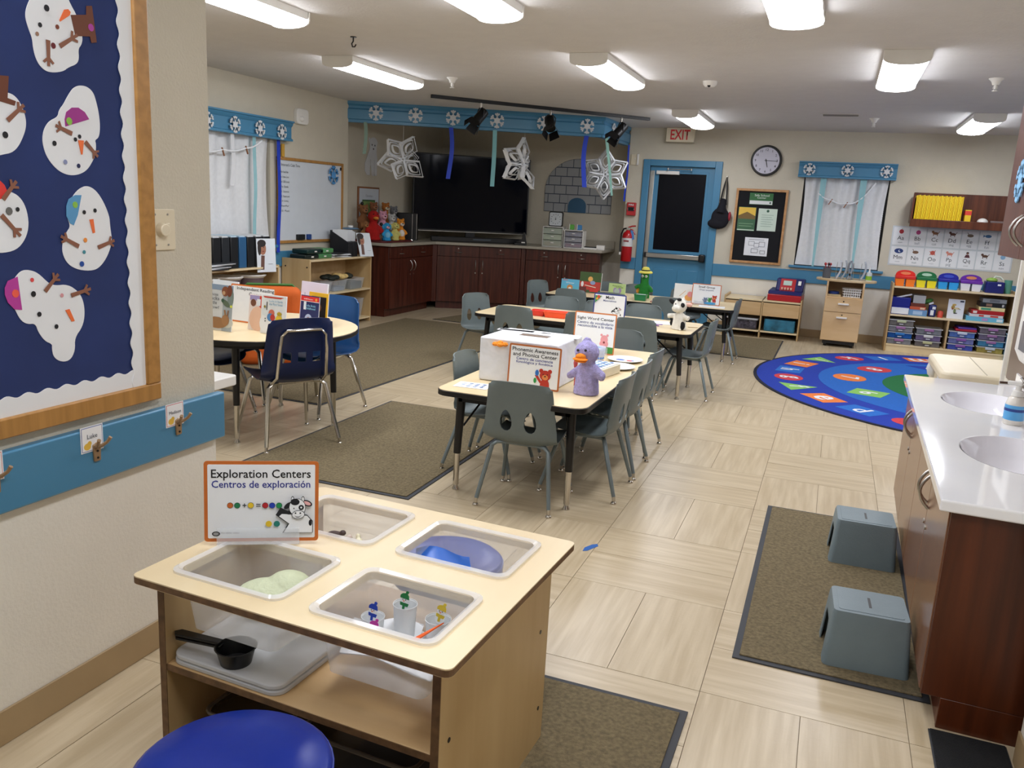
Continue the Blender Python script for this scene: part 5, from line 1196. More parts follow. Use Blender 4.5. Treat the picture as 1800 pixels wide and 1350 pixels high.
for k, (y, z, c, lb) in enumerate(((7.6, .402, 'c8201c', 'red tub in the dark left end of the shelf below the whiteboard'), (8.1, .53, '182018', 'black cloth heap over the clear boxes below the whiteboard'), (8.28, .54, 'd8bc7a', 'yellow bunch sticking up from the clear boxes below the whiteboard'), (8.5, .53, '2c2f26', 'black and green toys heaped in the right hand clear box below the whiteboard'))):
    b = MB()
    for q in range(5): b.ell((random.uniform(-.05, .05), random.uniform(-.1, .1), .03 + random.uniform(0, .02)), (.05, .06, .03), 10)
    o = b.build('toy_heap', mat('heap_%d' % k, c, .7, var=.3, vs=20), None, (-5.26, y, z - (.01 if k == 0 else .02)), mods=(('REMESH', dict(mode='VOXEL', voxel_size=.012, use_smooth_shade=True)),)); tag(o, lb, 'toys')
tub('storage_box', 'large clear box of reddish toys on the bottom of the shelf below the whiteboard', 'box', (-5.28, 8.42, .062), PI / 2, .42, .26, .22, CLEARB, fill=('8a6468', .92))
tub('storage_box', 'dark box at the left on the bottom of the shelf below the whiteboard', 'box', (-5.28, 7.85, .062), PI / 2, .4, .26, .2, c_('24262c'))
# pencil boxes, papers, magazine holder on the shelf top
G = 'flat pencil boxes stacked on the left shelf'
for k, (y, z, dm, c, lb) in enumerate(((7.64, .776, .13, '15201c', 'dark pencil box at the bottom left of the stack under the whiteboard'), (7.7, .832, .15, '14302c', 'dark green pencil box on top of the stack under the whiteboard'), (7.88, .776, .14, '5a9a62', 'light green clear pencil box at the bottom of the stack'), (7.92, .832, .13, '64a868', 'light green clear pencil box on top of the stack'))):
    t = thing('pencil_box', lb, 'box', (-5.3, y, z), 0, G)
    MB().box(-.1, .1, -dm, dm, 0, .05).build('box_body', mat('pencil_box_' + c, c, .3, var=.1, clear=None if k < 2 else .35), t, bev=.012, seg=3); MB().box(.1, .104, -.02, .02, .018, .032).build('latch', WHITEP, t)
t = thing('paper_pile', 'untidy pile of white papers and a black clip right of the green boxes', 'papers', (-5.28, 8.2, .776)); 
for q in range(6): MB().box(-.11, .11, -.15, .15, 0, .006).build('sheet', [WHITE, c_('cfd3d6'), c_('202226')][q % 3], t, (0, 0, .002 + .0075 * q), (0, 0, random.uniform(-.25, .25)), bev=.001)
def holder(label, x, y, z, w, c, n=3, cat='magazine holder'):
    t = thing('magazine_holder', label, cat, (x, y, z), 0, 'upright folders on the left shelves')
    MB().prism([(-.13, 0), (.12, 0), (.12, .16), (-.13, .29)], -w / 2, w / 2, 'y').build('holder_body', c_(c), t, bev=.003)
    for q in range(n): MB().box(-.1, .1, -w / 2 + .006 + q * w / n, -w / 2 + .01 + q * w / n, .1, .3 - .01 * q).build('paper', WHITE, t)
for k in range(2): holder('black folder holder behind the leaning face card, %s of the two' % ('left' if k == 0 else 'right'), -5.3, 8.37 + .1 * k, .776, .09, '101218')
t = thing('blue_cap_bottle', 'blue grey cloth and white cap on top of the black holders', 'cap', (-5.28, 8.52, 1.078)); MB().ell((0, 0, .012), (.09, .12, .014), 14).build('cloth', c_('5a7a94'), t); MB().lathe([(0, .02), (.03, .02), (.03, .045), (0, .048)], n=14).build('cap', WHITEP, t)
def facecard(label, loc, rz, lean, w=.2, h=.28):
    a = Art(); a.ell('a8745a', -.04, h * .7, .04, .06); a.ell('2a2220', -.05, h * .86, .05, .035); a.ell('2a2220', -.078, h * .72, .02, .07); a.line('6a4a40', -.04, h * .5, -.05, h * .08, .04); a.ell('15171c', -.03, h * .74, .005); a.ell('8a4038', -.035, h * .62, .012, .006)
    a.rect('8a8f94', .02, .07, h * .24, h * .25)
    book(label, loc, rz, w, h, .004, 'dde4ea', a, lean, 'picture_card')
facecard('white picture card of a person leaning on the black holders', (-5.1, 8.6, .777), rad(70), 18)
facecard('white picture card of a person in a dark hat at the front of the binders', (-5.09, 6.72, .7), rad(75), 3, .22, .32)
for k in range(7):
    t = thing('ring_binder', ['first', 'second', 'third', 'fourth', 'fifth', 'sixth', 'seventh'][k] + ' upright binder from the left on the window shelf' + (', blue' if k == 3 else ', black'), 'binder', (-5.28, 6.08 + .118 * k, .751), 0, 'upright binders on the window shelf')
    MB().box(-.14, .14, -.052, .052, 0, .285).build('binder_cover', c_('2a5a84' if k == 3 else ['14161a', '22262b'][k % 2], .35), t, bev=.006)
    MB().box(-.13, .13, -.04, .04, .285, .295).build('pages', c_('bcd6e6' if k in (2, 3) else 'd8dde0'), t)
t = thing('magazine_pile', 'loose pile of newspapers and black folders at the left on the window shelf', 'papers', (-5.2, 5.95, .752))
for q in range(7): MB().box(-.1, .12, -.2, .2, 0, .007).build('sheet', [c_('20242a'), WHITE, c_('c4c8cc')][q % 3], t, (0, .02 * q, .002 + .009 * q), (0, 0, random.uniform(-.2, .2)), bev=.001)
for k, (y, c) in enumerate(((6.0, 'b8c4c6'), (6.32, '6a5a5c'), (6.66, '6a5a5c'))):
    t = thing('white_rimmed_bucket', ['pale bucket at the left on the window shelf lower board', 'brown bucket with a white rim in the middle under the binders', 'brown bucket with a white rim at the right under the binders'][k], 'bucket', (-5.25, y, .45), 0, 'buckets under the binders')
    MB().lathe([(.105, -.029), (.135, .2), (.128, .2), (.1, .005)], n=26).build('bucket_body', c_(c), t); MB().lathe([(.128, .2), (.135, .195), (.158, .215), (.158, .222), (.14, .225), (.128, .215)], n=26).build('rim', WHITEP, t)
t = thing('orange_armchair', 'soft orange padded child seat with green piping behind the reading table', 'seat', (-4.45, 5.9, 0), rad(35))
MB().box(-.25, .25, -.1, .28, 0, .28).box(-.27, .27, .12, .3, 0, .66).build('cushion_body', mat('orange_fabric', 'd2601a', .8, bump=.2), t, bev=.08, seg=5)
MB().tube([(-.26, .2, .2), (-.25, .2, .6), (-.19, .2, .672), (.19, .2, .672), (.25, .2, .6), (.26, .2, .2)], .011, 8).build('piping', c_('3f7a34'), t)

# ================================================================== WHITEBOARD AND LEFT WALL THINGS
def whiteboard():
    y0, y1, z0, z1 = 7.42, 8.67, .93, 1.82; w, h = y1 - y0, z1 - z0
    t = thing('whiteboard', 'wood framed whiteboard with a handwritten list on the left wall', 'whiteboard', (XL, y0, z0), 0, rot=FACE_X)
    MB().box(0, w, -.012, 0, 0, h).build('writing_surface', mat('whiteboard_white', 'd4dbe2', .25, var=.02), t)
    for b in ((0, w, 0, .03), (0, w, h - .03, h), (0, .03, .03, h - .03), (w - .03, w, .03, h - .03)): MB().box(b[0], b[1], -.025, 0, b[2], b[3]).build('frame_strip', OAK, t, bev=.003)
    text("Interest's Club Time", .33, .03, c_('4a4e54'), t, .24, h - .075, -.0135)
    for i, s in enumerate(('Mon  Round Robin', 'Tue  Creative Corner', 'Wed  SEEK break', 'Thu  Outside', 'Fri  Science', '2:15  Restroom', '2:30  Cooking', 'daily', '3:10  Music')):
        text(s, .13 + .02 * (i % 3), .022, c_('4a4e54'), t, .13, h - .15 - .05 * i, -.0135)
    for x, c, wd, lb in ((.33, '101114', .13, 0), (.52, '1f4488', .06, 0)): MB().box(x, x + wd, -.045, -.013, .032, .09).build('eraser', c_(c), t, bev=.004)
    MB().box(w - .22, w - .17, -.02, -.012, h - .075, h - .035).box(w - .06, w - .035, -.02, -.012, h - .08, h - .045).build('clip', BLACK, t, bev=.002)
    return t
whiteboard()
def flake_mb(R, th=.006, n=6, seed=0):
    b = MB(); b.prism(ellp(0, 0, R * .4, R * .4, 12), -th, 0, 'y')
    for k in range(n):
        a = 2 * PI * k / n + PI / 2; u = Vector((cos(a), sin(a))); v = Vector((-u.y, u.x)); w = R * .095
        def seg(p, q, w):
            d = (q - p).normalized(); m_ = Vector((-d.y, d.x)) * w
            b.prism([tuple(p + m_), tuple(p - m_), tuple(q - m_), tuple(q + m_)], -th * .96, 0, 'y')
        seg(u * R * .3, u * R * .9, w)
        b.prism(ellp(*(u * R * .92), R * .12, R * .12, 8), -th * .98, 0, 'y')
        for s in (-1, 1):
            q = u * R * .86 + v * s * R * .24; seg(u * R * .6, q, w * .9); b.prism(ellp(*q, R * .12, R * .12, 8), -th * .98, 0, 'y')
    return b
FOAM = mat('foam_white', 'd9dcdf', .7, var=.02); FOAMB = mat('foam_light_blue', '8cc0ea', .7, var=.03); FOAMD = mat('foam_blue', '4f8fc8', .7, var=.03)
def flake(loc, face, R, label, m=FOAM, group='white foam snowflakes', tilt=0.):
    o = flake_mb(R).build('foam_snowflake', m, None, loc, (0, tilt, 0) if face is None else face, smooth=False); tag(o, label, 'snowflake', group); return o
# left cornice flakes (facing +X)
for k, y in enumerate((6.3, 6.67, 7.04, 7.39)):
    flake((XL + .101, y, 2.06), FACE_X, .075, 'white snowflake on the left window cornice, %s' % ['half hidden by the near wall', 'leftmost of the three fully seen', 'middle of the three fully seen', 'at its right end above the blue ribbon'][k])
flake((XL + .03, 8.45, 1.68), FACE_X, .1, 'blue foam snowflake hanging on the whiteboard', FOAMD, None)
for k, x in enumerate((-.42, .02, .46)): flake((x, YB - .101, 2.08), (0, 0, 0), .072, 'white snowflake on the back window cornice, %s' % ['left', 'centre', 'right'][k])
# soffit flakes
SA = math.atan2(1.3, 2.73)
for k, px in enumerate((.32, .78, 1.22, 1.74, 2.3, 2.82)):
    x, y = -5.5 + px * cos(SA), 8.8 + px * sin(SA)
    flake((x + .018 * sin(SA), y - .018 * cos(SA), 2.42), (0, 0, SA), .085, 'white snowflake on the blue soffit, %s from its left end' % ['first', 'second', 'third', 'fourth', 'fifth', 'sixth'][k])
flake((-2.735, 10.45, 2.42), (0, 0, PI / 2 - .02), .085, 'white snowflake seen edge on round the soffit corner')
# ribbons
RB, RT, RG = c_('1b3fc0'), c_('7fbcc0'), c_('7aa89a')
def ribbon(label, x, y, z0, z1, w, m, rz=0., sway=.01, cat='ribbon', taper=1.):
    o = MB().sheet(lambda u, v: ((u - .5) * w * (1 - (1 - taper) * v) + (sway * sin(v * 4) if taper == 1 else sway * v), .004 * sin(v * 9), z1 + (z0 - z1) * v), 2, 14).build('ribbon', m, None, (x, y, 0), (0, 0, rz), mods=SOLID(.001)); tag(o, label, cat); return o
def onsoff(px, out=.03): return (-5.5 + px * cos(SA) + out * sin(SA), 8.8 + px * sin(SA) - out * cos(SA))
x, y = onsoff(.2); ribbon('pale green ribbon hanging at the left end of the soffit', x, y, 1.95, 2.31, .04, mat('pale_green_tissue', '93b3a4', .7, clear=.35), SA)
x, y = onsoff(1.2); ribbon('dark blue ribbon hanging in front of the television', x, y, 1.72, 2.31, .05, RB, SA, .02)
x, y = onsoff(1.72); ribbon('pale teal ribbon hanging straight down before the television', x, y, 1.66, 2.31, .05, RT, SA, .004)
x, y = onsoff(2.82); ribbon('bright blue ribbon hanging in front of the igloo cut-out', x, y, 1.71, 2.31, .055, RB, SA, -.02)
ribbon('thin green ribbon crossing the right hand paper star', -2.72, 10.08, 1.63, 2.31, .04, RG, .5, .12, taper=.6)
ribbon('narrow dark blue ribbon hanging at the right end of the soffit', -2.71, 11.2, 1.58, 2.31, .03, RB, 1.0, .01)
ribbon('long pale blue streamer down the left window curtain', XL + .06, 7.0, 1.02, 1.98, .05, mat('pale_blue_tissue', '9ad0d8', .7, clear=.3), PI / 2, .01)
ribbon('white streamer down the left window curtain', XL + .06, 6.68, 1.5, 1.98, .05, mat('white_tissue', 'eceef0', .7, clear=.4), PI / 2, .01)
ribbon('long dark blue streamer between the left window and the whiteboard', XL + .05, 7.4, .84, 1.98, .055, RB, PI / 2, .015)
ribbon('pale blue streamer down the left half of the back window curtain', -.24, YB - .06, .9, 1.985, .07, MATS['pale_blue_tissue'], 0, 0, taper=.35)
ribbon('pale blue streamer down the right half of the back window curtain', .22, YB - .06, .92, 1.985, .075, MATS['pale_blue_tissue'], 0, 0, taper=.3)
t = tag(MB().box(-.02, .02, -.02, 0, 0, .13).build('wooden_block', c_('c89a3a'), None, (XL + .02, 7.5, 1.82), FACE_X, bev=.002), 'small yellow wooden ruler end standing above the whiteboard', 'block')
# rope garland with clothes pegs over the sheer curtains
def garland(pts, label, axis):
    t = thing('rope_garland', label, 'garland', pts[0])
    P0 = Vector(pts[0]); q = [Vector(p) - P0 for p in pts]; L = []
    for a, b in zip(q, q[1:]):
        for i in range(8):
            u = i / 8; L.append(a.lerp(b, u) - Vector((0, 0, .02 * sin(u * PI))))
    L.append(q[-1]); MB().tube(L, [.007 + .004 * (i % 2) for i in range(len(L))], 6).build('rope', WHITE, t)
    for p in q[1:-1]:
        b = MB().box(-.006, .006, -.006, .006, -.06, .02).build('clothes_peg', c_('8a5a3a'), t, tuple(p), (.4 if axis else 0, 0 if axis else .5, 0), bev=.001)
garland([(XL + .075, 6.2, 1.8), (XL + .075, 6.52, 1.82), (XL + .075, 6.86, 1.86), (XL + .075, 7.1, 1.95)], 'white rope garland with brown clothes pegs across the left window', True)
garland([(-.28, YB - .05, 1.8), (-.12, YB - .05, 1.72), (.06, YB - .05, 1.69), (.2, YB - .05, 1.74), (.36, YB - .05, 1.95)], 'thin rope garland with pegs across the back window', False)
t = thing('wall_alarm', 'white alarm speaker high on the left wall', 'alarm', (XL, 7.83, 2.255), 0, rot=FACE_X); MB().prism(rrect(.21, .16, .04, 4), -.05, 0, 'y').build('alarm_body', WHITEP, t, bev=.008); MB().ell((-.03, -.05, -.025), (.035, .03, .03), 14).build('strobe', WHITEP, t)

# ================================================================== HANGING PAPER STARS
PAPER = mat('star_paper', 'f4f6f8', .6, var=.02)
def paperstar(label, loc, R, rot, spread=1., seed=0):
    th_ = MB().cyl((0, 0, 0), (0, 0, 2.31 - loc[2]), .0015, n=5)
    rs = random.Random(seed); t = thing('paper_star', label, 'paper star', loc, 0, 'hanging paper stars', rot=rot)
    for k in range(6):
        a = PI / 2 + 2 * PI * k / 6 + (rs.uniform(-.22, .22) if k and spread > 1 else 0); u = Vector((cos(a), 0, sin(a))); v = Vector((-sin(a), 0, cos(a))); yv = Vector((0, 1, 0))
        u = (u + yv * rs.uniform(-.25, .25) * spread).normalized(); b = MB()
        for j, (s0, s1, wd, bow) in enumerate(((.04, 1., .36, 0), (.16, .86, .22, .14), (.28, .72, .13, -.14))):
            for sd in (-1, 1):
                pts = []
                for i in range(9):
                    q = i / 8; tri = min(q / .5, (1 - q) / .5)
                    c = u * R * (s0 + (s1 - s0) * q) + v * sd * R * wd * (tri if j == 0 else sin(PI * q)) + yv * R * bow * sin(PI * q)
                    pts.append(c)
                hw = R * (.055, .05, .045)[j]
                nb = len(b.v); vs = []
                for i, c in enumerate(pts):
                    off = (yv * .9 + v * sd * .5).normalized() * hw * 1.3
                    vs += [c - off, c + off]
                b.add(vs, [(2 * i, 2 * i + 1, 2 * i + 3, 2 * i + 2) for i in range(8)])
        b.build('star_point', PAPER, t, mods=SOLID(.0015), smooth=False)
    q = th_.build('thread', WHITE, t); q.matrix_parent_inverse = Matrix.Rotation(0, 4, 'X') @ t.rotation_euler.to_matrix().to_4x4().inverted()
    return t
paperstar('white cut paper star hanging at the left in front of the television edge', (-4.93, 9.1, 1.915), .31, (.1, .3, .8), 3., 3)
paperstar('narrow white paper star seen edge on, hanging at the right of the television', (-3.63, 9.72, 1.94), .32, (.05, .1, 1.3), 2.4, 5)
paperstar('wide open white paper star hanging in front of the igloo cut-out', (-2.79, 10.4, 1.89), .31, (0, 0, .25), .5, 8)

# ================================================================== TRACK LIGHTS AND CEILING FITTINGS
def track():
    p0, p1 = Vector((-4.13, 8.2, ZC)), Vector((-2.22, 10.08, ZC)); d = p1 - p0; L = d.length; a = math.atan2(d.y, d.x)
    t = thing('track_rail', 'long black lighting track on the ceiling before the blue soffit', 'track', tuple(p0), a); MB().box(0, L, -.018, .018, -.035, 0).build('rail', BLACKM, t, bev=.003)
    for k, (s, aim) in enumerate(((.21, -.6), (.52, .5), (.86, -.8))):
        q = p0 + d * s; lb = 'black spotlight on the ceiling track, %s of three' % ['left', 'middle', 'right'][k]
        h = thing('spotlight', lb, 'spotlight', (q.x, q.y, ZC - .035), aim, 'black track spotlights')
        MB().cyl((0, 0, 0), (0, 0, -.05), .012).build('stem', CHROME if k else WHITEP, h)
        MB().tube([(-.055, 0, -.15), (-.06, 0, -.08), (-.03, 0, -.05), (.03, 0, -.05), (.06, 0, -.08), (.055, 0, -.15)], .006, 6).build('yoke', BLACKM, h)
        MB().cyl((0, .05, -.08), (0, -.06, -.2), .05, .056, 18).build('lamp_can', BLACKM, h)
        for q_ in range(4):
            r = PI / 2 * q_
            dirv = Vector((0, -.11, -.12)).normalized(); s1 = dirv.orthogonal().normalized(); s2 = dirv.cross(s1)
            c = Vector((0, -.06, -.2)); o1 = s1 * cos(r) + s2 * sin(r); o2 = s1 * -sin(r) + s2 * cos(r)
            b = MB(); b.add([c + o1 * .058 + o2 * .05, c + o1 * .058 - o2 * .05, c + o1 * .085 - o2 * .06 + dirv * .09, c + o1 * .085 + o2 * .06 + dirv * .09], [(0, 1, 2, 3)]); b.build('barn_door', BLACKM, h, mods=SOLID(.002))
        if k != 1: MB().cyl((0, -.052, -.19), (0, -.058, -.196), .051, n=18).build('silver_ring', CHROME, h)
track()
def sprinkler(label, x, y):
    t = thing('sprinkler', label, 'sprinkler', (x, y, ZC), 0, 'ceiling sprinklers'); MB().lathe([(.0, -.045), (.022, -.045), (.032, -.02), (.05, -.004), (.05, 0), (0, 0)], n=18).build('escutcheon', WHITEP, t)
    MB().cyl((0, 0, -.04), (0, 0, -.075), .009).lathe([(0, -.088), (.02, -.088), (.02, -.084), (0, -.084)], n=12).tube([(-.012, 0, -.05), (-.014, 0, -.07), (0, 0, -.086), (.014, 0, -.07), (.012, 0, -.05)], .002, 5).build('head', WHITEP, t)
sprinkler('white ceiling sprinkler near the lighting track', -3.37, 7.1); sprinkler('white ceiling sprinkler just in front of the back wall right of the vent', .21, 9.8); sprinkler('white ceiling sprinkler at the far right of the ceiling', .93, 7.15)
t = thing('smoke_detector', 'small round white smoke detector in the middle of the ceiling', 'detector', (-1.13, 7.3, ZC)); MB().lathe([(0, -.045), (.035, -.045), (.055, -.025), (.06, 0), (0, 0)], n=20).build('detector_body', WHITEP, t); MB().cyl((0, -.035, -.04), (0, -.045, -.038), .012).build('vent_slot', BLACK, t)
t = thing('ceiling_vent', 'thin slotted ceiling vent near the back wall', 'vent', (-.12, 9.5, ZC)); MB().box(-.2, .2, -.09, .09, -.008, 0).build('frame', CEIL, t, bev=.002)
for k in range(6): MB().box(-.17, .17, -.07 + .026 * k, -.056 + .026 * k, -.011, -.008).build('slat', c_('8a8680'), t)
t = thing('ceiling_hook', 'black metal hook screwed in the ceiling', 'hook', (-3.28, 5.3, ZC)); MB().cyl((0, 0, -.006), (0, 0, 0), .022).build('hook_plate', BLACKM, t); MB().tube([(0, 0, 0), (0, 0, -.03), (-.012, 0, -.045), (-.006, 0, -.066), (.012, 0, -.066), (.022, 0, -.05)], .005, 8).build('hook_bend', BLACKM, t)

# ================================================================== BACK WALL
t = thing('exit_sign', 'cream exit sign with red EXIT letters above the blue door', 'sign', (-2.04, YB - .1, 2.36)); MB().box(-.18, .18, -.04, .04, 0, .175).box(-.1, .1, -.02, .02, .17, .185).build('sign_box', CREAM, t, bev=.004)
text('EXIT', .25, .125, c_('d8323a'), t, 0, .09, -.0405, wt=.02); MB().box(-.05, .05, .04, .1, .05, .12).build('bracket', CREAM, t)
def clock():
    t = thing('wall_clock', 'round black rimmed wall clock right of the exit door', 'clock', (-.95, YB - .001, 2.17))
    MB().cyl((0, 0, 0), (0, -.04, 0), .192, .188, 40).build('clock_case', BLACK, t, bev=.006); MB().cyl((0, -.036, 0), (0, -.042, 0), .162, n=40).build('dial', c_('c9c8d6', .3), t)
    for i in range(1, 13): a = PI / 2 - i * PI / 6; text(str(i), None, .03, c_('2a2a34'), t, .132 * cos(a), .132 * sin(a), -.0425, wt=.01)
    for a, L, w_ in ((rad(-2), .13, .007), (rad(-76), .085, .01)):
        MB().prism([(-.02, -w_ / 2), (L, -w_ / 3), (L, w_ / 3), (-.02, w_ / 2)], -.046, -.043, 'y').build('clock_hand', BLACK, t, (0, 0, 0), (0, -a, 0))
    MB().cyl((0, -.042, 0), (0, -.049, 0), .008).build('hub', BLACK, t)
clock()
def noticeboard():
    t = thing('notice_board', 'oak framed black notice board with four papers right of the door', 'board', (-.953, YB, .88)); w, h = .64, .94
    MB().box(-w / 2, w / 2, -.012, 0, 0, h).build('black_felt', mat('black_felt', '0b0c12', .9), t)
    for b in ((-w / 2, w / 2, 0, .03), (-w / 2, w / 2, h - .03, h), (-w / 2, -w / 2 + .03, .03, h - .03), (w / 2 - .03, w / 2, .03, h - .03)): MB().box(b[0], b[1], -.03, 0, b[2], b[3]).build('frame_strip', mat('light_oak', 'c99a6a', .4, grain=(20, 20, 20), g2='b0804f'), t, bev=.003)
    def sheet(x0, x1, z0, z1, m, name='notice'): return MB().box(x0, x1, -.0145, -.0125, z0, z1).build(name, m, t)
    p = sheet(-.15, .14, .745, .89, c_('2f6a3a')); text('Safe School', .18, .026, c_('e8f0e8'), p, 0, .862, -.015); text('Center', .11, .022, c_('e8f0e8'), p, 0, .832, -.015)
    Art().rect('e0e4e4', -.145, .135, .75, .795).ell('3a5a4a', .11, .772, .012).put(p, (0, -.0146, 0))
    p = sheet(-.27, -.05, .41, .71, c_('3f6a4a')); Art().rect('e8c04a', -.265, -.055, .56, .705).poly('7a6030', [(-.265, .56), (-.055, .56), (-.055, .6), (-.16, .65), (-.265, .6)]).rect('c8dcc8', -.265, -.055, .415, .428).line('8ab08a', -.25, .5, -.07, .5, .006).line('8ab08a', -.25, .47, -.09, .47, .006).put(p, (0, -.0146, 0))
    p = sheet(-.02, .21, .42, .7, c_('cfe0d2')); a = Art(); a.ell('2f5a44', .095, .67, .017)
    for k in range(6): a.line('8aa898', .02, .62 - .028 * k, .17 - .02 * (k % 2), .62 - .028 * k, .005)
    a.put(p, (0, -.0146, 0))
    p = sheet(-.15, .14, .1, .33, c_('e8ebf0')); a = Art(); a.line('5a606a', -.1, .305, .09, .305, .005)
    for b in ((-.1, -.03, .23, .28), (-.03, .03, .21, .26), (.03, .1, .22, .28), (-.06, .02, .14, .19), (.05, .11, .13, .17)):
        for q in ((b[0], b[2], b[1], b[2]), (b[0], b[3], b[1], b[3]), (b[0], b[2], b[0], b[3]), (b[1], b[2], b[1], b[3])): a.line('6a707c', *q, .004)
    a.put(p, (0, -.0146, 0))
noticeboard()
t = thing('cloth_bag', 'black cloth bag hanging by its strap at the right edge of the door frame', 'bag', (-1.44, YB - .06, 1.3)); t.rotation_euler = (0, 0, 0)
MB().ell((.0, 0, .13), (.12, .04, .14), 18).ell((-.03, 0, .06), (.13, .045, .07), 18).tube([(0, 0, .2), (.02, 0, .38)], [.07, .03], 12).build('bag_body', mat('black_cloth', '0e0e18', .9, bump=.4, bs=30), t, mods=PLUSHMODS(.01))
MB().tube([(-.02, 0, .34), (.01, .02, .55), (.03, .03, .66), (.045, .02, .55), (.06, 0, .3)], .01, 8).build('strap', BLACK, t); MB().ell((.115, 0, .16), (.02, .03, .06), 10).build('red_patch', c_('a02a3a'), t); MB().cyl((.03, .06, .655), (.03, .02, .655), .008).build('peg', STEEL, t)
t = thing('fire_pull', 'red fire alarm pull station left of the door', 'alarm', (-2.625, YB, 1.4)); MB().box(-.06, .06, -.05, 0, 0, .17).build('pull_box', c_('b8262c', .4), t, bev=.006); MB().box(-.04, .04, -.056, -.05, .06, .11).build('black_window', c_('1c1c20'), t); MB().box(-.045, .045, -.056, -.052, .08, .088).build('pull_bar', WHITEP, t); text('FIRE', .07, .02, WHITE, t, 0, .14, -.051, wt=.02)
def extinguisher():
    t = thing('fire_extinguisher', 'red fire extinguisher with a black hose and blue tag left of the door', 'extinguisher', (-2.63, YB - .09, .79)); rd = mat('extinguisher_red', 'b0181e', .25)
    MB().lathe([(0, 0), (.066, 0), (.072, .012), (.072, .33), (.06, .375), (.03, .4), (.022, .415), (0, .42)], n=26).build('cylinder', rd, t); MB().lathe([(.0725, .2), (.0735, .2), (.0735, .31), (.0725, .31)], n=26).build('label_band', c_('d8d8d8'), t); MB().box(-.035, .035, -.0745, -.06, .262, .282).build('label_stripe', c_('8a2a30'), t)
    MB().box(-.02, .03, -.02, .02, .415, .45).build('valve', STEEL, t, bev=.003); MB().tube([(0, 0, .45), (.05, 0, .47), (.1, 0, .475)], .009, 8).tube([(.01, 0, .43), (.06, 0, .42), (.1, 0, .36)], .008, 8).build('handle', rd, t)
    MB().tube([(-.01, 0, .44), (-.06, 0, .43), (-.09, 0, .36), (-.095, 0, .22), (-.085, -.02, .12)], .011, 8).build('hose', BLACK, t); MB().cyl((-.085, -.02, .12), (-.085, -.02, .085), .014, .017).build('nozzle', WHITEP, t)
    MB().prism([(.04, .42), (.075, .41), (.1, .3), (.06, .29)], -.03, -.028, 'y').build('blue_tag', c_('4a7fc0'), t); MB().box(-.03, .03, .07, .09, .2, .42).build('wall_bracket', STEEL, t)
extinguisher()
t = thing('wall_switch', 'beige control plate on the wall left of the door frame', 'switch', (-2.635, YB, 2.06)); MB().box(-.055, .055, -.012, 0, 0, .14).build('wall_plate', CREAM, t, bev=.003); MB().ell((0, -.014, .08), (.009, .006, .009), 8).build('button', WHITEP, t); MB().box(.03, .055, -.03, -.012, .0, .14).build('side_box', WHITEP, t, bev=.003)
# wall shelf with yellow books
t = thing('wall_shelf', 'dark wood open wall shelf at the upper right of the back wall', 'shelf', (1.42, YB, 1.5)); MB().box(-.62, .62, -.012, 0, .02, .36).build('back_panel', CHERRYD, t); MB().box(-.62, .62, -.24, -.012, 0, .02).build('shelf_board', CHERRYD, t); MB().box(-.64, .64, -.26, -.24, -.04, .05).build('front_lip', CHERRYD, t, bev=.004)
MB().box(-.64, -.62, -.24, 0, 0, .3).build('side_panel', CHERRYD, t); MB().box(.62, .64, -.24, 0, 0, .3).build('side_panel', CHERRYD, t)
yb = c_('f2cd10', .5)
for k in range(32):
    h = .3 + .004 * ((k * 7) % 3)
    o = MB().box(-.0066, .0066, -.1, .1, 0, h).build('yellow_book', c_(['f2cd10', 'e8c00c', 'f5d622'][k % 3], .5), None, (.82 + .0157 * k, YB - .125 + .004 * ((k * 5) % 3), 1.52), (0, .008, 0), bev=.002); o['label'] = 'thin yellow book in the tightly packed row on the wall shelf'; o['category'] = 'book'; o['group'] = 'yellow books on the wall shelf'
t = thing('yellow_box', 'small yellow box with a red top right of the yellow books', 'box', (1.385, YB - .15, 1.521)); MB().box(-.032, .032, -.05, .05, 0, .16).build('box_body', c_('f0c820'), t, bev=.002); MB().box(-.033, .033, -.051, .051, .1, .15).build('red_band', c_('e0402c'), t)
t = thing('white_bowl', 'white domed dish on the wall shelf', 'dish', (1.55, YB - .15, 1.521)); MB().ell((0, 0, .03), (.06, .06, .045), 18).build('dome', WHITEP, t); MB().cyl((0, 0, 0), (0, 0, .02), .055).build('dish_base', WHITEP, t)
t = thing('grey_ruler', 'small grey clear box right of the white dish on the wall shelf', 'box', (1.7, YB - .15, 1.521)); MB().box(-.07, .07, -.03, .03, 0, .05).build('box_body', c_('7a6a68'), t, bev=.004)
t = thing('green_bottle', 'tilted green and white bag at the right end of the wall shelf', 'bag', (1.93, YB - .14, 1.523), 0); t.rotation_euler = (0, .12, 0); MB().box(-.06, .06, -.04, .04, 0, .24).build('bag_body', c_('4f8a5c'), t, bev=.015); MB().box(-.05, .05, -.042, -.04, .12, .2).build('label_patch', c_('2a3a44'), t); MB().box(-.05, .02, -.042, -.04, .04, .1).build('pale_patch', c_('a8c4b0'), t)
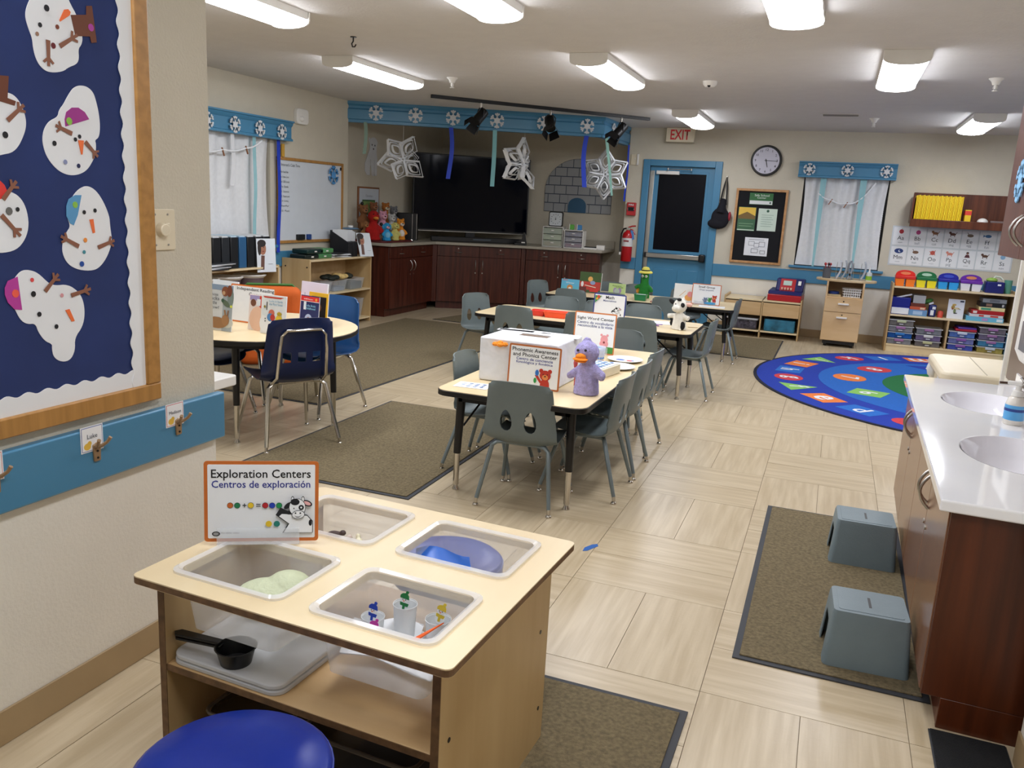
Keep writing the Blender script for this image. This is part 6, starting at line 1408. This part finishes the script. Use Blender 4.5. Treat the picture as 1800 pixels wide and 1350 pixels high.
# alphabet pocket chart
def chart():
    t = thing('alphabet_chart', 'clear pocket chart with two rows of letter picture cards', 'chart', (.63, YB, .995)); cw, ch = .187, .222
    MB().box(-.01, 7 * cw + .01, -.004, 0, -.01, 2 * ch + .02).build('chart_backing', c_('cdd4d8'), t)
    top = [('Aa', 'apple', 'b02a34'), ('Bb', 'ball', 'b0407a'), ('Cc', 'cat', '8a5a3a'), ('Dd', 'dog', '5a3424'), ('Ee', 'egg', '6a5848'), ('Ff', 'fish', '3a6a9a'), ('Gg', 'goat', '6a8a4a')]
    bot = [('Mm', 'moon', '1f3a7a'), ('Nn', 'nut', '7a5a44'), ('Oo', 'octopus', 'c8584a'), ('Pp', 'pig', 'd88a78'), ('Qq', 'queen', '5a2a34'), ('Rr', 'rooster', '5a3a28'), ('Ss', 'sun', '8ab4d8')]
    for r, row in enumerate((bot, top)):
        for k, (L, wd, col) in enumerate(row):
            x, z = k * cw + cw / 2, r * (ch + .01) + ch / 2
            c = MB().box(-cw / 2 + .007, cw / 2 - .007, -.003, 0, -ch / 2 + .005, ch / 2 - .005).build('letter_card', WHITE, t, (x, -.004, z)); 
            text(L, None, .047 if 'p' not in L and 'q' not in L else .058, c_('2a2c34'), c, 0, -.02, -.0034, wt=.0); text(wd, .05, None, c_('8a9098'), c, 0, -.075, -.0034)
            a = Art()
            if wd in ('apple', 'ball', 'sun', 'octopus'):
                a.ell(col, 0, .055, .026)
                if wd == 'apple': a.line('3a5a2a', 0, .08, .008, .092, .004)
                if wd == 'octopus': a.line(col, -.03, .03, 0, .055, .008); a.line(col, .03, .03, 0, .055, .008); a.line(col, -.035, .07, 0, .055, .008); a.line(col, .03, .085, 0, .055, .008)
            elif wd in ('fish',): a.ell(col, 0, .055, .034, .018); a.poly(col, [(-.03, .055), (-.052, .072), (-.052, .038)])
            elif wd == 'moon': a.ell(col, 0, .055, .05, .03); a.ell('e8eef4', .01, .055, .015); a.ell(col, .016, .058, .012)
            elif wd in ('dog', 'pig', 'goat', 'cat', 'rooster'):
                a.ell(col, 0, .055, .032, .016); a.ell(col, -.03, .072, .014); a.rect(col, -.026, -.018, .025, .05); a.rect(col, .016, .024, .025, .05); a.line(col, .028, .06, .042, .08, .006)
            elif wd == 'queen': a.ell('2a1a1c', 0, .078, .015); a.ell('8a5a44', 0, .072, .01); a.poly(col, [(-.03, .025), (.03, .025), (.016, .06), (-.016, .06)])
            else: a.ell(col, 0, .05, .034, .018); a.line(col, -.02, .06, -.034, .085, .006)
            a.put(c, (0, -.0031, 0))
chart()

# ================================================================== BACK WALL FURNITURE
def lowshelf():
    t = thing('low_cabinet', 'low two bay maple cabinet with solid upper panels under the notice board', 'cabinet', (-.76, 11.02, 0)); w, d, h = .93, .52, .47
    for x in (-w / 2, -.009, w / 2 - .018): MB().box(x, x + .018, -d / 2, d / 2, 0, h + (.03 if x != -.009 else 0)).build('side_panel', MAPLEZ, t, bev=.003)
    MB().box(-w / 2 + .018, w / 2 - .018, -d / 2, d / 2, h - .018, h).build('top_board', MAPLE, t, bev=.002); MB().box(-w / 2 + .018, w / 2 - .018, -d / 2, d / 2, .07, .088).build('bottom_board', MAPLE, t, bev=.002); MB().box(-w / 2 + .018, w / 2 - .018, d / 2 - .01, d / 2, .07, h).build('back_panel', MAPLEX, t)
    for x0, x1 in ((-w / 2 + .02, -.012), (.012, w / 2 - .02)): MB().box(x0, x1, -d / 2 + .005, -d / 2 + .02, .275, .44).build('front_panel', MAPLEX, t, bev=.002)
lowshelf()
t = thing('storage_tub', 'clear lidded tub of mixed toys in the left bay of the low cabinet', 'tub', (-.98, 10.95, .089)); MB().prism(rrect(.36, .34, .03, 4), 0, .12).build('tub_body', mat('toy_mix', '4a4650', .4, var=.9, vs=26), t, bev=.01); MB().prism(rrect(.39, .36, .03, 4), .12, .14).build('lid', MILKY, t, bev=.004)
t = thing('storage_tub', 'blue green tub in the right bay of the low cabinet', 'tub', (-.53, 10.95, .089)); MB().prism(rrect(.37, .34, .03, 4), 0, .15).build('tub_body', mat('sea_print', '2a6a84', .4, var=.6, vs=9), t, bev=.01)
def register():
    t = thing('toy_register', 'red and dark blue toy cash register on the low cabinet', 'toy', (-.5, 11.0, .471), rad(-4)); nv = c_('1c1e5a', .35); rd = c_('b01c24', .35)
    MB().box(-.2, .2, -.2, .16, 0, .08).build('drawer', rd, t, bev=.01); MB().prism([(-.2, .08), (.16, .08), (.16, .14), (-.16, .12)], -.2, .2, 'x').build('key_deck', nv, t, bev=.01)
    MB().prism([(-.09, .12), (.16, .13), (.16, .27), (.0, .27)], -.13, .2, 'x').build('screen_housing', nv, t, bev=.014); MB().prism([(-.094, .12), (-.086, .12), (.0, .265), (-.01, .265)], -.08, .1, 'x').build('red_face', rd, t, bev=.002)
    f = MB().prism([(-.058, .19), (-.05, .19), (-.018, .245), (-.026, .245)], -.045, .055, 'x').build('display', c_('b8ccc0', .3), t)
    for k in range(4): MB().box(-.06 + .035 * k, -.038 + .035 * k, -.098, -.085, .135, .165).build('key', c_('f0b8a0'), t, bev=.003)
    MB().prism([(-.06, .2), (-.05, .2), (-.02, .25), (-.03, .25)], .13, .165, 'x').build('card_slot', WHITEP, t)
register()
def cart():
    t = thing('rolling_cart', 'light wood rolling cart with two drawers and an oval top under the back window', 'cart', (.17, 10.86, 0)); w, d = .42, .46; y = -.23
    MB().prism(ellp(0, 0, .34, .27, 36), .775, .8).build('oval_top', mat('light_birch', 'd8c29c', .4, grain=(6, 6, 6), g2='c8ae84'), t, bev=.004)
    bt = mat('birch_front', 'dcbd90', .42, grain=(2, 9, 9), g2='d0ae80')
    for x in (-w / 2, w / 2 - .02): MB().box(x, x + .02, y, -y, .07, .775).build('side_panel', bt, t, bev=.003)
    MB().box(-w / 2 + .02, w / 2 - .02, -y - .02, -y, .07, .775).build('back_panel', bt, t); MB().box(-w / 2 + .02, w / 2 - .02, y, -y, .58, .6).build('shelf_board', bt, t)
    MB().box(-w / 2 + .02, w / 2 - .02, y + .02, -y, .07, .09).build('bottom_board', bt, t)
    for z0, z1 in ((.42, .578), (.078, .415)):
        f = MB().box(-w / 2 + .003, w / 2 - .003, y - .018, y, z0, z1).build('drawer', bt, t, bev=.002); MB().box(-.06, .06, y - .045, y - .018, z1 - .07, z1 - .05).build('handle', WHITEP, f, bev=.004); MB().cyl((0, y - .018, z1 - .028), (0, y - .022, z1 - .028), .008, n=10).build('lock', BLACK, f)
    MB().box(-w / 2 + .03, w / 2 - .03, y + .03, -y - .03, .03, .07).build('plinth', BLACK, t)
    for x in (-.15, .15):
        for yy in (-.17, .17): MB().cyl((x - .015, yy, .026), (x + .015, yy, .026), .026, n=14).build('caster', BLACK, t)
cart()
t = thing('white_basket', 'white perforated basket on the open shelf of the cart', 'basket', (.25, 10.75, .601)); b = MB()
for z in (0, .03, .06, .09): b.tube([(x, y, z + .005) for x, y in rrect(.19 + z * .3, .2, .02, 3)], .005, 6, True)
for k in range(8): b.box(-.085 + .024 * k, -.078 + .024 * k, -.103, -.097, 0, .1)
b.prism(rrect(.18, .19, .02, 3), 0, .006); b.build('basket_body', WHITEP, t)
t = thing('blue_tape_roll', 'blue and black rolls lying left of the white basket in the cart', 'rolls', (.05, 10.76, .601)); MB().box(-.08, .08, -.08, .08, 0, .02).build('pad', c_('c8b48a'), t); MB().lathe([(.02, .02), (.06, .02), (.06, .05), (.02, .05)], n=18).build('roll', c_('24408a'), t)
t = thing('scissors_cup', 'grey cup of red handled scissors at the left on the cart top', 'cup', (-.06, 10.8, .8)); MB().lathe([(0, 0), (.045, 0), (.048, .12), (.04, .12), (.038, .01), (0, .01)], n=18).build('cup_body', c_('55585e'), t)
for k in range(5): MB().tube([(.012 * cos(k * 1.3), .012 * sin(k * 1.3), .05), (.03 * cos(k * 1.3), .02 * sin(k * 1.3), .15)], .004, 6).ell((.032 * cos(k * 1.3), .022 * sin(k * 1.3), .165), (.014, .008, .018), 8).build('scissors', c_('b02a30' if k < 4 else '1a1a1e'), t)
for k, (x, a, c) in enumerate(((.04, .25, 'b8bcc4'), (.1, .15, '9aa0a8'), (.16, .3, '8a929c'), (.24, -.4, '787f8a'), (.31, .25, 'a8aeb6'))):
    t = thing('wire_file_stand', 'curved grey plastic file divider on the cart top, %s from the left' % ['first', 'second', 'third', 'fourth', 'fifth'][k], 'divider', (x, 10.82, .8)); n_ = 10
    MB().sheet(lambda u, v: (.05 * sin(v * 2.4) * (1 if a > 0 else -1) + .03 * a, (u - .5) * .12, .22 * v), 2, n_).build('divider_body', c_(c, .35), t, mods=SOLID(.02)); MB().cyl((0, -.062, .0), (.03 * a, -.062, .2), .003, n=6).build('wire', STEEL, t)
t = thing('glue_bottle', 'small bottle with a green label and white nozzle at the right on the cart top', 'bottle', (.41, 10.78, .8)); MB().lathe([(0, 0), (.033, 0), (.034, .07), (.03, .1), (0, .11)], n=16).build('bottle_body', c_('c8d0d0', .3), t); MB().lathe([(.0345, .012), (.0355, .012), (.0355, .06), (.0345, .06)], n=16).build('green_label', c_('8ab830'), t); MB().lathe([(.0, .105), (.012, .105), (.008, .14), (.002, .17)], n=12).build('nozzle', WHITEP, t)

# big shelf at the right
def bigshelf():
    t = thing('wooden_shelf', 'wide maple shelf of craft caddies and clear drawers at the right of the back wall', 'shelf', (1.325, 10.95, 0)); w, d, h = 1.29, .4, .77
    for x in (-w / 2, w / 2 - .02): MB().box(x, x + .02, -d / 2, d / 2, 0, h + .03).build('side_panel', MAPLEZ, t, bev=.004)
    for z in (.09, .44, .77): MB().box(-w / 2 + .02, w / 2 - .02, -d / 2 + .003, d / 2, z - .02, z).build('shelf_board', MAPLE, t, bev=.002)
    MB().box(0 - .01, .01, -d / 2 + .003, d / 2, .09, .42).build('divider', MAPLEZ, t, bev=.002); MB().box(-w / 2 + .02, w / 2 - .02, d / 2 - .01, d / 2, .02, .77).build('back_panel', MAPLEX, t); MB().box(-w / 2 + .02, w / 2 - .02, -d / 2 + .01, -d / 2 + .03, 0, .07).build('kick_board', MAPLE, t)
bigshelf()
BZ = 10.95
def caddy(x, w, top, bot, label, open_=False):
    t = thing('craft_caddy', label, 'caddy', (x, BZ - .06, .771), 0, 'craft caddies on the wide shelf'); hp = w / 2
    for s in (-1, 1):
        b = MB()
        b.prism([(-.098 if s < 0 else .012, 0), (-.012 if s < 0 else .098, 0), (-.008 if s < 0 else hp, .085), (-hp if s < 0 else .008, .085)], -.08, .08, 'y'); b.build('lower_bin', c_(bot, .4), t, bev=.004)
    MB().box(-hp, hp, -.085, .085, .085, .12).build('upper_tray', c_(top, .4), t, bev=.006)
    o = [(hp * cos(a), .12 + .066 * sin(a) ** .8) for a in [PI * i / 14 for i in range(15)]]; i_ = [(.06 * cos(a), .14 + .035 * sin(a)) for a in [PI * i / 10 for i in range(10, -1, -1)]]
    MB().prism(o, -.006, .006, 'y').build('arched_handle', c_(top, .4), t, bev=.003); MB().prism([(.055 * cos(a), .148 + .018 * sin(a)) for a in [2 * PI * i / 12 for i in range(12)]], -.0075, .0075, 'y').build('hand_hole', c_({'d82a20': 'e88a5a', '1a7040': 'b8d8c0', '20249a': '3a50c0', '6a2aa0': 'e0905a'}.get(top, 'cccccc')), t)
caddy(.81, .215, 'd82a20', 'f07a1a', 'red and orange craft caddy at the left end of the shelf top')
caddy(1.035, .215, '1a7040', 'e8d820', 'green and yellow craft caddy second from the left')
caddy(1.265, .215, '20249a', '2a9ae0', 'dark and light blue craft caddy in the middle of the shelf top')
caddy(1.5, .225, '6a2aa0', 'dcdcE4'.lower(), 'purple and white craft caddy fourth from the left')
t = thing('blue_tub', 'dark blue tub with green things inside at the right end of the shelf top', 'tub', (1.74, BZ - .06, .771)); MB().prism(rrect(.19, .2, .02, 3), 0, .125).build('tub_body', c_('141c6a', .35), t, bev=.006); MB().ell((-.03, 0, .14), (.06, .06, .03), 12).build('green_filling', c_('8ab04a'), t); MB().tube([(-.02, 0, .15), (.0, 0, .185), (.05, 0, .18), (.08, 0, .15)], .01, 8).build('cord', c_('d8e0d0'), t); MB().box(.02, .055, -.103, -.101, .085, .105).build('label_patch', WHITE, t)
t = thing('green_can', 'pale green can at the far right end of the shelf top', 'can', (1.885, BZ - .02, .771)); MB().lathe([(0, 0), (.04, 0), (.042, .15), (0, .15)], n=16).build('can_body', c_('5a9a88', .4), t)
zs = .441
t = thing('blue_box', 'two stacked blue boxes with a white front at the left of the middle board', 'box', (.8, BZ - .04, zs)); MB().box(-.1, .1, -.12, .12, 0, .09).build('lower_box', c_('16249a', .4), t, bev=.004); MB().box(-.092, .092, -.124, -.12, .008, .08).build('white_front', WHITE, t); MB().box(-.11, .1, -.12, .12, .092, .2).build('upper_box', c_('0f1c84', .4), t, bev=.006); MB().prism([(-.06, .2), (.1, .25), (.11, .235), (-.04, .19)], -.1, -.09, 'y').build('white_roll', WHITE, t)
def gbox(x, z, w, h, c, label, y=0, group='board game boxes on the wide shelf', d=.26, spots=()):
    t = thing('game_box', label, 'box', (x, BZ - .03 + y, z), 0, group); MB().box(-w / 2, w / 2, -d / 2, d / 2, 0, h).build('box_body', c_(c, .4), t, bev=.002)
    for sx, sw, sc in spots: MB().box(sx - sw / 2, sx + sw / 2, -d / 2 - .0015, -d / 2, h * .2, h * .8).build('printed_patch', c_(sc), t)
gbox(.99, zs, .2, .07, '6a94c0', 'pale blue and purple game box left of the dark blue bag', spots=((.0, .1, 'a8c4e0'),)); gbox(.985, zs + .071, .17, .035, 'c85a3a', 'thin red and yellow game box on the pale blue box', spots=((.05, .05, 'e8c8a8'),)); gbox(.98, zs + .107, .15, .04, '6a2c1c', 'dark red box on the thin red box'); gbox(.99, zs + .148, .13, .09, 'a8a8a8', 'clear grey box at the top left under the shelf top')
t = thing('green_toy', 'green and white toy tilted on the boxes', 'toy', (1.1, BZ - .06, zs + .145)); t.rotation_euler = (0, -.4, 0); MB().ell((0, 0, .03), (.06, .05, .03), 12).build('toy_body', c_('4a8a44'), t); MB().box(.0, .05, -.06, -.05, -.01, .01).build('white_part', WHITE, t)
t = thing('blue_bag', 'dark blue bag with white markings beside the game boxes', 'bag', (1.145, BZ - .1, zs)); MB().box(-.04, .04, -.04, .04, 0, .14).build('bag_body', c_('16246a', .4), t, bev=.015); MB().box(-.02, .015, -.0425, -.04, .02, .08).box(-.005, .03, -.0425, -.04, .09, .12).build('white_print', WHITE, t)
t = thing('red_jar', 'small red and white jar left of the instruction sheet', 'jar', (1.235, BZ - .1, zs)); MB().lathe([(0, 0), (.03, 0), (.032, .06), (.02, .075), (0, .08)], n=14).build('jar_body', c_('d0503c'), t)
a = Art(); a.ell('c8a85a', -.02, .16, .022, .012); a.ell('b09040', -.03, .13, .02, .025); a.ell('d8c8a0', .01, .12, .03, .012); a.ell('7a8a5a', -.01, .09, .014, .025); a.ell('8a3a2a', -.035, .115, .007, .014); a.line('9a8a5a', .02, .12, .05, .11, .006); a.ell('15171c', .0, .065, .02, .006); a.rect('1a2a4a', .035, .075, .195, .212)
book('white instruction sheet with a drawn figure, in the middle of the wide shelf', (1.385, BZ - .13, zs + .001), 0, .17, .225, .006, 'e4e8ee', a, 4, 'instruction_sheet')
gbox(1.69, zs, .38, .05, '6ab8d8', 'pale blue game box at the bottom of the right stack', spots=((0, .06, 'b090c8'), (.15, .06, 'd8e8f0'))); gbox(1.7, zs + .051, .34, .03, 'd8d8da', 'white game box with red print above the pale blue one', spots=((-.05, .05, 'c83a34'), (.08, .08, 'c83a34'))); gbox(1.71, zs + .082, .33, .045, 'b01c20', 'red game box in the middle of the right stack', spots=((-.13, .04, 'e8e0d8'),))
gbox(1.745, zs + .128, .26, .04, 'e8dca0', 'cream and green striped game box in the right stack', spots=((-.06, .1, '4a9a7a'),)); gbox(1.75, zs + .169, .26, .05, '16181c', 'black game box near the top of the right stack', spots=((-.04, .06, '8a6a58'), (.1, .02, 'b8b8b8'))); gbox(1.76, zs + .22, .24, .045, '8e9296', 'grey game box at the top of the right stack', spots=((0, .1, '6a6e74'),))
def drawerbox(x, z, c, hc, label, w=.285, h=.072):
    t = thing('lidded_box', label, 'storage box', (x, BZ - .04, z), 0, 'stacked clear storage boxes')
    MB().box(-w / 2 + .012, w / 2 - .012, -.14, .14, 0, h - .012).build('box_body', mat('clear_fill_' + c, c, .3, var=.25, vs=18, clear=.15), t, bev=.006); MB().box(-w / 2, w / 2, -.15, .15, h - .012, h - .004).build('lid', MILKY, t, bev=.002)
    MB().box(-.05, .05, -.162, -.15, h - .035, h - .006).build('latch', c_(hc), t, bev=.004); MB().box(-.022, .022, -.142, -.14, .012, .024).build('paper_label', WHITE, t)
D_ = {0: (.835, [('8a8c90', 'a070a0', 'bottom'), ('1a5aa8', '2a78c0', 'blue filled'), ('8a8a90', 'a070a0', 'third'), ('7a7672', 'b8c098', 'top')]), 1: (1.14, [('76706c', 'c0c090', 'bottom'), ('7a6a90', 'd8d8d8', 'middle'), ('84868c', 'a070a0', 'top')]),
      2: (1.485, [('4a5ab8', '8a58a8', 'bottom'), ('7a80b8', '8a58a8', 'middle'), ('5a7ac0', 'c8d0e0', 'top')]), 3: (1.79, [('b0a050', 'c8d0d8', 'bottom'), ('4a90b8', 'a070a0', 'second'), ('7a7088', 'a070a0', 'third'), ('7a7078', 'a070a0', 'top')])}
for q, (x, L) in D_.items():
    for k, (c, hc, nm) in enumerate(L): drawerbox(x, .091 + .0735 * k, c, hc, '%s clear lidded box in the %s column of the wide shelf' % (nm, ['leftmost', 'second', 'third', 'rightmost'][q]))
t = thing('red_folders', 'red and purple folders lying on the third column of clear boxes', 'folders', (1.52, BZ - .06, .313)); MB().box(-.11, .11, -.12, .12, 0, .025).build('red_folder', c_('b01c34'), t, bev=.004); MB().box(-.09, .1, -.12, .12, .026, .045).build('purple_folder', c_('5a3a9a'), t, (0, 0, 0), (0, 0, .06), bev=.004)
t = thing('pale_blue_bin', 'tall pale blue bin standing right of the wide shelf', 'bin', (2.0, 10.72, 0)); MB().prism(rrect(.13, .3, .03, 3), 0, .33).build('bin_body', c_('8ab0c8', .35), t, bev=.006); MB().tube([(x, y, .33) for x, y in rrect(.14, .31, .03, 3)], .006, 6, True).build('rim', c_('a8c8dc', .35), t)

# ================================================================== SINKS (right foreground)
def sinks():
    t = thing('sink_cabinet', 'low wood sink cabinet with four doors along the right wall', 'cabinet', (.402, 2.6, 0), rad(-91.2))
    # local x runs along the wall towards the back (mirrored), local -y faces the room
    t.location = (.447, 4.68, 0); t.rotation_euler = (0, 0, rad(-90 - 1.2)); L = 2.08
    MB().box(0, L, .02, .47, .1, .58).box(0, L, .02, .045, .58, .684).box(0, L, .46, .47, .58, .684).box(0, .03, .045, .46, .58, .684).box(L - .03, L, .045, .46, .58, .684).build('carcass', CHERRYD, t)
    MB().box(.0, L - .002, .06, .45, 0, .1).build('toe_kick', CHERRYD, t)
    MB().box(L - .0, L + .018, .004, .47, .1, .684).box(L, L + .018, .058, .47, 0, .1).build('end_panel', mat('sink_end_panel', '5e2b12', .35, grain=(22, 22, 1.4), g2='441d0a'), t, bev=.002)
    wd = L / 4; fr = mat('sink_door_laminate', '8a6248', .22, grain=(24, 24, 1.6), g2='7a5540')
    for k in range(4):
        do = MB().box(k * wd + .002, (k + 1) * wd - .002, 0, .019, .105, .678).build('door', fr, t, bev=.002)
        hx = (k + 1) * wd - .035 if k % 2 == 0 else k * wd + .035
        arc_handle(do, hx, .585, .125, True, 'handle', STEEL, .0055, .035); MB().cyl((hx, .002, .455), (hx, -.004, .455), .009, n=10).build('lock', STEEL, do)
    # basin top with two bowls
    c = thing('sink_counter', 'white cultured marble counter with two oval basins', 'countertop', tuple(t.location), t.rotation_euler.z)
    o = MB().box(-.03, L + .045, -.032, .49, .685, .72).build('counter_top', MARBLE, c, smooth=False)
    cut = MB(); bs = [(.52, .29, .25, .19), (1.44, .275, .265, .19)]
    for bx, by, rx, ry in bs: cut.prism(ellp(bx, by, rx, ry, 48), .6, .8)
    cu = cut.build('c', MARBLE, c, smooth=False); m = o.modifiers.new('b', 'BOOLEAN'); m.operation = 'DIFFERENCE'; m.object = cu; m.solver = 'EXACT'; bpy.context.view_layer.update(); bake(o); bpy.data.objects.remove(cu)
    o.modifiers.new('v', 'BEVEL').width = .006; o.modifiers['v'].segments = 3; o.modifiers['v'].limit_method = 'ANGLE'
    for bx, by, rx, ry in bs:
        b = MB(); n = 48; vs = []; pr = [(1.0, .7195), (.97, .708), (.93, .69), (.86, .655), (.7, .62), (.45, .602), (.12, .598)]
        for s, z in pr: vs += [(bx + rx * s * cos(2 * PI * i / n), by + ry * s * sin(2 * PI * i / n), z) for i in range(n)]
        b.add(vs, [(j * n + i, (j + 1) * n + i, (j + 1) * n + (i + 1) % n, j * n + (i + 1) % n) for j in range(len(pr) - 1) for i in range(n)] + [tuple((len(pr) - 1) * n + i for i in range(n))])
        bo = b.build('basin', BASIN, c, ang=80); MB().lathe([(0, .6), (.025, .6), (.025, .603), (0, .604)], (bx, by, 0), 16).build('drain', CHROME, bo)
    MB().box(-.03, L + .02, .468, .489, .72, .79).build('backsplash', MARBLE, c, bev=.003)
    for bx in (.52, 1.44):
        f = thing('faucet', 'chrome faucet behind the %s basin' % ('far' if bx < 1 else 'near'), 'faucet', (0, 0, 0)); f.parent = None
        f.matrix_world = c.matrix_basis @ Matrix.Translation((bx, .45, .7205)) if False else Matrix.Translation(c.location) @ Matrix.Rotation(c.rotation_euler.z, 4, 'Z') @ Matrix.Translation((bx, .435, .7205))
        MB().cyl((0, 0, 0), (0, 0, .09), .02, .018, 16).build('faucet_body', CHROME, f); MB().tube([(0, 0, .07), (0, -.05, .1), (0, -.12, .095)], [.014, .013, .011], 10).build('spout', CHROME, f); MB().tube([(0, 0, .09), (0, -.04, .13)], [.01, .007], 8).build('lever', CHROME, f)
sinks()
def pump(x, y, z, label):
    t = thing('soap_pump', label, 'bottle', (x, y, z), rad(160), None)
    MB().lathe([(0, 0), (.034, 0), (.037, .006), (.037, .08), (.03, .105), (.02, .115), (0, .118)], n=24).build('bottle_body', mat('soap_bottle', 'e2dcd2', .25), t); MB().lathe([(.0372, .02), (.0376, .02), (.0376, .08), (.0372, .08)], n=24).build('blue_label', c_('5aa8e0', .3), t)
    MB().lathe([(.0378, .055), (.0382, .055), (.0382, .066), (.0378, .066)], n=24).build('label_stripe', c_('24408a', .3), t)
    MB().lathe([(0, .115), (.023, .115), (.02, .135), (.012, .14), (.009, .16), (0, .16)], n=18).build('pump_collar', WHITEP, t); MB().box(-.012, .04, -.011, .011, .158, .172).build('pump_head', WHITEP, t, bev=.003)
pump(.75, 3.76, .7205, 'white foaming soap pump bottle with a blue label between the basins')
def stoolstep(x, y, rz, label):
    t = thing('step_stool', label, 'step stool', (x, y, .0102), rz, 'grey plastic step stools'); m = mat('grey_stool_plastic', '6f7f85', .45, var=.05, bump=.1, bs=200)
    w, d, h = .235, .2, .19; b = MB()
    tp = rrect(w, d, .015, 4); bt = rrect(w + .035, d + .055, .02, 4); n = len(tp)
    b.add([(x_, y_, h) for x_, y_ in tp] + [(x_ * 1.03, y_ * 1.03, h - .012) for x_, y_ in tp] + [(x_, y_, 0) for x_, y_ in bt],
          [tuple(range(n))] + [(r * n + (i + 1) % n, r * n + i, (r + 1) * n + i, (r + 1) * n + (i + 1) % n) for r in range(2) for i in range(n)])
    o = b.build('stool_body', m, t, mods=SOLID(.004), ang=50)
    cut = MB().box(-.004, .004, -.045, .045, .1, .3).prism([(-.07, -.1), (.07, -.1), (.06, .1), (.045, .13), (-.045, .13), (-.06, .1)], -.4, .4, 'x').build('c', m, t, smooth=False)
    q = o.modifiers.new('b', 'BOOLEAN'); q.operation = 'DIFFERENCE'; q.object = cut; q.solver = 'EXACT'; bpy.context.view_layer.update(); bake(o); bpy.data.objects.remove(cut)
    MB().prism(rrect(w - .03, d - .03, .01, 3), h + .0015, h + .0028).build('tread', m, t).hide_render = False
    MB().box(-.0045, .0045, -.04, .04, h + .0028, h + .0032).build('slot_edge', BLACK, t)
stoolstep(.275, 3.86, rad(2), 'far grey step stool on the mat below the sinks'); stoolstep(.262, 2.93, rad(3), 'near grey step stool on the mat, closest to the sink cabinet end')
# upper cabinet and dispenser
t = thing('wall_cabinet', 'dark wood wall cabinet cut by the right edge of the photo', 'cabinet', (.72, 4.56, 1.36), rad(-90)); MB().box(0, 1.5, .02, .21, 0, .85).build('carcass', CHERRYD, t, bev=.002)
for k in range(3):
    do = MB().box(k * .5 + .002, (k + 1) * .5 - .002, 0, .019, .002, .85).build('door', mat('wall_cabinet_door', '6a4034', .3, grain=(24, 24, 1.6), g2='5a342a'), t, bev=.002)
    arc_handle(do, .445 if k % 2 == 0 else .545, .12, .125, True, 'handle', STEEL, .0055, .04) if k < 2 else None
flake((.716, 4.28, 1.69), (0, 0, -PI / 2), .09, 'light blue foam snowflake on the wall cabinet door', FOAMB, None)
flake((.716, 4.02, 2.0), (0, 0, -PI / 2), .09, 'white foam snowflake on the wall cabinet at the very right edge', FOAM, None)
t = thing('towel_dispenser', 'white paper towel dispenser on the right wall above the sinks', 'dispenser', (.93, 4.3, .88), rad(-90)); MB().prism([(0, 0), (0, .36), (-.03, .36), (-.085, .28), (-.09, .06), (-.06, 0)], -.16, .16, 'x').build('dispenser_body', WHITEP, t, bev=.012, seg=3); MB().box(-.06, .06, -.093, -.085, .07, .2).build('window', c_('7a7a80', .2), t)
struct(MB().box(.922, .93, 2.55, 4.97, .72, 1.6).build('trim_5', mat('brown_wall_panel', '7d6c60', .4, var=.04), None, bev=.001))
# trash bin
t = thing('trash_bin', 'cream lidded trash bin with a white liner beyond the sink counter', 'bin', (.885, 5.5, 0)); MB().prism(rrect(.42, .58, .05, 4), 0, .63).build('bin_body', CREAM, t, bev=.01)
b = MB(); 
for k in range(26):
    a = 2 * PI * k / 26; p = rrect(.45, .61, .06, 6)[int(k * 28 / 26)]; b.ell((p[0], p[1], .6 + .015 * sin(k * 2.3)), (.035, .035, .06), 8)
b.build('white_liner', mat('thin_white_plastic', 'e8ecf0', .3, clear=.3), t)
MB().prism(rrect(.5, .74, .07, 5), .63, .69).build('lid', CREAM, t, bev=.018, seg=3); MB().box(-.02, -.015, -.34, .34, .69, .692).build('lid_seam', c_('a89f8a'), t)
t = thing('plastic_bag', 'crumpled white plastic bag hanging at the end of the near right wall', 'bag', (.645, 2.535, .56)); MB().ell((0, 0, .08), (.05, .03, .09), 14).ell((.0, .0, .02), (.04, .03, .03), 12).ell((.01, 0, .15), (.02, .02, .04), 10).build('bag_body', MATS['thin_white_plastic'], t, mods=PLUSHMODS(.008)); MB().cyl((.01, -.035, .19), (.01, .0, .19), .005).build('hook', STEEL, t)
